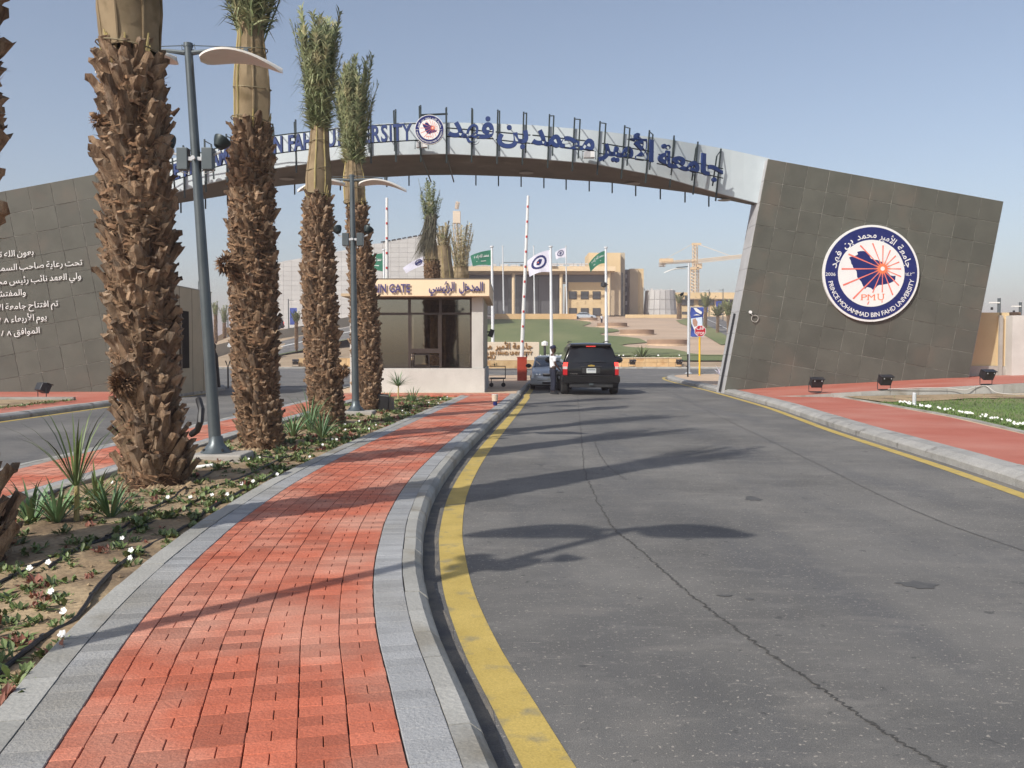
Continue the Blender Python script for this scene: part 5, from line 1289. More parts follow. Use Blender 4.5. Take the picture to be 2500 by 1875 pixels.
p2 = palm('second date palm, with sacking behind the lamp head and green fronds at the picture top', b2, pal_axis(b2, [(624, 950), (618, 700), (613, 420), (617, 250), (612, 60)])+[(9.3, -.1, 0)],
     [(0, .30), (.4, .29), (1.3, .31), (2.6, .325), (3.8, .30), (4.6, .25), (5.0, .22)], 4.85, 6.55, 9.2, 'mid', (.275, .17), 46, 23, spread=.30)
p3 = palm('third date palm, slim sacking and a tall brush of green fronds', b3, pal_axis(b3, [(786, 900), (778, 700), (776, 480), (779, 300), (772, 50)]),
     [(0, .30), (.4, .30), (1.3, .31), (2.6, .30), (3.8, .26), (4.6, .20), (5.0, .18)], 4.55, 6.15, 8.25, 'mid', (.235, .13), 84, 37, spread=.12, nl=50)
p4 = palm('fourth date palm in front of the gate booth, behind the second lamp post', b4, pal_axis(b4, [(896, 900), (885, 700), (868, 500), (862, 390), (850, 160)]),
     [(0, .29), (.4, .30), (1.3, .32), (2.6, .30), (3.8, .25), (4.8, .20), (5.2, .18)], 5.05, 6.35, 8.75, 'mid', (.26, .17), 88, 41, spread=.13, nl=50)
# shaggy bits: the black pipe, fibre balls
def fibre_ball(c, r_, seed, lab, n_=420, par=None):
    rr = random.Random(seed); m = MB()
    for k in range(n_):
        d = Vector((rr.gauss(0, 1), rr.gauss(0, 1), rr.gauss(0, 1))).normalized(); p = d*r_*rr.uniform(.3, .85); e = d*r_*rr.uniform(.8, 1.12)+Vector((rr.uniform(-.3, .3), rr.uniform(-.3, .3), rr.uniform(-.4, .2)))*r_
        s_ = d.orthogonal().normalized()*.012*r_/.12; m.add([Vector(c)+p-s_, Vector(c)+p+s_, Vector(c)+e], [(0, 1, 2)], rr.random())
    o = m.build('fibre_clump', M['fiber'], par, kind='stuff'); return o
fibre_ball(P(550, 645, 13.5), .15, 1, '', par=p2); fibre_ball(P(300, 935, 9.8), .15, 2, '', 900, par=p1); fibre_ball(P(240, 295, 9.9), .09, 3, '', 250, par=p1); fibre_ball(P(838, 905, 18.0), .14, 4, '', par=p3)
fibre_ball(P(775, 745, 18), .0001, 5, '', 3, par=p3)
MB().tube([P(485, 975, 9.95), P(492, 1000, 9.8), P(489, 1030, 9.75), P(482, 1050, 9.8), P(468, 1060, 9.95)], .035, 8).build('black_pipe', M['rubber'], p1, sm=True)
MB().tube([P(420, 280, 10), P(430, 272, 10), P(438, 264, 10)], [.03, .02, .012], 6).build('dead_stub', M['core'], p1)
MB().tube([P(735, 735, 18.1), P(752, 745, 18.1), P(768, 755, 18.1)], [.05, .07, .09], 6).build('dead_stub', M['boot'], p3)
# palms beyond the booth
def far_palm(label, x, yb, yt_boot, yt_wrap, ytop, d, rpx, kind='small', wrapped=True, gm='frond_dry', hang=False, nfr=18, axis_top=None, spread=.2, n_ind=120, zb=None, nl=22, grp='date palms beyond the booth', wr=(.26, .2), lw=2.0, bm_='bootstuff'):
    b = P(x, yb, d); 
    if zb is not None: b.z = zb
    zz = [P(x, q, d).z-b.z for q in (yt_boot, yt_wrap, ytop)]; r_ = rpx/2/FPX*d
    axp = [(0, 0, 0), (zz[2], ((axis_top or x)-x)/FPX*d, 0)]
    return palm(label, b, axp, [(0, r_*1.05), (zz[0], r_*.9)], zz[0], zz[1], zz[2], kind, wr, nfr, int(x), spread=spread, gmat=gm, wrapped=wrapped, hang=hang, n_ind=n_ind, group=grp, nl=nl, lw=lw, bm_=bm_)
p5 = far_palm('tall palm behind the booth with dark dead fronds hanging down its left side', 1066, 893, 640, 560, 428, 44, 38, zb=.15, axis_top=1046, wr=(.34, .20), gm='frond', nfr=24, spread=.14, n_ind=150)
hg = MB(); rr_ = random.Random(4)
for k in range(420):
    x0 = rr_.uniform(1040, 1066); y0 = rr_.uniform(520, 575); x1 = x0+rr_.uniform(-40, -2)*(y0-480)/80+rr_.uniform(-4, 6); y1 = y0+rr_.uniform(50, 85)
    if x1 > 1062: x1 = 1062
    dd = 44+rr_.uniform(-.4, .2); a, b = P(x0, y0, dd), P(x1, min(y1, 648), dd-.1); s_ = Vector((.02, 0, 0)); hg.add([a-s_, a+s_, b], [(0, 1, 2)], rr_.random())
hg.build('hanging_fronds', M['frond_dark'], p5, kind='stuff')
far_palm('shorter leaning palm wrapped in sacking just right of the tall one behind the booth', 1105, 893, 700, 600, 540, 52, 34, zb=.15, axis_top=1078, wr=(.44, .36), nfr=20, spread=.16, n_ind=0)
far_palm('palm wrapped in sacking with dry straw coloured fronds, rightmost behind the booth', 1128, 893, 700, 650, 538, 55, 34, zb=.15, axis_top=1126, wr=(.42, .42), nfr=34, spread=.16, n_ind=0)
for i, (x, yb_, yt_, sz_, lab) in enumerate(((1658, 780, 719, 150, 'leftmost of the row beside the campus road'), (1722, 806, 719, 128, 'tallest of the row beside the campus road'), (1752, 817, 742, 122, 'with the greenest fan of fronds beside the campus road'), (1781, 829, 735, 113, 'rightmost of the row, beside the leaning slab'))):
    g = GT(x, yb_); d = g.y; ff = (yb_-yt_)/100
    far_palm('small distant palm, '+lab, x, yb_, yb_-48*ff*1.3, yb_-58*ff*1.2, yt_-2, d, (11, 7, 6, 8)[i], lw=6.0, bm_='trunk_far', wrapped=False, gm='frond', nfr=40, axis_top=x-6 if i == 3 else x, spread=1.1 if i == 2 else .6, n_ind=0, grp='small palms along the campus road', nl=16, wr=(.2, .15))
g = GT(724, 853); far_palm('small red trunked palm beside the ramp road on the left', 724, 853, 785, 780, 766, 96, 6, lw=5.0, wrapped=False, gm='frond', nfr=26, n_ind=0, spread=.5, grp='small palms on the left', nl=14, wr=(.15, .1))
far_palm('thin distant palm just right of the left gatehouse', 527, 835, 770, 760, 742, 118, 7, lw=5.0, wrapped=False, gm='frond', nfr=20, n_ind=0, spread=.3, grp='small palms on the left', nl=12, wr=(.15, .1))
far_palm('distant palm with drooping crown between the gatehouse and the second palm', 548, 822, 790, 780, 748, 118, 7, lw=5.0, wrapped=False, gm='frond', nfr=20, n_ind=0, spread=.3, grp='small palms on the left', nl=12, wr=(.15, .1))
# ------------------------------------------------------------------ lamp posts
def head_mesh():
    m = MB(); n_ = 14; top = []; bot = []
    L_ = 1.12
    for i in range(n_+1):
        t = i/n_; x = L_*t; t = t**1.25; x = L_*t; w_ = .31*abs(math.sin(math.pi*min(1, t)**.66))**.58
        w_ = max(w_, .004); z = .16*math.sin(math.pi*(t*.80+.14))-.12-.12*t*t
        top.append((x, w_, z))
    vs = []; fs = []; K_ = 6
    for (x, w_, z) in top:
        for k in range(K_+1):
            s_ = -1+2*k/K_; vs.append((x, s_*w_, z-.04*s_*s_))
    for (x, w_, z) in top:
        for k in range(K_+1):
            s_ = -1+2*k/K_; vs.append((x, s_*w_, z-.04*s_*s_-.028))
    N = (n_+1)*(K_+1)
    for i in range(n_):
        for k in range(K_):
            a = i*(K_+1)+k; fs.append((a, a+1, a+K_+2, a+K_+1)); fs.append((N+a, N+a+K_+1, N+a+K_+2, N+a+1))
        a = i*(K_+1); fs.append((a, a+K_+1, N+a+K_+1, N+a)); a = i*(K_+1)+K_; fs.append((a, N+a, N+a+K_+1, a+K_+1))
    fs.append(tuple(range(0, K_+1))+tuple(N+k for k in range(K_, -1, -1)))
    m.add(vs, fs); return m
def lamp_post(label, base, H_=5.62, lean=(0, 0), plinth=True):
    t = thing('lamp_post', label, 'street lamp', base, group='grey double lamp posts along the garden')
    lx, ly = lean
    def A(z, dx=0, dy=0): return Vector((lx*z+dx, ly*z+dy, z))
    MB().tube([A(.12), A(1.5), A(3.2), A(H_)], [.085, .078, .068, .055], 20).build('pole', M['lamp_grey'], t, local=True, sm=True)
    MB().lathe([(.055, H_-.02), (.062, H_-.02), (.062, H_+.03), (.0, H_+.03)], (lx*H_, ly*H_, 0), 16).build('cap', M['lamp_grey'], t, local=True)
    MB().lathe([(.21, .085), (.21, .10), (.17, .14), (.105, .22), (.088, .32)], (0, 0, 0), 24).build('base_flange', M['lamp_grey'], t, local=True, sm=True)
    for k in range(4):
        a_ = .78+k*1.57; MB().lathe([(.018, .1), (.018, .15), (0, .16)], (.18*math.cos(a_), .18*math.sin(a_), 0), 6).build('bolt', M['black'], t, local=True)
    if plinth: MB().box((0.08, -.02, .02), (.72, .62, .14)).build('plinth', M['concrete'], t, local=True, bevel=.02)
    hm = None
    zh = H_-.10
    for sd in (-1, 1):
        MB().tube([A(zh, .05*sd), A(zh+.03, .30*sd), A(zh+.035, .72*sd)], [.035, .026, .02], 8).build('arm', M['lamp_grey'], t, local=True, sm=True)
        MB().tube([A(zh+.10, .06*sd), A(zh+.07, .85*sd)], .007, 5).build('stay', M['lamp_grey'], t, local=True)
        if hm is None:
            hm = head_mesh().build('lamp_head', M['lamp_white'], t, local=True, sm=True); o = hm
        else:
            o = share(hm, 'lamp_head', t, (0, 0, 0))
        o.location = A(zh-.0, .16*sd); o.rotation_euler = (0, 0, 0 if sd > 0 else math.pi)
        MB().box(A(zh+.03, .78*sd), (.05, .05, .06)).build('head_clip', M['lamp_grey'], t, local=True)
        zf = 4.12
        f = MB().box(A(zf, .17*sd), (.15, .14, .30)).build('ballast_box', M['lamp_grey'], t, local=True, bevel=.01)
        MB().tube([A(zf+.06, .24*sd), A(zf+.10, .34*sd), A(zf+.12, .34*sd)], .018, 6).build('flood_arm', M['lamp_silver'], t, local=True)
        fl = MB().lathe([(.015, -.11), (.065, -.095), (.10, -.035), (.12, .015), (.122, .035), (.11, .045), (.0, .035)], (0, 0, 0), 18)
        rot = Matrix.Rotation(.45*sd, 3, 'Y') @ Matrix.Rotation(-.35, 3, 'X')
        f2 = MB().add([rot @ Vector(v)+A(zf+.24, .37*sd) for v in fl.v], fl.f).build('floodlight', M['steel_dark'], t, local=True, sm=True)
        MB().tube([A(zf+.04, .12*sd), A(zf-.20, .10*sd), A(zf-.17, .22*sd), A(zf-.12, .25*sd)], .009, 5).build('cable', M['white'], t, local=True)
    MB().box(A(4.12), (.26, .10, .05)).build('clamp', M['lamp_silver'], t, local=True)
    MB().lathe([(.0, -.03), (.03, -.03), (.03, .01), (0, .01)], (lx*4.12, -.1, 4.12), 8, axis='y').build('clamp_knob', M['lamp_silver'], t, local=True)
    for sd in (-1, 1):
        MB().tube([A(H_-.02, .06*sd), A(H_+.02, .085*sd), A(H_-.05, .09*sd), A(H_-.06, .06*sd)], .006, 5).build('hook', M['lamp_grey'], t, local=True)
    return t
lamp_post('grey double lamp post standing between the first and second palm', Vector((-4.10, 12.45, .11)), 5.66, (-.056, 0))
lamp_post('grey double lamp post in front of the fourth palm, near the booth', Vector((-3.70, 21.3, .11)), 5.60, (-.010, 0))
lamp_post('grey double lamp post beside the footpath, out of view with its shadow on the road', Vector((-3.68, 2.80, .11)), 5.62, (-.01, 0))
# silver lamp on the right with banner, black bollard post, stop sign
def single_lamp(label, x, yb, yt, d=None, banner=True, side=-1, grp=None, w_=.10, zb=None, thin=1.0, flood=True, mt='lamp_silver', sway=1.0):
    g = G(x, yb, .14) if d is None else P(x, yb, d)
    t = thing('street_lamp', label, 'street lamp', g, group=grp); H_ = P(x, yt, g.y).z-g.z
    MB().tube([(0, 0, 0), (-.03, 0, H_)], [w_, w_*.75], 14).build('pole', M[mt], t, local=True, sm=True)
    MB().lathe([(w_*2.4, 0), (w_*2.4, .03), (w_*1.2, .08)], (0, 0, 0), 14).build('base_flange', M[mt], t, local=True)
    MB().tube([(-.03, 0, H_-.20), (side*.5, 0, H_-.25), (side*.85, 0, H_-.27)], .035, 6).build('arm', M['lamp_grey'], t, local=True)
    a = MB(); n_ = 8; L_ = 1.45
    pts = [(side*(.22+L_*k/n_), 0, H_-.33-.02*0-.26*(k/n_)**2+.05*math.sin(math.pi*k/n_)) for k in range(n_+1)]
    v = []; 
    for k, p in enumerate(pts):
        ww = .28*math.sin(math.pi*(k/n_*.9+.08)); v += [(p[0], -ww, p[2]), (p[0], ww, p[2]), (p[0], ww, p[2]-.04), (p[0], -ww, p[2]-.04)]
    f = [(4*k+j, 4*k+(j+1) % 4, 4*k+4+(j+1) % 4, 4*k+4+j) for k in range(n_) for j in range(4)]
    a.add(v, f); a.build('lamp_head', M['lamp_white'], t, local=True, sm=True, fixn=True)
    if flood:
        MB().box((side*.20, 0, H_*.69), (.14, .14, .28)).build('ballast_box', M['lamp_grey'], t, local=True)
        fl = MB().lathe([(.02, -.15), (.12, -.1), (.18, .03), (.0, .05)], (0, 0, 0), 12); rot = Matrix.Rotation(side*.6, 3, 'Y')
        MB().add([rot @ Vector(v)+Vector((side*.50, 0, H_*.69+.26)) for v in fl.v], fl.f).build('floodlight', M['steel_dark'], t, local=True, sm=True)
        MB().tube([(side*.24, 0, H_*.69+.05), (side*.46, 0, H_*.69+.18)], .02, 5).build('flood_arm', M['lamp_grey'], t, local=True)
    return t, g, H_
t, g, H_ = single_lamp('silver street lamp with a blue portrait banner beside the stop sign', 1681, 912, 643)
def bn(x, y, dy=0): p = P(x, y, g.y); return Vector((p.x, g.y-.06+dy, p.z))
bnr = thing('portrait_banner', 'blue vertical banner with a portrait hanging on the silver lamp post', 'banner', bn(1700, 820))
nb = 10; v = []
for j in range(nb+1):
    y_ = lerp(750, 822, j/nb)
    for i in range(5): x_ = lerp(1686-1*math.sin(j*.7), 1716+1.2*math.sin(j*.9), i/4); v.append(bn(x_, y_, .05*math.sin(j*.9+i)))
MB().add(v, [(j*5+i, j*5+i+1, j*5+5+i+1, j*5+5+i) for j in range(nb) for i in range(4)]).build('cloth', M['redband'], bnr, sm=True)
def bpoly(pts, m_, nm, k): MB().add([bn(x, y, -.07-.004*k) for x, y in pts], [tuple(range(len(pts)))]).build(nm, m_, bnr)
bpoly([(1692, 752), (1699, 752), (1713, 762), (1711, 768), (1698, 761)], M['white'], 'white_shape', 0); bpoly([(1691, 770), (1700, 767), (1709, 770)], M['white'], 'white_shape', 0)
bpoly([(1685.5, 778), (1713, 774), (1714, 792), (1701, 812), (1696, 806), (1687, 790)], M['paleprint'], 'pale_field', 0)
bpoly([(1690, 780), (1697, 777), (1702, 786), (1701, 796), (1694, 798), (1690, 790)], M['faceprint'], 'portrait', 1); bpoly([(1688, 792), (1694, 799), (1702, 798), (1703, 812), (1694, 806)], M['white'], 'robe', 1)
for y_ in (750, 822): MB().tube([bn(1682, y_, .02), bn(1719, y_, .02)], .02, 6).build('rod', M['lamp_silver'], bnr)
bp = thing('marker_post', 'thin black post in front of the silver street lamp', 'post', G(1679, 926, .0))
MB().tube([(0, 0, 0), (0, 0, 1.45)], .05, 10).build('post', M['black'], bp, local=True); MB().box((-.06, 0, .75), (.12, .1, .06)).build('clamp', M['black'], bp, local=True)
st_ = thing('stop_sign', 'red octagonal bilingual stop sign on a yellow post near the slab', 'stop sign', G(1708, 917, .14)); sd_ = world_loc(st_).y
H_s = P(1706, 808, sd_).z-.14; rs = 14.6/FPX*sd_
MB().tube([(0, 0, 0), (-.02, 0, H_s+.2)], .06, 10).build('post', M['pole_yellow'], st_, local=True, sm=True)
MB().tube([(-.1, -.02, .05), (.35, -.1, .22)], .02, 5).build('stay', M['black'], st_, local=True)
oc = lambda r_: [(r_*math.cos(math.pi/8+k*math.pi/4), H_s+r_*math.sin(math.pi/8+k*math.pi/4)) for k in range(8)]
MB().plate(oc(rs), -.09, -.07).build('white_border', M['white'], st_, local=True, fixn=True); MB().plate(oc(rs*.92), -.096, -.0901).build('red_face', M['stop_red'], st_, local=True, fixn=True)
sw = rs*1.35; kx_ = sw/width('STOP', 1.0); wl = world_loc(st_)
place(st_, 'STOP', M['white'], lambda x: (wl+Vector((-sw/2+x, -.099, H_s-rs*.62)), XD, UP), kx_, rs*.66, ext=.002, off=.015)
arword(st_, 'قف', M['white'], wl+Vector((rs*.58, -.1, H_s+rs*.22)), XD, UP, rs*.8, w=rs*1.2, off=.015, ext=.002)
# distant lamps
for (x, yb_, yt_, sd, lab, bnn) in ((1731, 775, 707, -1, 'thin grey, right of the portrait banner', True), (1765, 787, 705, -1, 'thin grey, between the two small palms on the right', True), (1704, 770, 716, -1, 'faint grey, above the portrait banner', False), (1555, 771, 722, 1, 'dark, short, in front of the campus wing', False), (705, 803, 730, 1, 'thin grey with a small banner in front of the sloping building', True), (557, 822, 775, 1, 'tiny grey, beside the far left palms', False)):
    d_ = GT(x, min(yb_, 860)).y if x > 800 else 140
    tl, gl_, hl = single_lamp('distant street lamp, '+lab, x, yb_, yt_, d=d_, grp='distant street lamps', side=sd, flood=False, mt='lamp_grey')
    if bnn: MB().box((.75 if x != 1765 and x != 1731 else -.8, -.05, hl*.42), (1.1, .03, 2.6)).build('banner', M['redband'], tl, local=True)
for (x, yb_, yt_, d_) in ((2438, 800, 728, 70), (2490, 800, 738, 78)):
    t_ = thing('street_lamp', 'street lamp with a white arm above the cream wall, '+('nearer the slab' if x < 2450 else 'at the right edge'), 'street lamp', P(x, yb_, d_)); h_ = P(x, yt_, d_).z-P(x, yb_, d_).z
    MB().tube([(0, 0, 0), (0, 0, h_)], .12, 10).build('pole', M['lamp_grey'], t_, local=True); MB().box((-.35, 0, h_-.35), (.7, .3, .1)).build('lamp_head', M['lamp_white'], t_, local=True); MB().box((-.55, 0, h_-.8), (.14, .14, .2)).build('camera', M['black'], t_, local=True)
# ------------------------------------------------------------------ flags, barriers
def flag(t, m_, emb, top, wd, ht, away=-1, fold=.5, seed=0, droop=.35):
    """Cloth hung from the pole top, blown to one side; returns a function from (u, v) to the cloth."""
    def f(u, v):
        w_ = math.sin(u*6+seed)*.12*u*wd*.5+math.sin(u*11+v*3+seed)*.04*wd*.3
        return Vector((away*u*wd*(.92-.1*v), w_, -v*ht*(1-.18*u)-u*u*droop*wd*.6-u*.10*wd*(1-v)))+top
    mb = MB(); nu, nv = 14, 8
    for j in range(nv+1):
        for i in range(nu+1): mb.v.append(f(i/nu, j/nv))
    mb.f = [(j*(nu+1)+i, (j+1)*(nu+1)+i, (j+1)*(nu+1)+i+1, j*(nu+1)+i+1) for j in range(nv) for i in range(nu)]
    mb.build('flag', m_, t, local=True, sm=True)
    return f
def flagpole(label, x, yb_, yt_, d, r_, kind=None, seed=1, wd=2.4, ht=1.7, droop=.3, ytop=None, zb=None, grp='flagpoles before the campus building', away=-1):
    b = P(x, yb_, d)
    if zb is not None: b.z = zb
    t = thing('flagpole', label, 'flagpole', b, group=grp); H_ = P(x-(3 if r_ > .07 else 0), yt_, d).z-b.z; dx = -3/FPX*d if r_ > .07 else 0
    MB().tube([(0, 0, -.5), (dx, 0, H_)], [r_, r_*.6], 12).build('pole', M['pole_white'], t, local=True, sm=True)
    MB().lathe([(0, -.1), (r_*1.1, -.06), (r_*1.1, .06), (0, .1)], (dx, 0, H_+.08), 10).build('finial', M['pole_white'], t, local=True)
    if kind:
        top = Vector((dx, 0, H_-.25)); f = flag(t, M['flag_green'] if kind == 'green' else M['flag_white'], None, top, wd, ht, seed=seed, droop=droop, away=away)
        def on(pts, m_, nm):
            q = [f(u, v)+Vector((0, -.03, 0)) for u, v in pts]; MB().add(q, [tuple(range(len(q)))]).build(nm, m_, t, local=True)
        if kind == 'green':
            vs, fs, x0, x1 = glyph(shape('لا')+' '+shape('إله')+' '+shape('الله')+' '+shape('محمد'), .0, .01, 1)
            MB().add([f(.86-.72*(v_[0]-x0)/(x1-x0), .42-.34*v_[2])+Vector((0, -.04, 0)) for v_ in vs], fs).build('inscription', M['white'], t, local=True)
            on([(.78, .66), (.30, .68), (.30, .72), (.78, .70)], M['white'], 'sword')
        else:
            n_ = 18
            def ringp(rr_, k): a_ = 2*math.pi*k/n_; return f(.52+rr_*math.cos(a_)*ht/wd*1.15, .46+rr_*math.sin(a_))+Vector((0, -.035, 0))
            v = [ringp(.34, k) for k in range(n_)]+[ringp(.25, k) for k in range(n_)]
            MB().add(v, [(k, (k+1) % n_, n_+(k+1) % n_, n_+k) for k in range(n_)]).build('crest_ring', M['navy'], t, local=True)
            on([(.38, .36), (.50, .30), (.62, .42), (.64, .56), (.52, .62), (.44, .54)], M['navy'], 'map_shape')
            on([(.55, .42), (.60, .46), (.56, .50), (.52, .46)], M['orange'], 'sun_disc')
    return t
flagpole('tall flagpole with a green flag left of the red barrier arm', 1204, 872, 604, 93, .19, 'green', 1, 2.4, 1.6, .25, zb=.6)
flagpole('tall flagpole with the large white crest flag behind the guard', 1347, 872, 604, 93, .19, 'white', 2, 2.65, 2.3, .55, zb=.6)
flagpole('tall flagpole with a drooping green flag behind the black vehicle', 1481, 872, 606, 93, .19, 'green', 3, 1.9, 1.3, 1.0, zb=.6)
flagpole('tall flagpole with a green flag beside the fourth palm', 941, 872, 612, 93, .17, 'green', 4, 1.9, 1.9, .12, zb=.6)
flagpole('flagpole whose white flag hangs left of the tall dark palm', 1062, 872, 614, 93, .15, 'white', 5, 3.4, 1.1, .55, zb=.6)
for x, lab, kd in ((1230, 'left of the others', None), (1305.5, 'just right of the barrier arm', None), (1384, 'with a small white flag', 'white')):
    flagpole('thin far flagpole by the campus steps, '+lab, x, 768, 602, 177, .17, kd, 7, 2.3, 1.9, .5, grp='thin far flagpoles')
MB_ = thing('pole_lamp', 'small dark lamp head fixed halfway up the rightmost near flagpole', 'light', P(1474, 695, 92.6)); MB().lathe([(.0, -.3), (.32, -.15), (.3, .2), (0, .3)], (0, 0, 0), 12).build('housing', M['black'], MB_, local=True); MB().tube([(.2, 0, 0), (.45, 0, 0)], .05, 5).build('arm', M['black'], MB_, local=True)
def barrier(label, x, yb_, d, xt, yt_, box=True):
    b = P(x, yb_, d); b.z = ZT; t = thing('barrier_gate', label, 'barrier', b, group='raised gate barriers')
    MB().box((0, 0, .57), (.48, .42, 1.14)).build('cabinet', M['barrier_red'], t, local=True, bevel=.015); MB().box((0, 0, 1.16), (.52, .46, .04)).build('lid', M['barrier_red'], t, local=True)
    MB().lathe([(0, -.06), (.055, -.06), (.055, 0), (0, 0)], (.26, -.05, .46), 10, axis='x').build('lock', M['black'], t, local=True)
    a = Vector((-.02, -.02, 1.16)); e = P(xt, yt_, d)-b; 
    n_ = 18; 
    MB().tube([a, e], [.10, .065], 8).build('arm', M['white'], t, local=True)
    for k in range(1, 11):
        t0 = k/10.8; p = a.lerp(e, t0); q = a.lerp(e, t0+.013); MB().tube([p+Vector((0, -.055, 0)), q+Vector((0, -.055, 0))], lerp(.06, .04, t0), 8).build('red_mark', M['arm_red'], t, local=True)
    MB().add([(.18, 0, 1.18), (.27, 0, 1.18), (.225, 0, 1.42), (.225, .06, 1.18)], [(0, 1, 2), (1, 3, 2), (3, 0, 2)]).build('bracket', M['black'], t, local=True)
barrier('red barrier cabinet beside the kerb with its white striped arm raised', 1274.5, 930, 45, 1289.5, 478)
barrier('second barrier hidden behind the booth, its white striped arm raised above the roof', 946, 930, 44, 944.5, 483)
# ------------------------------------------------------------------ vehicles
def rrect(w_, z0, z1, r0, r1, y, wt=None, n_=4, crown=0.0):
    """Rounded section: half width w_ at the bottom, wt at the top; corner radii r0 below, r1 above."""
    wt = w_ if wt is None else wt; pts = []
    def arc(cx, cz, r_, a0, a1):
        for k in range(n_+1): a_ = lerp(a0, a1, k/n_); pts.append(Vector((cx+r_*math.cos(a_), y, cz+r_*math.sin(a_))))
    arc(w_-r0, z0+r0, r0, -math.pi/2, 0); arc(wt-r1, z1-r1, r1, 0, math.pi/2)
    if crown: pts.append(Vector((0, y, z1+crown)))
    else: pts.append(Vector((0, y, z1)))
    arc(-wt+r1, z1-r1, r1, math.pi/2, math.pi); arc(-w_+r0, z0+r0, r0, math.pi, 1.5*math.pi)
    return pts
def wheel(t, x, y, r_, wd, side, name='wheel'):
    tm = MB().lathe([(r_*.62, -wd/2), (r_*.9, -wd/2), (r_*.985, -wd*.36), (r_, -wd*.2), (r_, wd*.2), (r_*.985, wd*.36), (r_*.9, wd/2), (r_*.62, wd/2)], (x, y, r_), 30, axis='x')
    wh = tm.build(name, M['tyre'], t, local=True, sm=True, fixn=True)
    s_ = side
    rim = MB().lathe([(0, s_*wd*.30), (r_*.16, s_*wd*.34), (r_*.2, s_*wd*.25), (r_*.58, s_*wd*.32), (r_*.62, s_*wd*.46), (r_*.60, -s_*wd*.4)], (x, y, r_), 20, axis='x').build('rim', M['rim'], wh, local=True, sm=True)
    for k in range(9):
        a_ = 2*math.pi*k/9; 
    return wh
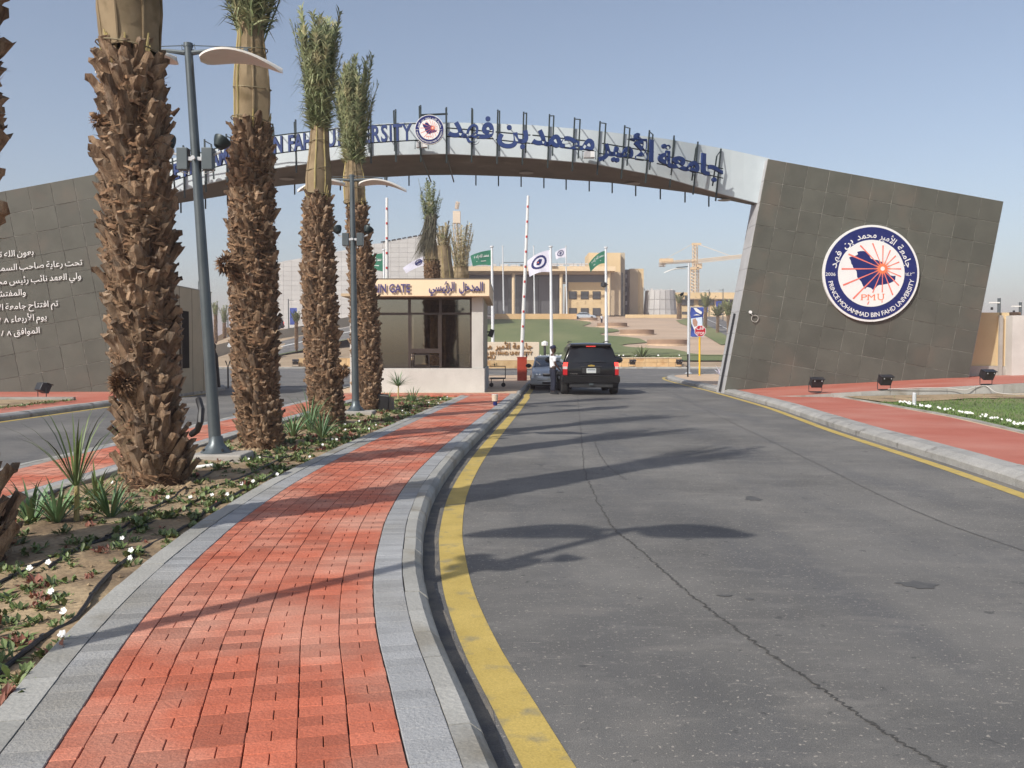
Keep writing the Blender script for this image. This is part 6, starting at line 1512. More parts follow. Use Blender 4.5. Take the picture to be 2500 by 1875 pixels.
def suv(label, loc, rotz=0):
    t = thing('parked_suv', label, 'car', loc, rotz=rotz)
    W = 1.0
    # lower body from rear (y=0) to nose (y=5.15)
    secs = [(.02, .90, .62, 1.02), (.10, .965, .52, 1.10), (.35, 1.0, .48, 1.13), (1.0, 1.005, .46, 1.14), (2.5, 1.005, .46, 1.13), (3.6, 1.0, .46, 1.12), (4.3, .985, .48, 1.10), (4.9, .93, .50, 1.02), (5.12, .80, .56, .92)]
    MB().loft([rrect(w_, z0, z1, .10, .07, y, wt=w_-.03) for y, w_, z0, z1 in secs]).build('body', M['suv'], t, local=True, sm=True)
    # cabin
    cab = [(.06, .955, 1.05, 1.20, .935), (.10, .95, 1.05, 1.45, .86), (.20, .95, 1.05, 1.74, .775), (.34, .95, 1.05, 1.87, .72), (.7, .955, 1.05, 1.91, .72), (2.2, .955, 1.05, 1.92, .725), (2.9, .95, 1.05, 1.88, .71), (3.3, .95, 1.05, 1.60, .80), (3.75, .94, 1.05, 1.17, .90)]
    MB().loft([rrect(w_, z0, z1, .03, .10 if z1 > 1.3 else .04, y, wt=wt, crown=.02) for y, w_, z0, z1, wt in cab]).build('cabin', M['suv'], t, local=True, sm=True)
    # rear window, curved
    rw = MB(); rws = []
    for z, hw, y in ((1.20, .845, .035), (1.35, .80, .070), (1.52, .755, .118), (1.68, .705, .165), (1.76, .665, .205)):
        rws.append([Vector((hw*s_, y-.012+.05*s_*s_, z)) for s_ in (-1, -.6, -.2, .2, .6, 1)])
    rw.loft(rws, caps=False, closed=False); rw.build('rear_window', M['carglass'], t, local=True, sm=True)
    # tailgate with recess for the plate
    tg = MB(); rws = []
    for z, hw, y in ((.70, .80, -.005), (.80, .80, -.02), (.98, .81, -.022), (1.10, .815, .0), (1.185, .82, .028)):
        rws.append([Vector((hw*s_, y-.01+.035*s_*s_, z)) for s_ in (-1, -.6, -.2, .2, .6, 1)])
    tg.loft(rws, caps=False, closed=False); tg.build('tailgate', M['suv'], t, local=True, sm=True)
    MB().box((0, -.035, .90), (.62, .02, .20)).build('plate_recess', M['suv_trim'], t, local=True, bevel=.01)
    MB().box((0, -.042, 1.035), (.72, .03, .035)).build('handle_bar', M['suv_trim'], t, local=True, bevel=.008)
    pl = MB().box((0, -.052, .895), (.33, .015, .17)).build('licence_plate', M['plate'], t, local=True, bevel=.004)
    MB().box((0, -.063, .93), (.27, .004, .03)).build('plate_mark', M['lamp_grey'], pl, local=True); MB().box((0, -.063, .88), (.25, .004, .05)).build('plate_mark', M['lamp_silver'], pl, local=True)
    # bow tie badge
    k = [(-.125, -.018), (-.11, .026), (-.035, .026), (-.028, .042), (.045, .042), (.038, .026), (.125, .018), (.11, -.026), (.035, -.026), (.028, -.042), (-.045, -.042), (-.038, -.026)]
    MB().plate([(x, z+1.075) for x, z in k], -.055, -.02).build('badge', M['gold'], t, local=True, fixn=True)
    wt_ = .24; kx__ = wt_/width('TAHOE', 1); 
    for c_i in range(1):
        x_ = -.72
        for ch_ in 'TAHOE':
            vs, fs, x0, x1 = glyph(ch_, .01, .02, 2); MB().add([(x_+(v[0]-x0)*kx__*.9, -.028+v[1], .765+v[2]*.05) for v in vs], fs).build('letter', M['chrome'], t, local=True); x_ += wt_/5+.006
    # lamps
    for sd in (-1, 1):
        def lampbox(z0, z1, m_, nm, x0=.825, x1=.965, y_=.015):
            v = []
            for z in (z0, z1):
                f_ = 1-.06*max(0, (z-1.1))/.2
                v += [Vector((sd*x0*f_, -.012+y_*0, z)), Vector((sd*(x1-.03)*f_, .0, z)), Vector((sd*(x1+.01)*f_, .10, z)), Vector((sd*x0*f_, .12, z))]
            MB().add(v, [(0, 1, 5, 4), (1, 2, 6, 5), (2, 3, 7, 6), (3, 0, 4, 7), (3, 2, 1, 0), (4, 5, 6, 7)]).build(nm, m_, t, local=True, fixn=True)
        lampbox(1.05, 1.20, M['tail_lit'], 'brake_lamp'); lampbox(.955, 1.048, M['tail_clear'], 'reverse_lamp'); lampbox(.74, .953, M['tail'], 'tail_lamp')
        # mirrors
        mm = MB().lathe([(0, -.09), (.085, -.08), (.12, -.02), (.12, .04), (0, .06)], (0, 0, 0), 14, axis='y')
        MB().add([Vector((v[0]*1.5+sd*1.30, v[1]+3.35, v[2]*1.1+1.26)) for v in mm.v], mm.f).build('mirror', M['suv'], t, local=True, sm=True)
        MB().box((sd*1.07, 3.36, 1.19), (.24, .06, .05)).build('mirror_arm', M['suv'], t, local=True)
        MB().tube([(sd*.66, .5, 1.955), (sd*.67, 1.5, 1.985), (sd*.66, 2.7, 1.955)], .018, 6).build('roof_rail', M['suv_trim'], t, local=True)
        MB().loft([[Vector((sd*(.957-.21*q), y, 1.17+.60*q)) for q in (0, .5, 1)] for y in (.55, 1.3, 2.2, 3.0)], caps=False, closed=False).build('side_window', M['carglass'], t, local=True)
        for y in (.92, 4.02):
            wheel(t, sd*.87, y, .40, .27, sd)
            MB().loft([[Vector((sd*(1.012+.012*(k_ % 2)), y+.47*math.cos(a_), .40+.46*math.sin(a_))), Vector((sd*.93, y+.44*math.cos(a_), .40+.43*math.sin(a_)))] for k_, a_ in enumerate([math.pi*q/10 for q in range(11)])], caps=False, closed=False).build('wheel_arch', M['suv_trim'], t, local=True)
    MB().loft([rrect(.985, .46, .70, .08, .04, -.09), rrect(1.0, .44, .72, .08, .05, -.03), rrect(1.0, .44, .71, .08, .05, .30)]).build('bumper', M['suv'], t, local=True, sm=True)
    MB().box((0, -.085, .715), (1.5, .08, .015)).build('step_pad', M['suv_trim'], t, local=True, bevel=.004)
    MB().box((0, .1, .36), (1.5, .25, .16)).build('valance', M['suv_trim'], t, local=True, bevel=.02)
    MB().box((0, -.02, .40), (.14, .14, .07)).build('tow_hitch', M['lamp_grey'], t, local=True)
    MB().tube([(.62, .25, .33), (.64, -.02, .32)], .035, 10).build('exhaust', M['chrome'], t, local=True)
    for y in (.92, 4.02): MB().tube([(-.8, y, .38), (.8, y, .38)], .07, 8).build('axle', M['black'], t, local=True)
    MB().box((0, 2.4, .42), (1.2, 3.6, .14)).build('chassis', M['black'], t, local=True)
    MB().box((0, .175, 1.80), (.33, .05, .035)).build('high_brake_lamp', M['tail_lit'], t, local=True, bevel=.006)
    MB().loft([rrect(.70, 1.80, 1.865, .02, .02, .11), rrect(.72, 1.83, 1.90, .03, .03, .30)]).build('spoiler', M['suv'], t, local=True, sm=True)
    MB().tube([(-.05, .0, 1.20), (.25, -.002, 1.225), (.45, .01, 1.22)], .010, 5).build('wiper', M['black'], t, local=True)
    MB().tube([(-.75, .1, 1.86), (-.76, .2, 1.93)], .012, 5).build('aerial', M['black'], t, local=True)
    return t
suv_ = suv('black sport utility vehicle seen from behind with red brake lights at the gate', Vector((2.90, 33.0, 0)))
suv_.scale = (1.06, 1, 1)
def sedan(label, loc, rotz=0, paint='sedan'):
    """Built with its nose towards -y."""
    t = thing('sedan_car', label, 'car', loc, rotz=rotz); pm = M[paint]
    secs = [(-.02, .62, .34, .55, .02), (.05, .76, .26, .64, .02), (.18, .835, .22, .71, .02), (.45, .865, .20, .80, .03), (1.0, .875, .19, .90, .035), (1.30, .875, .19, .945, .03), (2.2, .88, .19, .95, .0), (3.4, .875, .19, .96, .0), (4.2, .86, .20, .97, .02), (4.62, .80, .24, .92, .02), (4.72, .70, .32, .85, .02)]
    MB().loft([rrect(w_, z0, z1, .08, .07, y, wt=w_-.05, crown=c_) for y, w_, z0, z1, c_ in secs]).build('body', pm, t, local=True, sm=True)
    roof = [(1.88, .66, 1.30, 1.375, .60), (2.15, .68, 1.30, 1.41, .60), (2.8, .68, 1.30, 1.42, .60), (3.30, .66, 1.28, 1.38, .58)]
    MB().loft([rrect(w_, z0, z1, .03, .05, y, wt=wt, crown=.012) for y, w_, z0, z1, wt in roof]).build('roof', pm, t, local=True, sm=True)
    gl = [(1.20, .74, .90, .945, .74), (1.9, .70, .90, 1.34, .64), (2.8, .70, .90, 1.36, .65), (3.3, .69, .90, 1.32, .62), (3.95, .72, .90, .97, .70)]
    MB().loft([rrect(w_, z0, z1, .02, .04 if z1 > 1 else .01, y, wt=wt) for y, w_, z0, z1, wt in gl]).build('glasshouse', M['carglass_lit'], t, local=True, sm=True)
    for sd in (-1, 1):
        MB().tube([(sd*.745, 1.16, .945), (sd*.69, 1.55, 1.17), (sd*.64, 1.92, 1.345)], .034, 6).build('front_pillar', pm, t, local=True, sm=True)
        MB().box((sd*.705, 2.55, 1.15), (.03, .09, .42)).build('door_pillar', M['black'], t, local=True)
        hl = MB().add([Vector((sd*.38, .035, .56)), Vector((sd*.74, .13, .58)), Vector((sd*.79, .34, .66)), Vector((sd*.74, .33, .73)), Vector((sd*.42, .14, .675))], [(0, 1, 2, 3, 4)])
        q = [Vector(v)+Vector((0, -.015, .0)) for v in hl.v]; q2 = [p+Vector((-sd*.02, .12, 0)) for p in q]
        MB().add(q+q2, [(0, 1, 2, 3, 4), (9, 8, 7, 6, 5)]+[(k_, 5+k_, 5+(k_+1) % 5, (k_+1) % 5) for k_ in range(5)]).build('headlight', M['headlamp'], t, local=True, fixn=True)
        for xx_ in (.47, .60): MB().lathe([(0, -.006), (.045, -.003), (.05, .02)], (sd*xx_, .045+.12*(xx_-.47), .63), 14, axis='y').build('headlight_reflector', M['chrome'], t, local=True)
        MB().box((sd*.52, .018, .34), (.24, .04, .09)).build('fog_recess', M['black'], t, local=True, bevel=.01)
        mm = MB().lathe([(0, -.07), (.07, -.06), (.10, 0), (0, .06)], (0, 0, 0), 12, axis='y')
        MB().add([Vector((v[0]*1.3+sd*.965, v[1]+1.62, v[2]*.95+.985)) for v in mm.v], mm.f).build('mirror', M['black'], t, local=True, sm=True)
        MB().box((sd*.86, 1.62, .96), (.12, .05, .04)).build('mirror_arm', pm, t, local=True)
        for y in (.85, 3.75): wheel(t, sd*.775, y, .31, .20, sd)
    MB().plate([(-.33, .565), (.33, .565), (.36, .675), (-.36, .675)], -.022, .05).build('grille', M['black'], t, local=True, fixn=True)
    MB().plate([(-.345, .655), (.345, .655), (.36, .685), (-.36, .685)], -.028, .04).build('grille_trim', M['chrome'], t, local=True, fixn=True)
    MB().loft([rrect(.68, .24, .50, .06, .05, -.055), rrect(.84, .22, .52, .06, .05, .06), rrect(.86, .22, .52, .06, .05, .22)]).build('bumper', pm, t, local=True, sm=True)
    MB().box((0, -.052, .30), (.74, .03, .09)).build('air_intake', M['black'], t, local=True, bevel=.01); MB().box((0, -.06, .405), (1.15, .02, .014)).build('bumper_line', M['black'], t, local=True)
    MB().box((0, -.065, .44), (.32, .012, .09)).build('licence_plate', M['plate'], t, local=True)
    MB().box((0, 2.2, .2), (1.4, 3.6, .1)).build('chassis', M['black'], t, local=True)
    for sd in (-.38, .34):
        MB().box((sd, 2.45, 1.02), (.42, .14, .46)).build('front_seat', M['suv_trim'], t, local=True, bevel=.04)
    return t
sd1 = sedan('light grey blue sedan facing the camera behind the guard at the gate', Vector((1.62, 37.2, 0)), math.radians(-2))
# copies far away
g = GT(1455, 780); dup(sd1, g, math.radians(88), 'tiny silver car parked before the campus building windows')
dup(sd1, P(566, 853, 101)+Vector((0, 0, 0)), math.radians(250), 'distant silver car on the ramp road left of the second palm')
dup(suv_, P(688, 806, 138), math.radians(125), 'distant dark vehicle on the ramp road right of the second palm')
# ------------------------------------------------------------------ the guard and two distant people
def skinned(name, mt, parent, nodes, edges, root=0, sub=2, sm=True):
    me = bpy.data.meshes.new(name); me.from_pydata([n[0] for n in nodes], edges, [])
    me.materials.append(mt)
    o = bpy.data.objects.new(name, me); COL.objects.link(o); o.parent = parent; reg(o, parent)
    md = o.modifiers.new('skin', 'SKIN'); md.use_smooth_shade = True
    sv = me.skin_vertices[0].data if me.skin_vertices else None
    if sv is None:
        bm = bmesh.new(); bm.from_mesh(me); bm.verts.layers.skin.verify(); bm.to_mesh(me); bm.free(); sv = me.skin_vertices[0].data
    for i, n in enumerate(nodes):
        r_ = n[1]; sv[i].radius = r_ if isinstance(r_, tuple) else (r_, r_); sv[i].use_root = (i == root)
    s_ = o.modifiers.new('sub', 'SUBSURF'); s_.levels = sub; s_.render_levels = sub
    return o
def person(label, loc, rotz, robe=False):
    """Faces +x before rotation; weight on both feet, near arm hanging with the forearm a little forward."""
    t = thing('person', label, 'person', loc, rotz=rotz)
    N = [((0, 0, .95), (.12, .15)), ((0, 0, 1.12), (.105, .135)), ((.0, 0, 1.30), (.12, .16)), ((-.01, 0, 1.43), (.09, .15)), ((.0, 0, 1.50), .052), ((.02, 0, 1.57), .05),
         ((-.01, .19, 1.41), .055), ((-.01, -.19, 1.41), .055), ((-.02, .235, 1.13), .042), ((.03, -.235, 1.13), .042), ((.10, .215, .92), .030), ((.19, -.20, .95), .030), ((.12, .205, .86), .028), ((.23, -.185, .90), .028),
         ((0, .09, .86), .085), ((0, -.09, .86), .085), ((.02, .10, .48), .058), ((.03, -.10, .48), .058), ((-.02, .10, .10), .038), ((-.01, -.11, .10), .038), ((.10, .115, .035), .034), ((.11, -.13, .035), .034)]
    E = [(0, 1), (1, 2), (2, 3), (3, 4), (4, 5), (3, 6), (3, 7), (6, 8), (7, 9), (8, 10), (9, 11), (10, 12), (11, 13), (0, 14), (0, 15), (14, 16), (15, 17), (16, 18), (17, 19), (18, 20), (19, 21)]
    body = skinned('body', M['skin'], t, N, E)
    # head
    hd = MB(); rg_ = []
    for z, rx, ry, cx in ((1.545, .035, .035, .030), (1.56, .060, .052, .035), (1.60, .080, .063, .030), (1.645, .092, .072, .022), (1.69, .097, .077, .016), (1.735, .092, .075, .010), (1.77, .068, .058, .005), (1.785, .02, .02, 0)):
        rg_.append([Vector((cx+rx*math.cos(a_), ry*math.sin(a_), z)) for a_ in [2*math.pi*k/16 for k in range(16)]])
    hd.loft(rg_); hd.build('head', M['skin'], t, local=True, sm=True)
    MB().add([(.105, -.014, 1.645), (.105, .014, 1.645), (.112, 0, 1.695), (.140, 0, 1.652), (.12, 0, 1.640)], [(0, 3, 2), (3, 1, 2), (0, 4, 3), (4, 1, 3)]).build('nose', M['skin'], t, local=True, sm=True)
    MB().box((.103, 0, 1.613), (.014, .045, .012)).build('mouth', M['stop_red'] if False else M['core'], t, local=True, bevel=.004)
    for s_ in (-1, 1):
        MB().lathe([(0, -.008), (.026, -.004), (.03, .004), (0, .008)], (.01, s_*.079, 1.66), 10, axis='y').build('ear', M['skin'], t, local=True)
        MB().lathe([(0, -.004), (.011, 0), (0, .006)], (.103, s_*.030, 1.682), 8, axis='x').build('eye', M['white'], t, local=True)
    # hands: palm and five fingers
    for (hx, hy, hz), s_ in (((.125, .20, .845), 1), ((.238, -.18, .885), -1)):
        nodes = [((hx, hy, hz+.02), (.026, .014)), ((hx+.012, hy, hz-.045), (.034, .013))]; ed = [(0, 1)]
        skinned('hand', M['skin'], t, nodes, ed, sub=1)
        for k in range(4):
            fx = hx-.018+.020*k; l_ = (.058, .068, .064, .05)[k]
            skinned('finger', M['skin'], t, [((fx, hy, hz-.05), .0088), ((fx+.006, hy-.004*s_, hz-.05-l_*.5), .0082), ((fx+.016, hy-.014*s_, hz-.05-l_*.9), .0072)], [(0, 1), (1, 2)], sub=1)
        skinned('thumb', M['skin'], t, [((hx+.022, hy, hz), .011), ((hx+.048, hy-.006*s_, hz-.03), .010), ((hx+.055, hy-.012*s_, hz-.06), .0085)], [(0, 1), (1, 2)], sub=1)
    if robe:
        rb = MB(); rg_ = []
        for z, rx, ry in ((.04, .26, .30), (.5, .22, .27), (1.0, .19, .24), (1.3, .17, .24), (1.44, .11, .17), (1.56, .075, .08), (1.62, .10, .095), (1.74, .105, .095), (1.80, .05, .05)):
            rg_.append([Vector((rx*math.cos(a_)*(1+.05*math.sin(5*a_)), ry*math.sin(a_), z)) for a_ in [2*math.pi*k/18 for k in range(18)]])
        rb.loft(rg_).build('robe', M['robe'], t, local=True, sm=True)
        return t
    skinned('shirt', M['shirt'], t, [((0, 0, .93), (.128, .158)), ((0, 0, 1.10), (.122, .152)), ((.0, 0, 1.30), (.137, .175)), ((-.01, 0, 1.425), (.105, .165)), ((0, 0, 1.47), .07), ((-.01, .20, 1.405), .07), ((-.01, -.20, 1.405), .07), ((-.015, .235, 1.20), .062), ((.02, -.235, 1.20), .062)],
            [(0, 1), (1, 2), (2, 3), (3, 4), (3, 5), (3, 6), (5, 7), (6, 8)])
    skinned('trousers', M['trousers'], t, [((0, 0, .98), (.132, .162)), ((0, 0, .90), (.13, .165)), ((0, .092, .82), .108), ((0, -.092, .82), .108), ((.02, .10, .48), .082), ((.03, -.10, .48), .082), ((-.015, .10, .10), .068), ((-.005, -.11, .10), .068)],
            [(0, 1), (1, 2), (1, 3), (2, 4), (3, 5), (4, 6), (5, 7)])
    MB().loft([[Vector((.135*math.cos(a_)*1.02, .162*math.sin(a_)*1.02, z)) for a_ in [2*math.pi*k/20 for k in range(20)]] for z in (.965, 1.0)], caps=False).build('belt', M['black'], t, local=True)
    for y_, x_ in ((.105, .03), (-.12, .04)):
        MB().loft([[Vector((x_+rx*math.cos(a_)+ox, y_+ry*math.sin(a_), z)) for a_ in [2*math.pi*k/12 for k in range(12)]] for z, rx, ry, ox in ((.0, .135, .048, .03), (.03, .138, .05, .03), (.07, .10, .045, .0), (.11, .055, .045, -.03))]).build('shoe', M['black'], t, local=True, sm=True)
    cp = MB(); rg_ = []
    for z, rx, ry, cx in ((1.715, .108, .088, .008), (1.745, .114, .094, .004), (1.785, .110, .092, -.006), (1.815, .085, .072, -.012), (1.825, .03, .03, -.012)):
        rg_.append([Vector((cx+rx*math.cos(a_), ry*math.sin(a_), z+.02*math.cos(a_))) for a_ in [2*math.pi*k/16 for k in range(16)]])
    cp.loft(rg_).build('cap', M['cap'], t, local=True, sm=True)
    MB().plate([(.10, 1.728), (.175, 1.712), (.175, 1.72), (.10, 1.742)], -.06, .06).build('cap_peak', M['cap'], t, local=True, fixn=True)
    MB().box((-.01, .0, 1.452), (.10, .34, .012)).build('epaulette', M['cap'], t, local=True)
    return t
gd = person('guard in white short sleeved shirt, navy trousers and navy cap standing by the black vehicle', Vector((1.53, 33.7, 0)), math.radians(12))
wt_ = thing('clipboard', 'small black folder held in the guard\'s hand', 'folder', Vector((1.78, 33.52, .80))); MB().box((0, 0, 0), (.22, .05, .12), rot=Matrix.Rotation(.15, 3, 'Y')).build('cover', M['black'], wt_, local=True, bevel=.01)
MB().box((0, .0, .004), (.19, .038, .10), rot=Matrix.Rotation(.15, 3, 'Y')).build('pages', M['white'], wt_, local=True)
person('figure in a dark robe beside the gatehouse, half hidden behind its corner', Vector((-11.92, 36.0, .13)), math.radians(200), robe=True)
g = GT(1469, 792); dup(gd, g, math.radians(120), 'tiny distant person walking near the round planters')
# ------------------------------------------------------------------ floodlights on the ground
def spot(label, loc, rz, s=1.0, tilt=.35, grp='black floodlights on the ground'):
    t = thing('ground_floodlight', label, 'light', loc, group=grp, rotz=rz)
    def S(v): return Vector(v)*s
    rot = Matrix.Rotation(tilt, 3, 'X')
    pr = [(-.18, -.16, -.13), (.18, -.16, -.13), (.15, .14, -.10), (-.15, .14, -.10)]; tp = [(-.20, -.18, .16), (.20, -.18, .16), (.16, .12, .14), (-.16, .12, .14)]
    MB().hexa([rot @ S(q)+S((0, 0, .33)) for q in pr], [rot @ S(q)+S((0, 0, .33)) for q in tp]).build('housing', M['black'], t, local=True, fixn=True, bevel=.015*s)
    MB().hexa([rot @ S(q)+S((0, 0, .33)) for q in ((-.22, -.21, .161), (.22, -.21, .161), (.22, .02, .161), (-.22, .02, .161))], [rot @ S(q)+S((0, 0, .33)) for q in ((-.22, -.21, .18), (.22, -.21, .18), (.22, .02, .18), (-.22, .02, .18))]).build('visor', M['black'], t, local=True, fixn=True)
    MB().tube([S((-.22, 0, .33)), S((-.22, 0, .03)), S((.22, 0, .03)), S((.22, 0, .33))], .014*s, 5).build('bracket', M['steel_dark'], t, local=True)
    MB().box(S((0, 0, .012)), (.30*s, .14*s, .024*s)).build('foot', M['steel_dark'], t, local=True)
    for sx in (-.12, .12): MB().box(rot @ S((sx, -.19, .12))+S((0, 0, .33)), (.025*s, .02*s, .04*s)).build('clip', M['lamp_silver'], t, local=True)
    return t
s1 = spot('black floodlight nearest the road in front of the right stone slab', Vector((P(1983, 955, 29.5).x, 29.2, .27)), .1)
dup(s1, Vector((P(2158, 950, 28.7).x, 28.7, rzt(12)+.0)), .15, 'black floodlight in the middle, below the round crest on the slab')
dup(s1, Vector((P(2407, 940, 28.7).x, 28.7, rzt(15.2))), .2, 'black floodlight rightmost, at the right corner of the stone slab')
dup(s1, Vector((P(111, 970, 28.2).x, 28.0, .13)), 2.6, 'black floodlight standing on the red paving before the left slab', None)
for x, yy, lab in ((1543, 898, 'second from the right along the planter wall'), (1657, 897, 'rightmost along the planter wall'), (722, 897, 'leftmost, between the second and third palm')):
    q = P(x, yy, 85.6); q.z = .12; dup(s1, q, .2, 'black floodlight on the roundabout verge, '+lab, 'black floodlights on the roundabout verge', scale=1.45)
pl_ = thing('garden_floodlight', 'black box floodlight in the garden at the foot of the fourth palm', 'light', Vector((G(950, 995, .12).x, 22.6, .12)))
MB().hexa([Vector((-.26, -.1, 0)), Vector((.16, -.2, 0)), Vector((.25, .2, 0)), Vector((-.2, .2, 0))], [Vector((-.24, -.16, .42)), Vector((.2, -.28, .38)), Vector((.12, .12, .40)), Vector((-.2, .12, .42))]).build('housing', M['black'], pl_, local=True, fixn=True, bevel=.02)
MB().hexa([Vector((.165, -.21, .02)), Vector((.20, -.10, .02)), Vector((.28, .1, .02)), Vector((.25, .1, .02))], [Vector((.22, -.25, .36)), Vector((.24, -.2, .36)), Vector((.26, .1, .3)), Vector((.2, .1, .3))]).build('lens', M['glasspanel'], pl_, local=True, fixn=True)
cb = thing('power_cable', 'thin white cable running along the raised kerb between the floodlights', 'cable', P(2150, 948, 28.5))
MB().tube(smooth([P(2168, 950, 28.5), P(2250, 947, 28.45), P(2320, 948, 28.45), P(2355, 952, 28.4), P(2385, 944, 28.5), P(2410, 943, 28.5), P(2430, 957, 28.0), P(2465, 962, 27.6), P(2520, 962, 27.4)], 5), .014, 5).build('cable', M['palecon'], cb, sm=True)
bo = thing('bollard', 'short grey post standing in the dry strip of the right lawn', 'bollard', Vector((G(2232, 988, .19).x, G(2232, 988, .19).y, .16))); MB().lathe([(.05, 0), (.05, .32), (.035, .35), (0, .35)], (0, 0, 0), 12).build('post', M['lamp_silver'], bo, local=True)
MB().lathe([(.07, 0), (.07, .02), (.05, .03)], (0, 0, 0), 12).build('base', M['lamp_silver'], bo, local=True)
# drink cup on the pavement, white chalk mark
cu = thing('drink_cup', 'small paper cup and bottle left on the red pavement near the kerb', 'cup', G(1208, 990, ZT))
MB().lathe([(.06, .12), (.075, .12), (.085, .29), (.0, .29)], (0, 0, 0), 14).build('cup', M['signstone'], cu, local=True); MB().lathe([(.0, .29), (.087, .29), (.087, .30), (0, .30)], (0, 0, 0), 14).build('lid', M['white'], cu, local=True)
MB().lathe([(.05, 0), (.055, .01), (.055, .115), (.02, .119)], (0.01, 0, 0), 12).build('tin', M['navy'], cu, local=True)
gp_ = thing('garden_lamp', 'small dark lawn lamp with a white top behind the sedan', 'light', P(1330, 876, 86)); gp_.location.z = .12
MB().tube([(0, 0, 0), (0, 0, 2.0)], .12, 8).build('post', M['black'], gp_, local=True); MB().lathe([(.12, 2.0), (.32, 2.05), (.32, 2.35), (0, 2.5)], (0, 0, 0), 10).build('lamp_head', M['white'], gp_, local=True)
yp = thing('marker_post', 'thin black forked post on the kerb nose right of the gatehouse', 'post', Vector((G(557, 941, .13).x, G(557, 941, .13).y, .0)))
MB().tube([(0, 0, 0), (0, 0, .95)], .035, 8).build('post', M['black'], yp, local=True); MB().tube([(-.10, 0, 1.2), (0, 0, .9), (.10, 0, 1.2)], .03, 6).build('fork', M['black'], yp, local=True)
# ------------------------------------------------------------------ plants
def blade_plant(name, label, loc, n_, L_, w_, spread, mt, seed, cat='plant', grp=None, stem=None, leafname='leaf', n_ind=60):
    rr = random.Random(seed); t = thing(name, label, cat, loc, group=grp); z0 = 0
    if stem:
        MB().tube([(0, 0, 0), (.01, 0, stem)], [.025, .02], 7).build('stem', M['stick'], t, local=True); z0 = stem
    for k in range(n_):
        a_ = k*2.4+rr.uniform(-.3, .3); q = (k+.5)/n_; el = lerp(1.45, .35, q**.8*spread)+rr.uniform(-.1, .1); l_ = L_*rr.uniform(.75, 1.1); pts = []
        d = Vector((math.cos(a_), math.sin(a_), 0)); p = Vector((d.x*.02, d.y*.02, z0)); s_ = Vector((-d.y, d.x, 0)); seg = 5; vs = []
        for i in range(seg+1):
            tt = i/seg; ww = w_*(.55+1.6*tt*(1-tt)*1.2)*(1-tt**2.5)+.001
            vs += [p-s_*ww/2, p+Vector((0, 0, -.2*ww)), p+s_*ww/2]
            e = el-tt*tt*1.0*(1-.3*spread); p = p+(d*math.cos(e)+Vector((0, 0, math.sin(e))))*(l_/seg)
        fs = []
        for i in range(seg): fs += [(3*i, 3*i+1, 3*i+4, 3*i+3), (3*i+1, 3*i+2, 3*i+5, 3*i+4)]
        m = MB(); m.add(vs, fs, rr.random()); m.build(leafname, mt, t, local=True, sm=True)
    return t
def gp2(x, y, z=.11): q = G(x, y, z); q.z = soil_z(q.x, q.y)-.01; return q
LG = 'strap leaved lilies in the garden'
blade_plant('lily_plant', 'leftmost of the strap leaved green lilies in the near garden', gp2(75, 1274), 26, .44, .032, .75, M['leaf_blue'], 1, grp=LG)
blade_plant('lily_plant', 'strap leaved green lily left of the feathery young palm', gp2(140, 1280), 26, .44, .032, .72, M['leaf_blue'], 2, grp=LG)
blade_plant('lily_plant', 'strap leaved green lily right of the young palm, before the nearest trunk', gp2(270, 1262), 30, .42, .030, .8, M['leaf_blue'], 3, grp=LG)
blade_plant('lily_plant', 'darker lily tucked behind the others near the nearest trunk', gp2(235, 1225), 22, .42, .026, .85, M['leaf'], 4, grp=LG)
blade_plant('young_palm', 'tall young palm with feathery leaves in the near garden', gp2(187, 1275), 22, .75, .020, .55, M['leaf'], 6, stem=.32)
blade_plant('lily_plant', 'leaning lily between the second and third palm, nearer the lamp', gp2(715, 1068), 28, .55, .034, .75, M['leaf_blue'], 7, grp=LG)
blade_plant('lily_plant', 'tall grassy lily at the foot of the third palm, left side', gp2(757, 1050), 34, .85, .028, .55, M['leaf_blue'], 8, grp=LG)
blade_plant('lily_plant', 'lily at the foot of the third palm, right side', gp2(785, 1068), 30, .60, .034, .7, M['leaf_blue'], 9, grp=LG)
blade_plant('yucca', 'spiky yucca on a short stem before the booth plinth', gp2(972, 978), 44, .55, .03, 1.1, M['leaf_blue'], 10, stem=.45)
blade_plant('lily_plant', 'lily beside the yucca in front of the booth, left', gp2(945, 984), 24, .5, .035, .8, M['leaf_blue'], 11, grp=LG)
blade_plant('lily_plant', 'lily beside the yucca in front of the booth, right', gp2(1008, 982), 24, .6, .035, .75, M['leaf_blue'], 12, grp=LG)
q = GT(1585, 872); q = Vector((P(1567, 872, 89.5).x, 89.5, .86)); blade_plant('yucca', 'small spiky plant in the stone planter beyond the road', q, 36, 1.6, .16, 1.0, M['leaf'], 14)
blade_plant('white_lily_clump', 'pale flowering clump on the pavement corner beside the right slab', G(1758, 914, .14), 30, .7, .06, 1.4, M['flag_white'], 15)
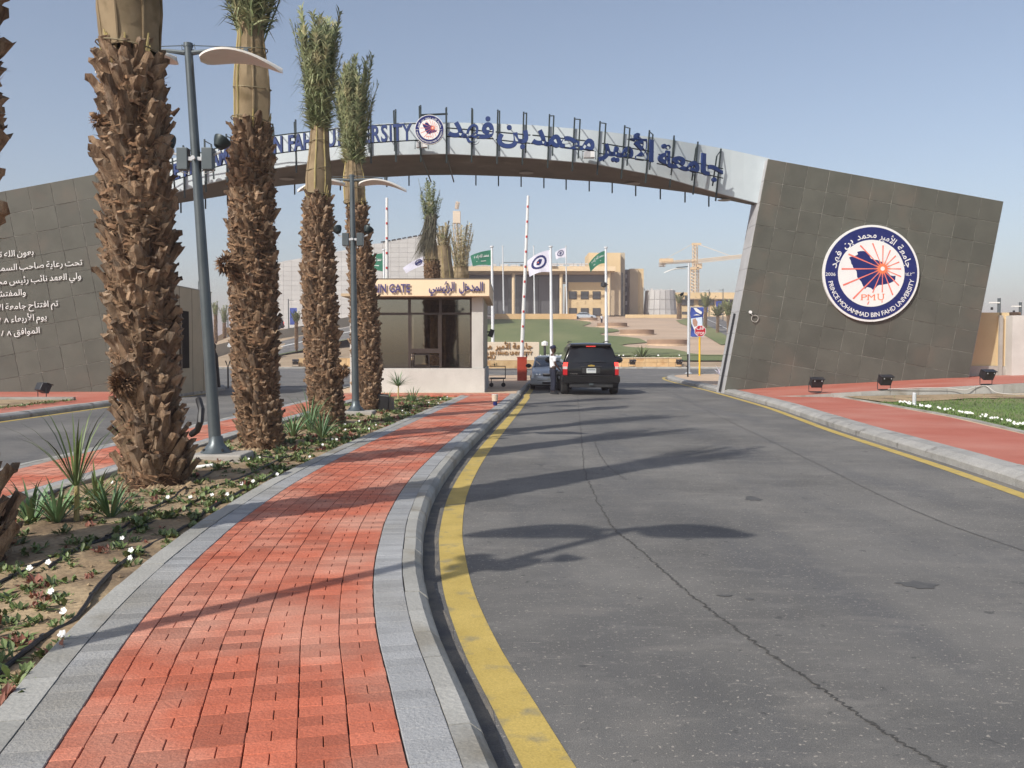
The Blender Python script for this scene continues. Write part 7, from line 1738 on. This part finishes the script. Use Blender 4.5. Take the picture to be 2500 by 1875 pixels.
# low ground cover: leafy tufts, reddish tufts and white blossoms
gc = MB(); gr = MB(); pe = MB(); rr = random.Random(12)
def tuft(m, c, s, n_, up=.85):
    for k in range(n_):
        a_ = rr.uniform(0, 6.28); ph = rr.uniform(.1, 1.3)*up+.12; l_ = s*rr.uniform(.5, 1.0); d = Vector((math.cos(a_)*math.cos(ph), math.sin(a_)*math.cos(ph), math.sin(ph)))
        o = c+Vector((rr.uniform(-1, 1), rr.uniform(-1, 1), 0))*s*.45; sd = Vector((-d.y, d.x, 0)).normalized()*l_*rr.uniform(.13, .24); mid = o+d*l_*.55; tip = o+d*l_+Vector((0, 0, -l_*.15))
        m.add([o, mid+sd, tip, mid-sd], [(0, 1, 2, 3)], rr.random())
def blossom(c, s):
    for k in range(5):
        a_ = 2*math.pi*k/5+rr.uniform(-.2, .2); d = Vector((math.cos(a_), math.sin(a_), 0)); sd = Vector((-d.y, d.x, 0))
        tl = Vector((rr.uniform(-.5, .5), -.5, 1)).normalized()
        yy_ = .75*d.y*s; U_ = Vector((0, 0, 1)); d = Vector((d.x, d.y*.5, .85*d.y)); sd = Vector((sd.x, sd.y*.5, .85*sd.y))
        pe.add([c, c+d*s*.7+sd*s*.45+tl*s*.2, c+d*s+tl*s*.35, c+d*s*.7-sd*s*.45+tl*s*.2], [(0, 1, 2, 3)])
def gx(y, t):
    lo, hi = 0, RC.L
    for _ in range(18):
        mid = (lo+hi)/2
        if RC.at(mid)[0].y < y: lo = mid
        else: hi = mid
    xr = RC.pt(lo, -W_RED-.36).x; return lerp(-4.72, xr, t)
for k in range(1450):
    y = 2.6+26.6*rr.random()**1.1; t_ = 1-abs(rr.gauss(0, .42)) if rr.random() < .62 else rr.random()
    if t_ < .02 or t_ > .985: continue
    x = gx(y, t_)
    if any((x-b.x)**2+(y-b.y)**2 < .22 for b in (b0, b1, b2, b3, b4)): continue
    c = Vector((x, y, soil_z(x, y)-.005)); s = rr.uniform(.05, .12)*(1.0 if y < 12 else 1.2)
    if rr.random() < .12: tuft(gr, c, s*1.0, 14, .9)
    else: tuft(gc, c, s, rr.randrange(12, 26))
    if rr.random() < (.012 if y < 9 else .035): blossom(c+Vector((rr.uniform(-.03, .03), rr.uniform(-.03, .03), s*.9)), rr.uniform(.014, .022))
for (x, y) in ((320, 1352), (118, 1388), (73, 1398), (125, 1462), (155, 1505), (152, 1573), (318, 1368), (410, 1218), (555, 1208), (518, 1209), (465, 1214), (677, 1158), (618, 1183), (590, 1190), (35, 1220)):
    c = gp2(x, y+8); tuft(gc, c, .07, 16); blossom(c+Vector((0, 0, .055)), .022)
gc.build('ground_cover', M['leaf'], kind='stuff'); gr.build('reddish_ground_cover', M['leaf_red'], kind='stuff'); pe.build('white_blossoms', M['petal'], kind='stuff')
# clods and pebbles
cl = MB()
for k in range(900):
    y = 2.6+14*rr.random()**1.4; x = gx(y, rr.uniform(.02, .98)); s = rr.uniform(.006, .022); c = Vector((x, y, soil_z(x, y)))
    cl.add([c+Vector((s*rr.uniform(.6, 1), 0, 0)), c+Vector((0, s, 0)), c+Vector((-s, 0, 0)), c+Vector((0, -s*rr.uniform(.5, 1), 0)), c+Vector((0, 0, s*.8))], [(0, 1, 4), (1, 2, 4), (2, 3, 4), (3, 0, 4)])
cl.build('soil_clods', M['soil'], kind='stuff')
for bi, b in enumerate((b1, b2, b3, b4)):
    m = MB()
    for k in range(70):
        a_ = rr.uniform(0, 6.28); r_ = rr.uniform(.36, .62); s = rr.uniform(.02, .06); c = b+Vector((math.cos(a_)*r_, math.sin(a_)*r_, rr.uniform(-.01, .03)))
        m.add([c+Vector((s, 0, 0)), c+Vector((0, s, 0)), c+Vector((-s, 0, 0)), c+Vector((0, -s, 0)), c+Vector((0, 0, s*.8))], [(0, 1, 4), (1, 2, 4), (2, 3, 4), (3, 0, 4)])
    m.build('planting_mound', M['soil'], kind='stuff')
# irrigation hoses
def hose(label, pts, r_=.011):
    t = thing('irrigation_hose', label, 'hose', gp2(*pts[0]), group='black irrigation hoses in the garden')
    q = smooth([gp2(x, y)+Vector((0, 0, .022)) for x, y in pts], 6); q = [p+Vector((rr.uniform(-.006, .006), 0, rr.uniform(-.004, .006))) for p in q]
    MB().tube(q, r_, 7).build('hose', M['rubber'], t, sm=True)
    for k in range(4, len(q), 9): MB().box(q[k]+Vector((0, 0, .010)), (.022, .03, .016)).build('dripper', M['black'], t)
hose('black drip hose nearest the grey pavement edge, from the near corner', [(-60, 1700), (0, 1642), (90, 1580), (190, 1510), (245, 1440), (320, 1362), (450, 1285), (520, 1240), (600, 1200), (690, 1150)], .014)
hose('black drip hose in the middle of the garden bed', [(-40, 1440), (60, 1400), (170, 1350), (330, 1295), (430, 1245), (500, 1210), (512, 1195), (600, 1168), (690, 1120)])
hose('black drip hose left of the middle one, ending before the near palm', [(120, 1395), (190, 1345), (250, 1320), (315, 1285)])
hose('black drip hose running past the lamp plinth', [(360, 1245), (420, 1220), (465, 1185), (600, 1115), (700, 1118), (860, 1070)])
hose('black drip hose along the far side of the bed', [(0, 1265), (60, 1250), (180, 1190), (300, 1150)])
pp = thing('white_pipe', 'short white plastic pipe lying beside the first lamp plinth', 'pipe', gp2(500, 1145)); MB().tube([gp2(462, 1147)+Vector((0, 0, .03)), gp2(520, 1147)+Vector((0, 0, .03))], .022, 8).build('pipe', M['white'], pp)
# right lawn: blades, white flowers
gl = MB()
for k in range(16000):
    y = 9+19.5*rr.random(); x = interp([(q.y, q.x) for q in ec.p], y)+.2+rr.random()**1.5*9
    if x/y > .64: continue
    if y > 27.0-.9*abs(math.sin(x*.7))-.06*max(0, 22-x) and rr.random() < .93: continue
    h = rr.uniform(.03, .07); a_ = rr.uniform(0, 6.28); w_ = .012; c = Vector((x, y, lz(x, y)))
    gl.add([c+Vector((math.cos(a_)*w_, math.sin(a_)*w_, 0)), c-Vector((math.cos(a_)*w_, math.sin(a_)*w_, 0)), c+Vector((rr.uniform(-.02, .02), rr.uniform(-.02, .02), h))], [(0, 1, 2)], rr.random())
gl.build('grass', M['grass'], kind='stuff')
pe = MB(); gc = MB()
for k in range(60):
    y = 15+9.5*rr.random(); x = interp([(q.y, q.x) for q in ec.p], y)+.25+abs(rr.gauss(0, .12)); c = Vector((x, y, lz(x, y))); tuft(gc, c, .09, 12)
    for _ in range(rr.randrange(1, 3)): blossom(c+Vector((rr.uniform(-.07, .07), rr.uniform(-.07, .07), .085)), rr.uniform(.020, .034))
pe.build('white_blossoms', M['petal'], kind='stuff'); gc.build('flower_border', M['leaf'], kind='stuff')
# low plants in the planter and at the far verge
gc = MB(); pe = MB()
for k in range(260):
    x = rr.uniform(1245, 1660); c = P(x, 872, 89+rr.random()*2.5); c.z = .9; tuft(gc, c, .35, 8)
    if rr.random() < .12: blossom(c+Vector((0, -.1, .3)), .08)
gc.build('planter_plants', M['leaf'], kind='stuff'); pe.build('white_blossoms', M['petal'], kind='stuff')
gc = MB()
for k in range(120): c = Vector((rr.uniform(-13.4, -13), rr.uniform(18, 27), .13)); tuft(gc, c, .12, 8)
gc.build('ground_cover', M['leaf'], kind='stuff')

# ------------------------------------------------------------------ dusty air
hz = MB().bx(-760, 760, -62, 1450, -1.5, 46).build('haze', bpy.data.materials.new('haze_air'), kind='stuff')
hm_ = hz.data.materials[0]; hm_.use_nodes = True; n = hm_.node_tree.nodes; n.remove(n['Principled BSDF'])
pv = n.new('ShaderNodeVolumePrincipled'); pv.inputs['Color'].default_value = (.90, .78, .82, 1); pv.inputs['Density'].default_value = .0009; pv.inputs['Anisotropy'].default_value = .0
hm_.node_tree.links.new(pv.outputs[0], n['Material Output'].inputs['Volume'])
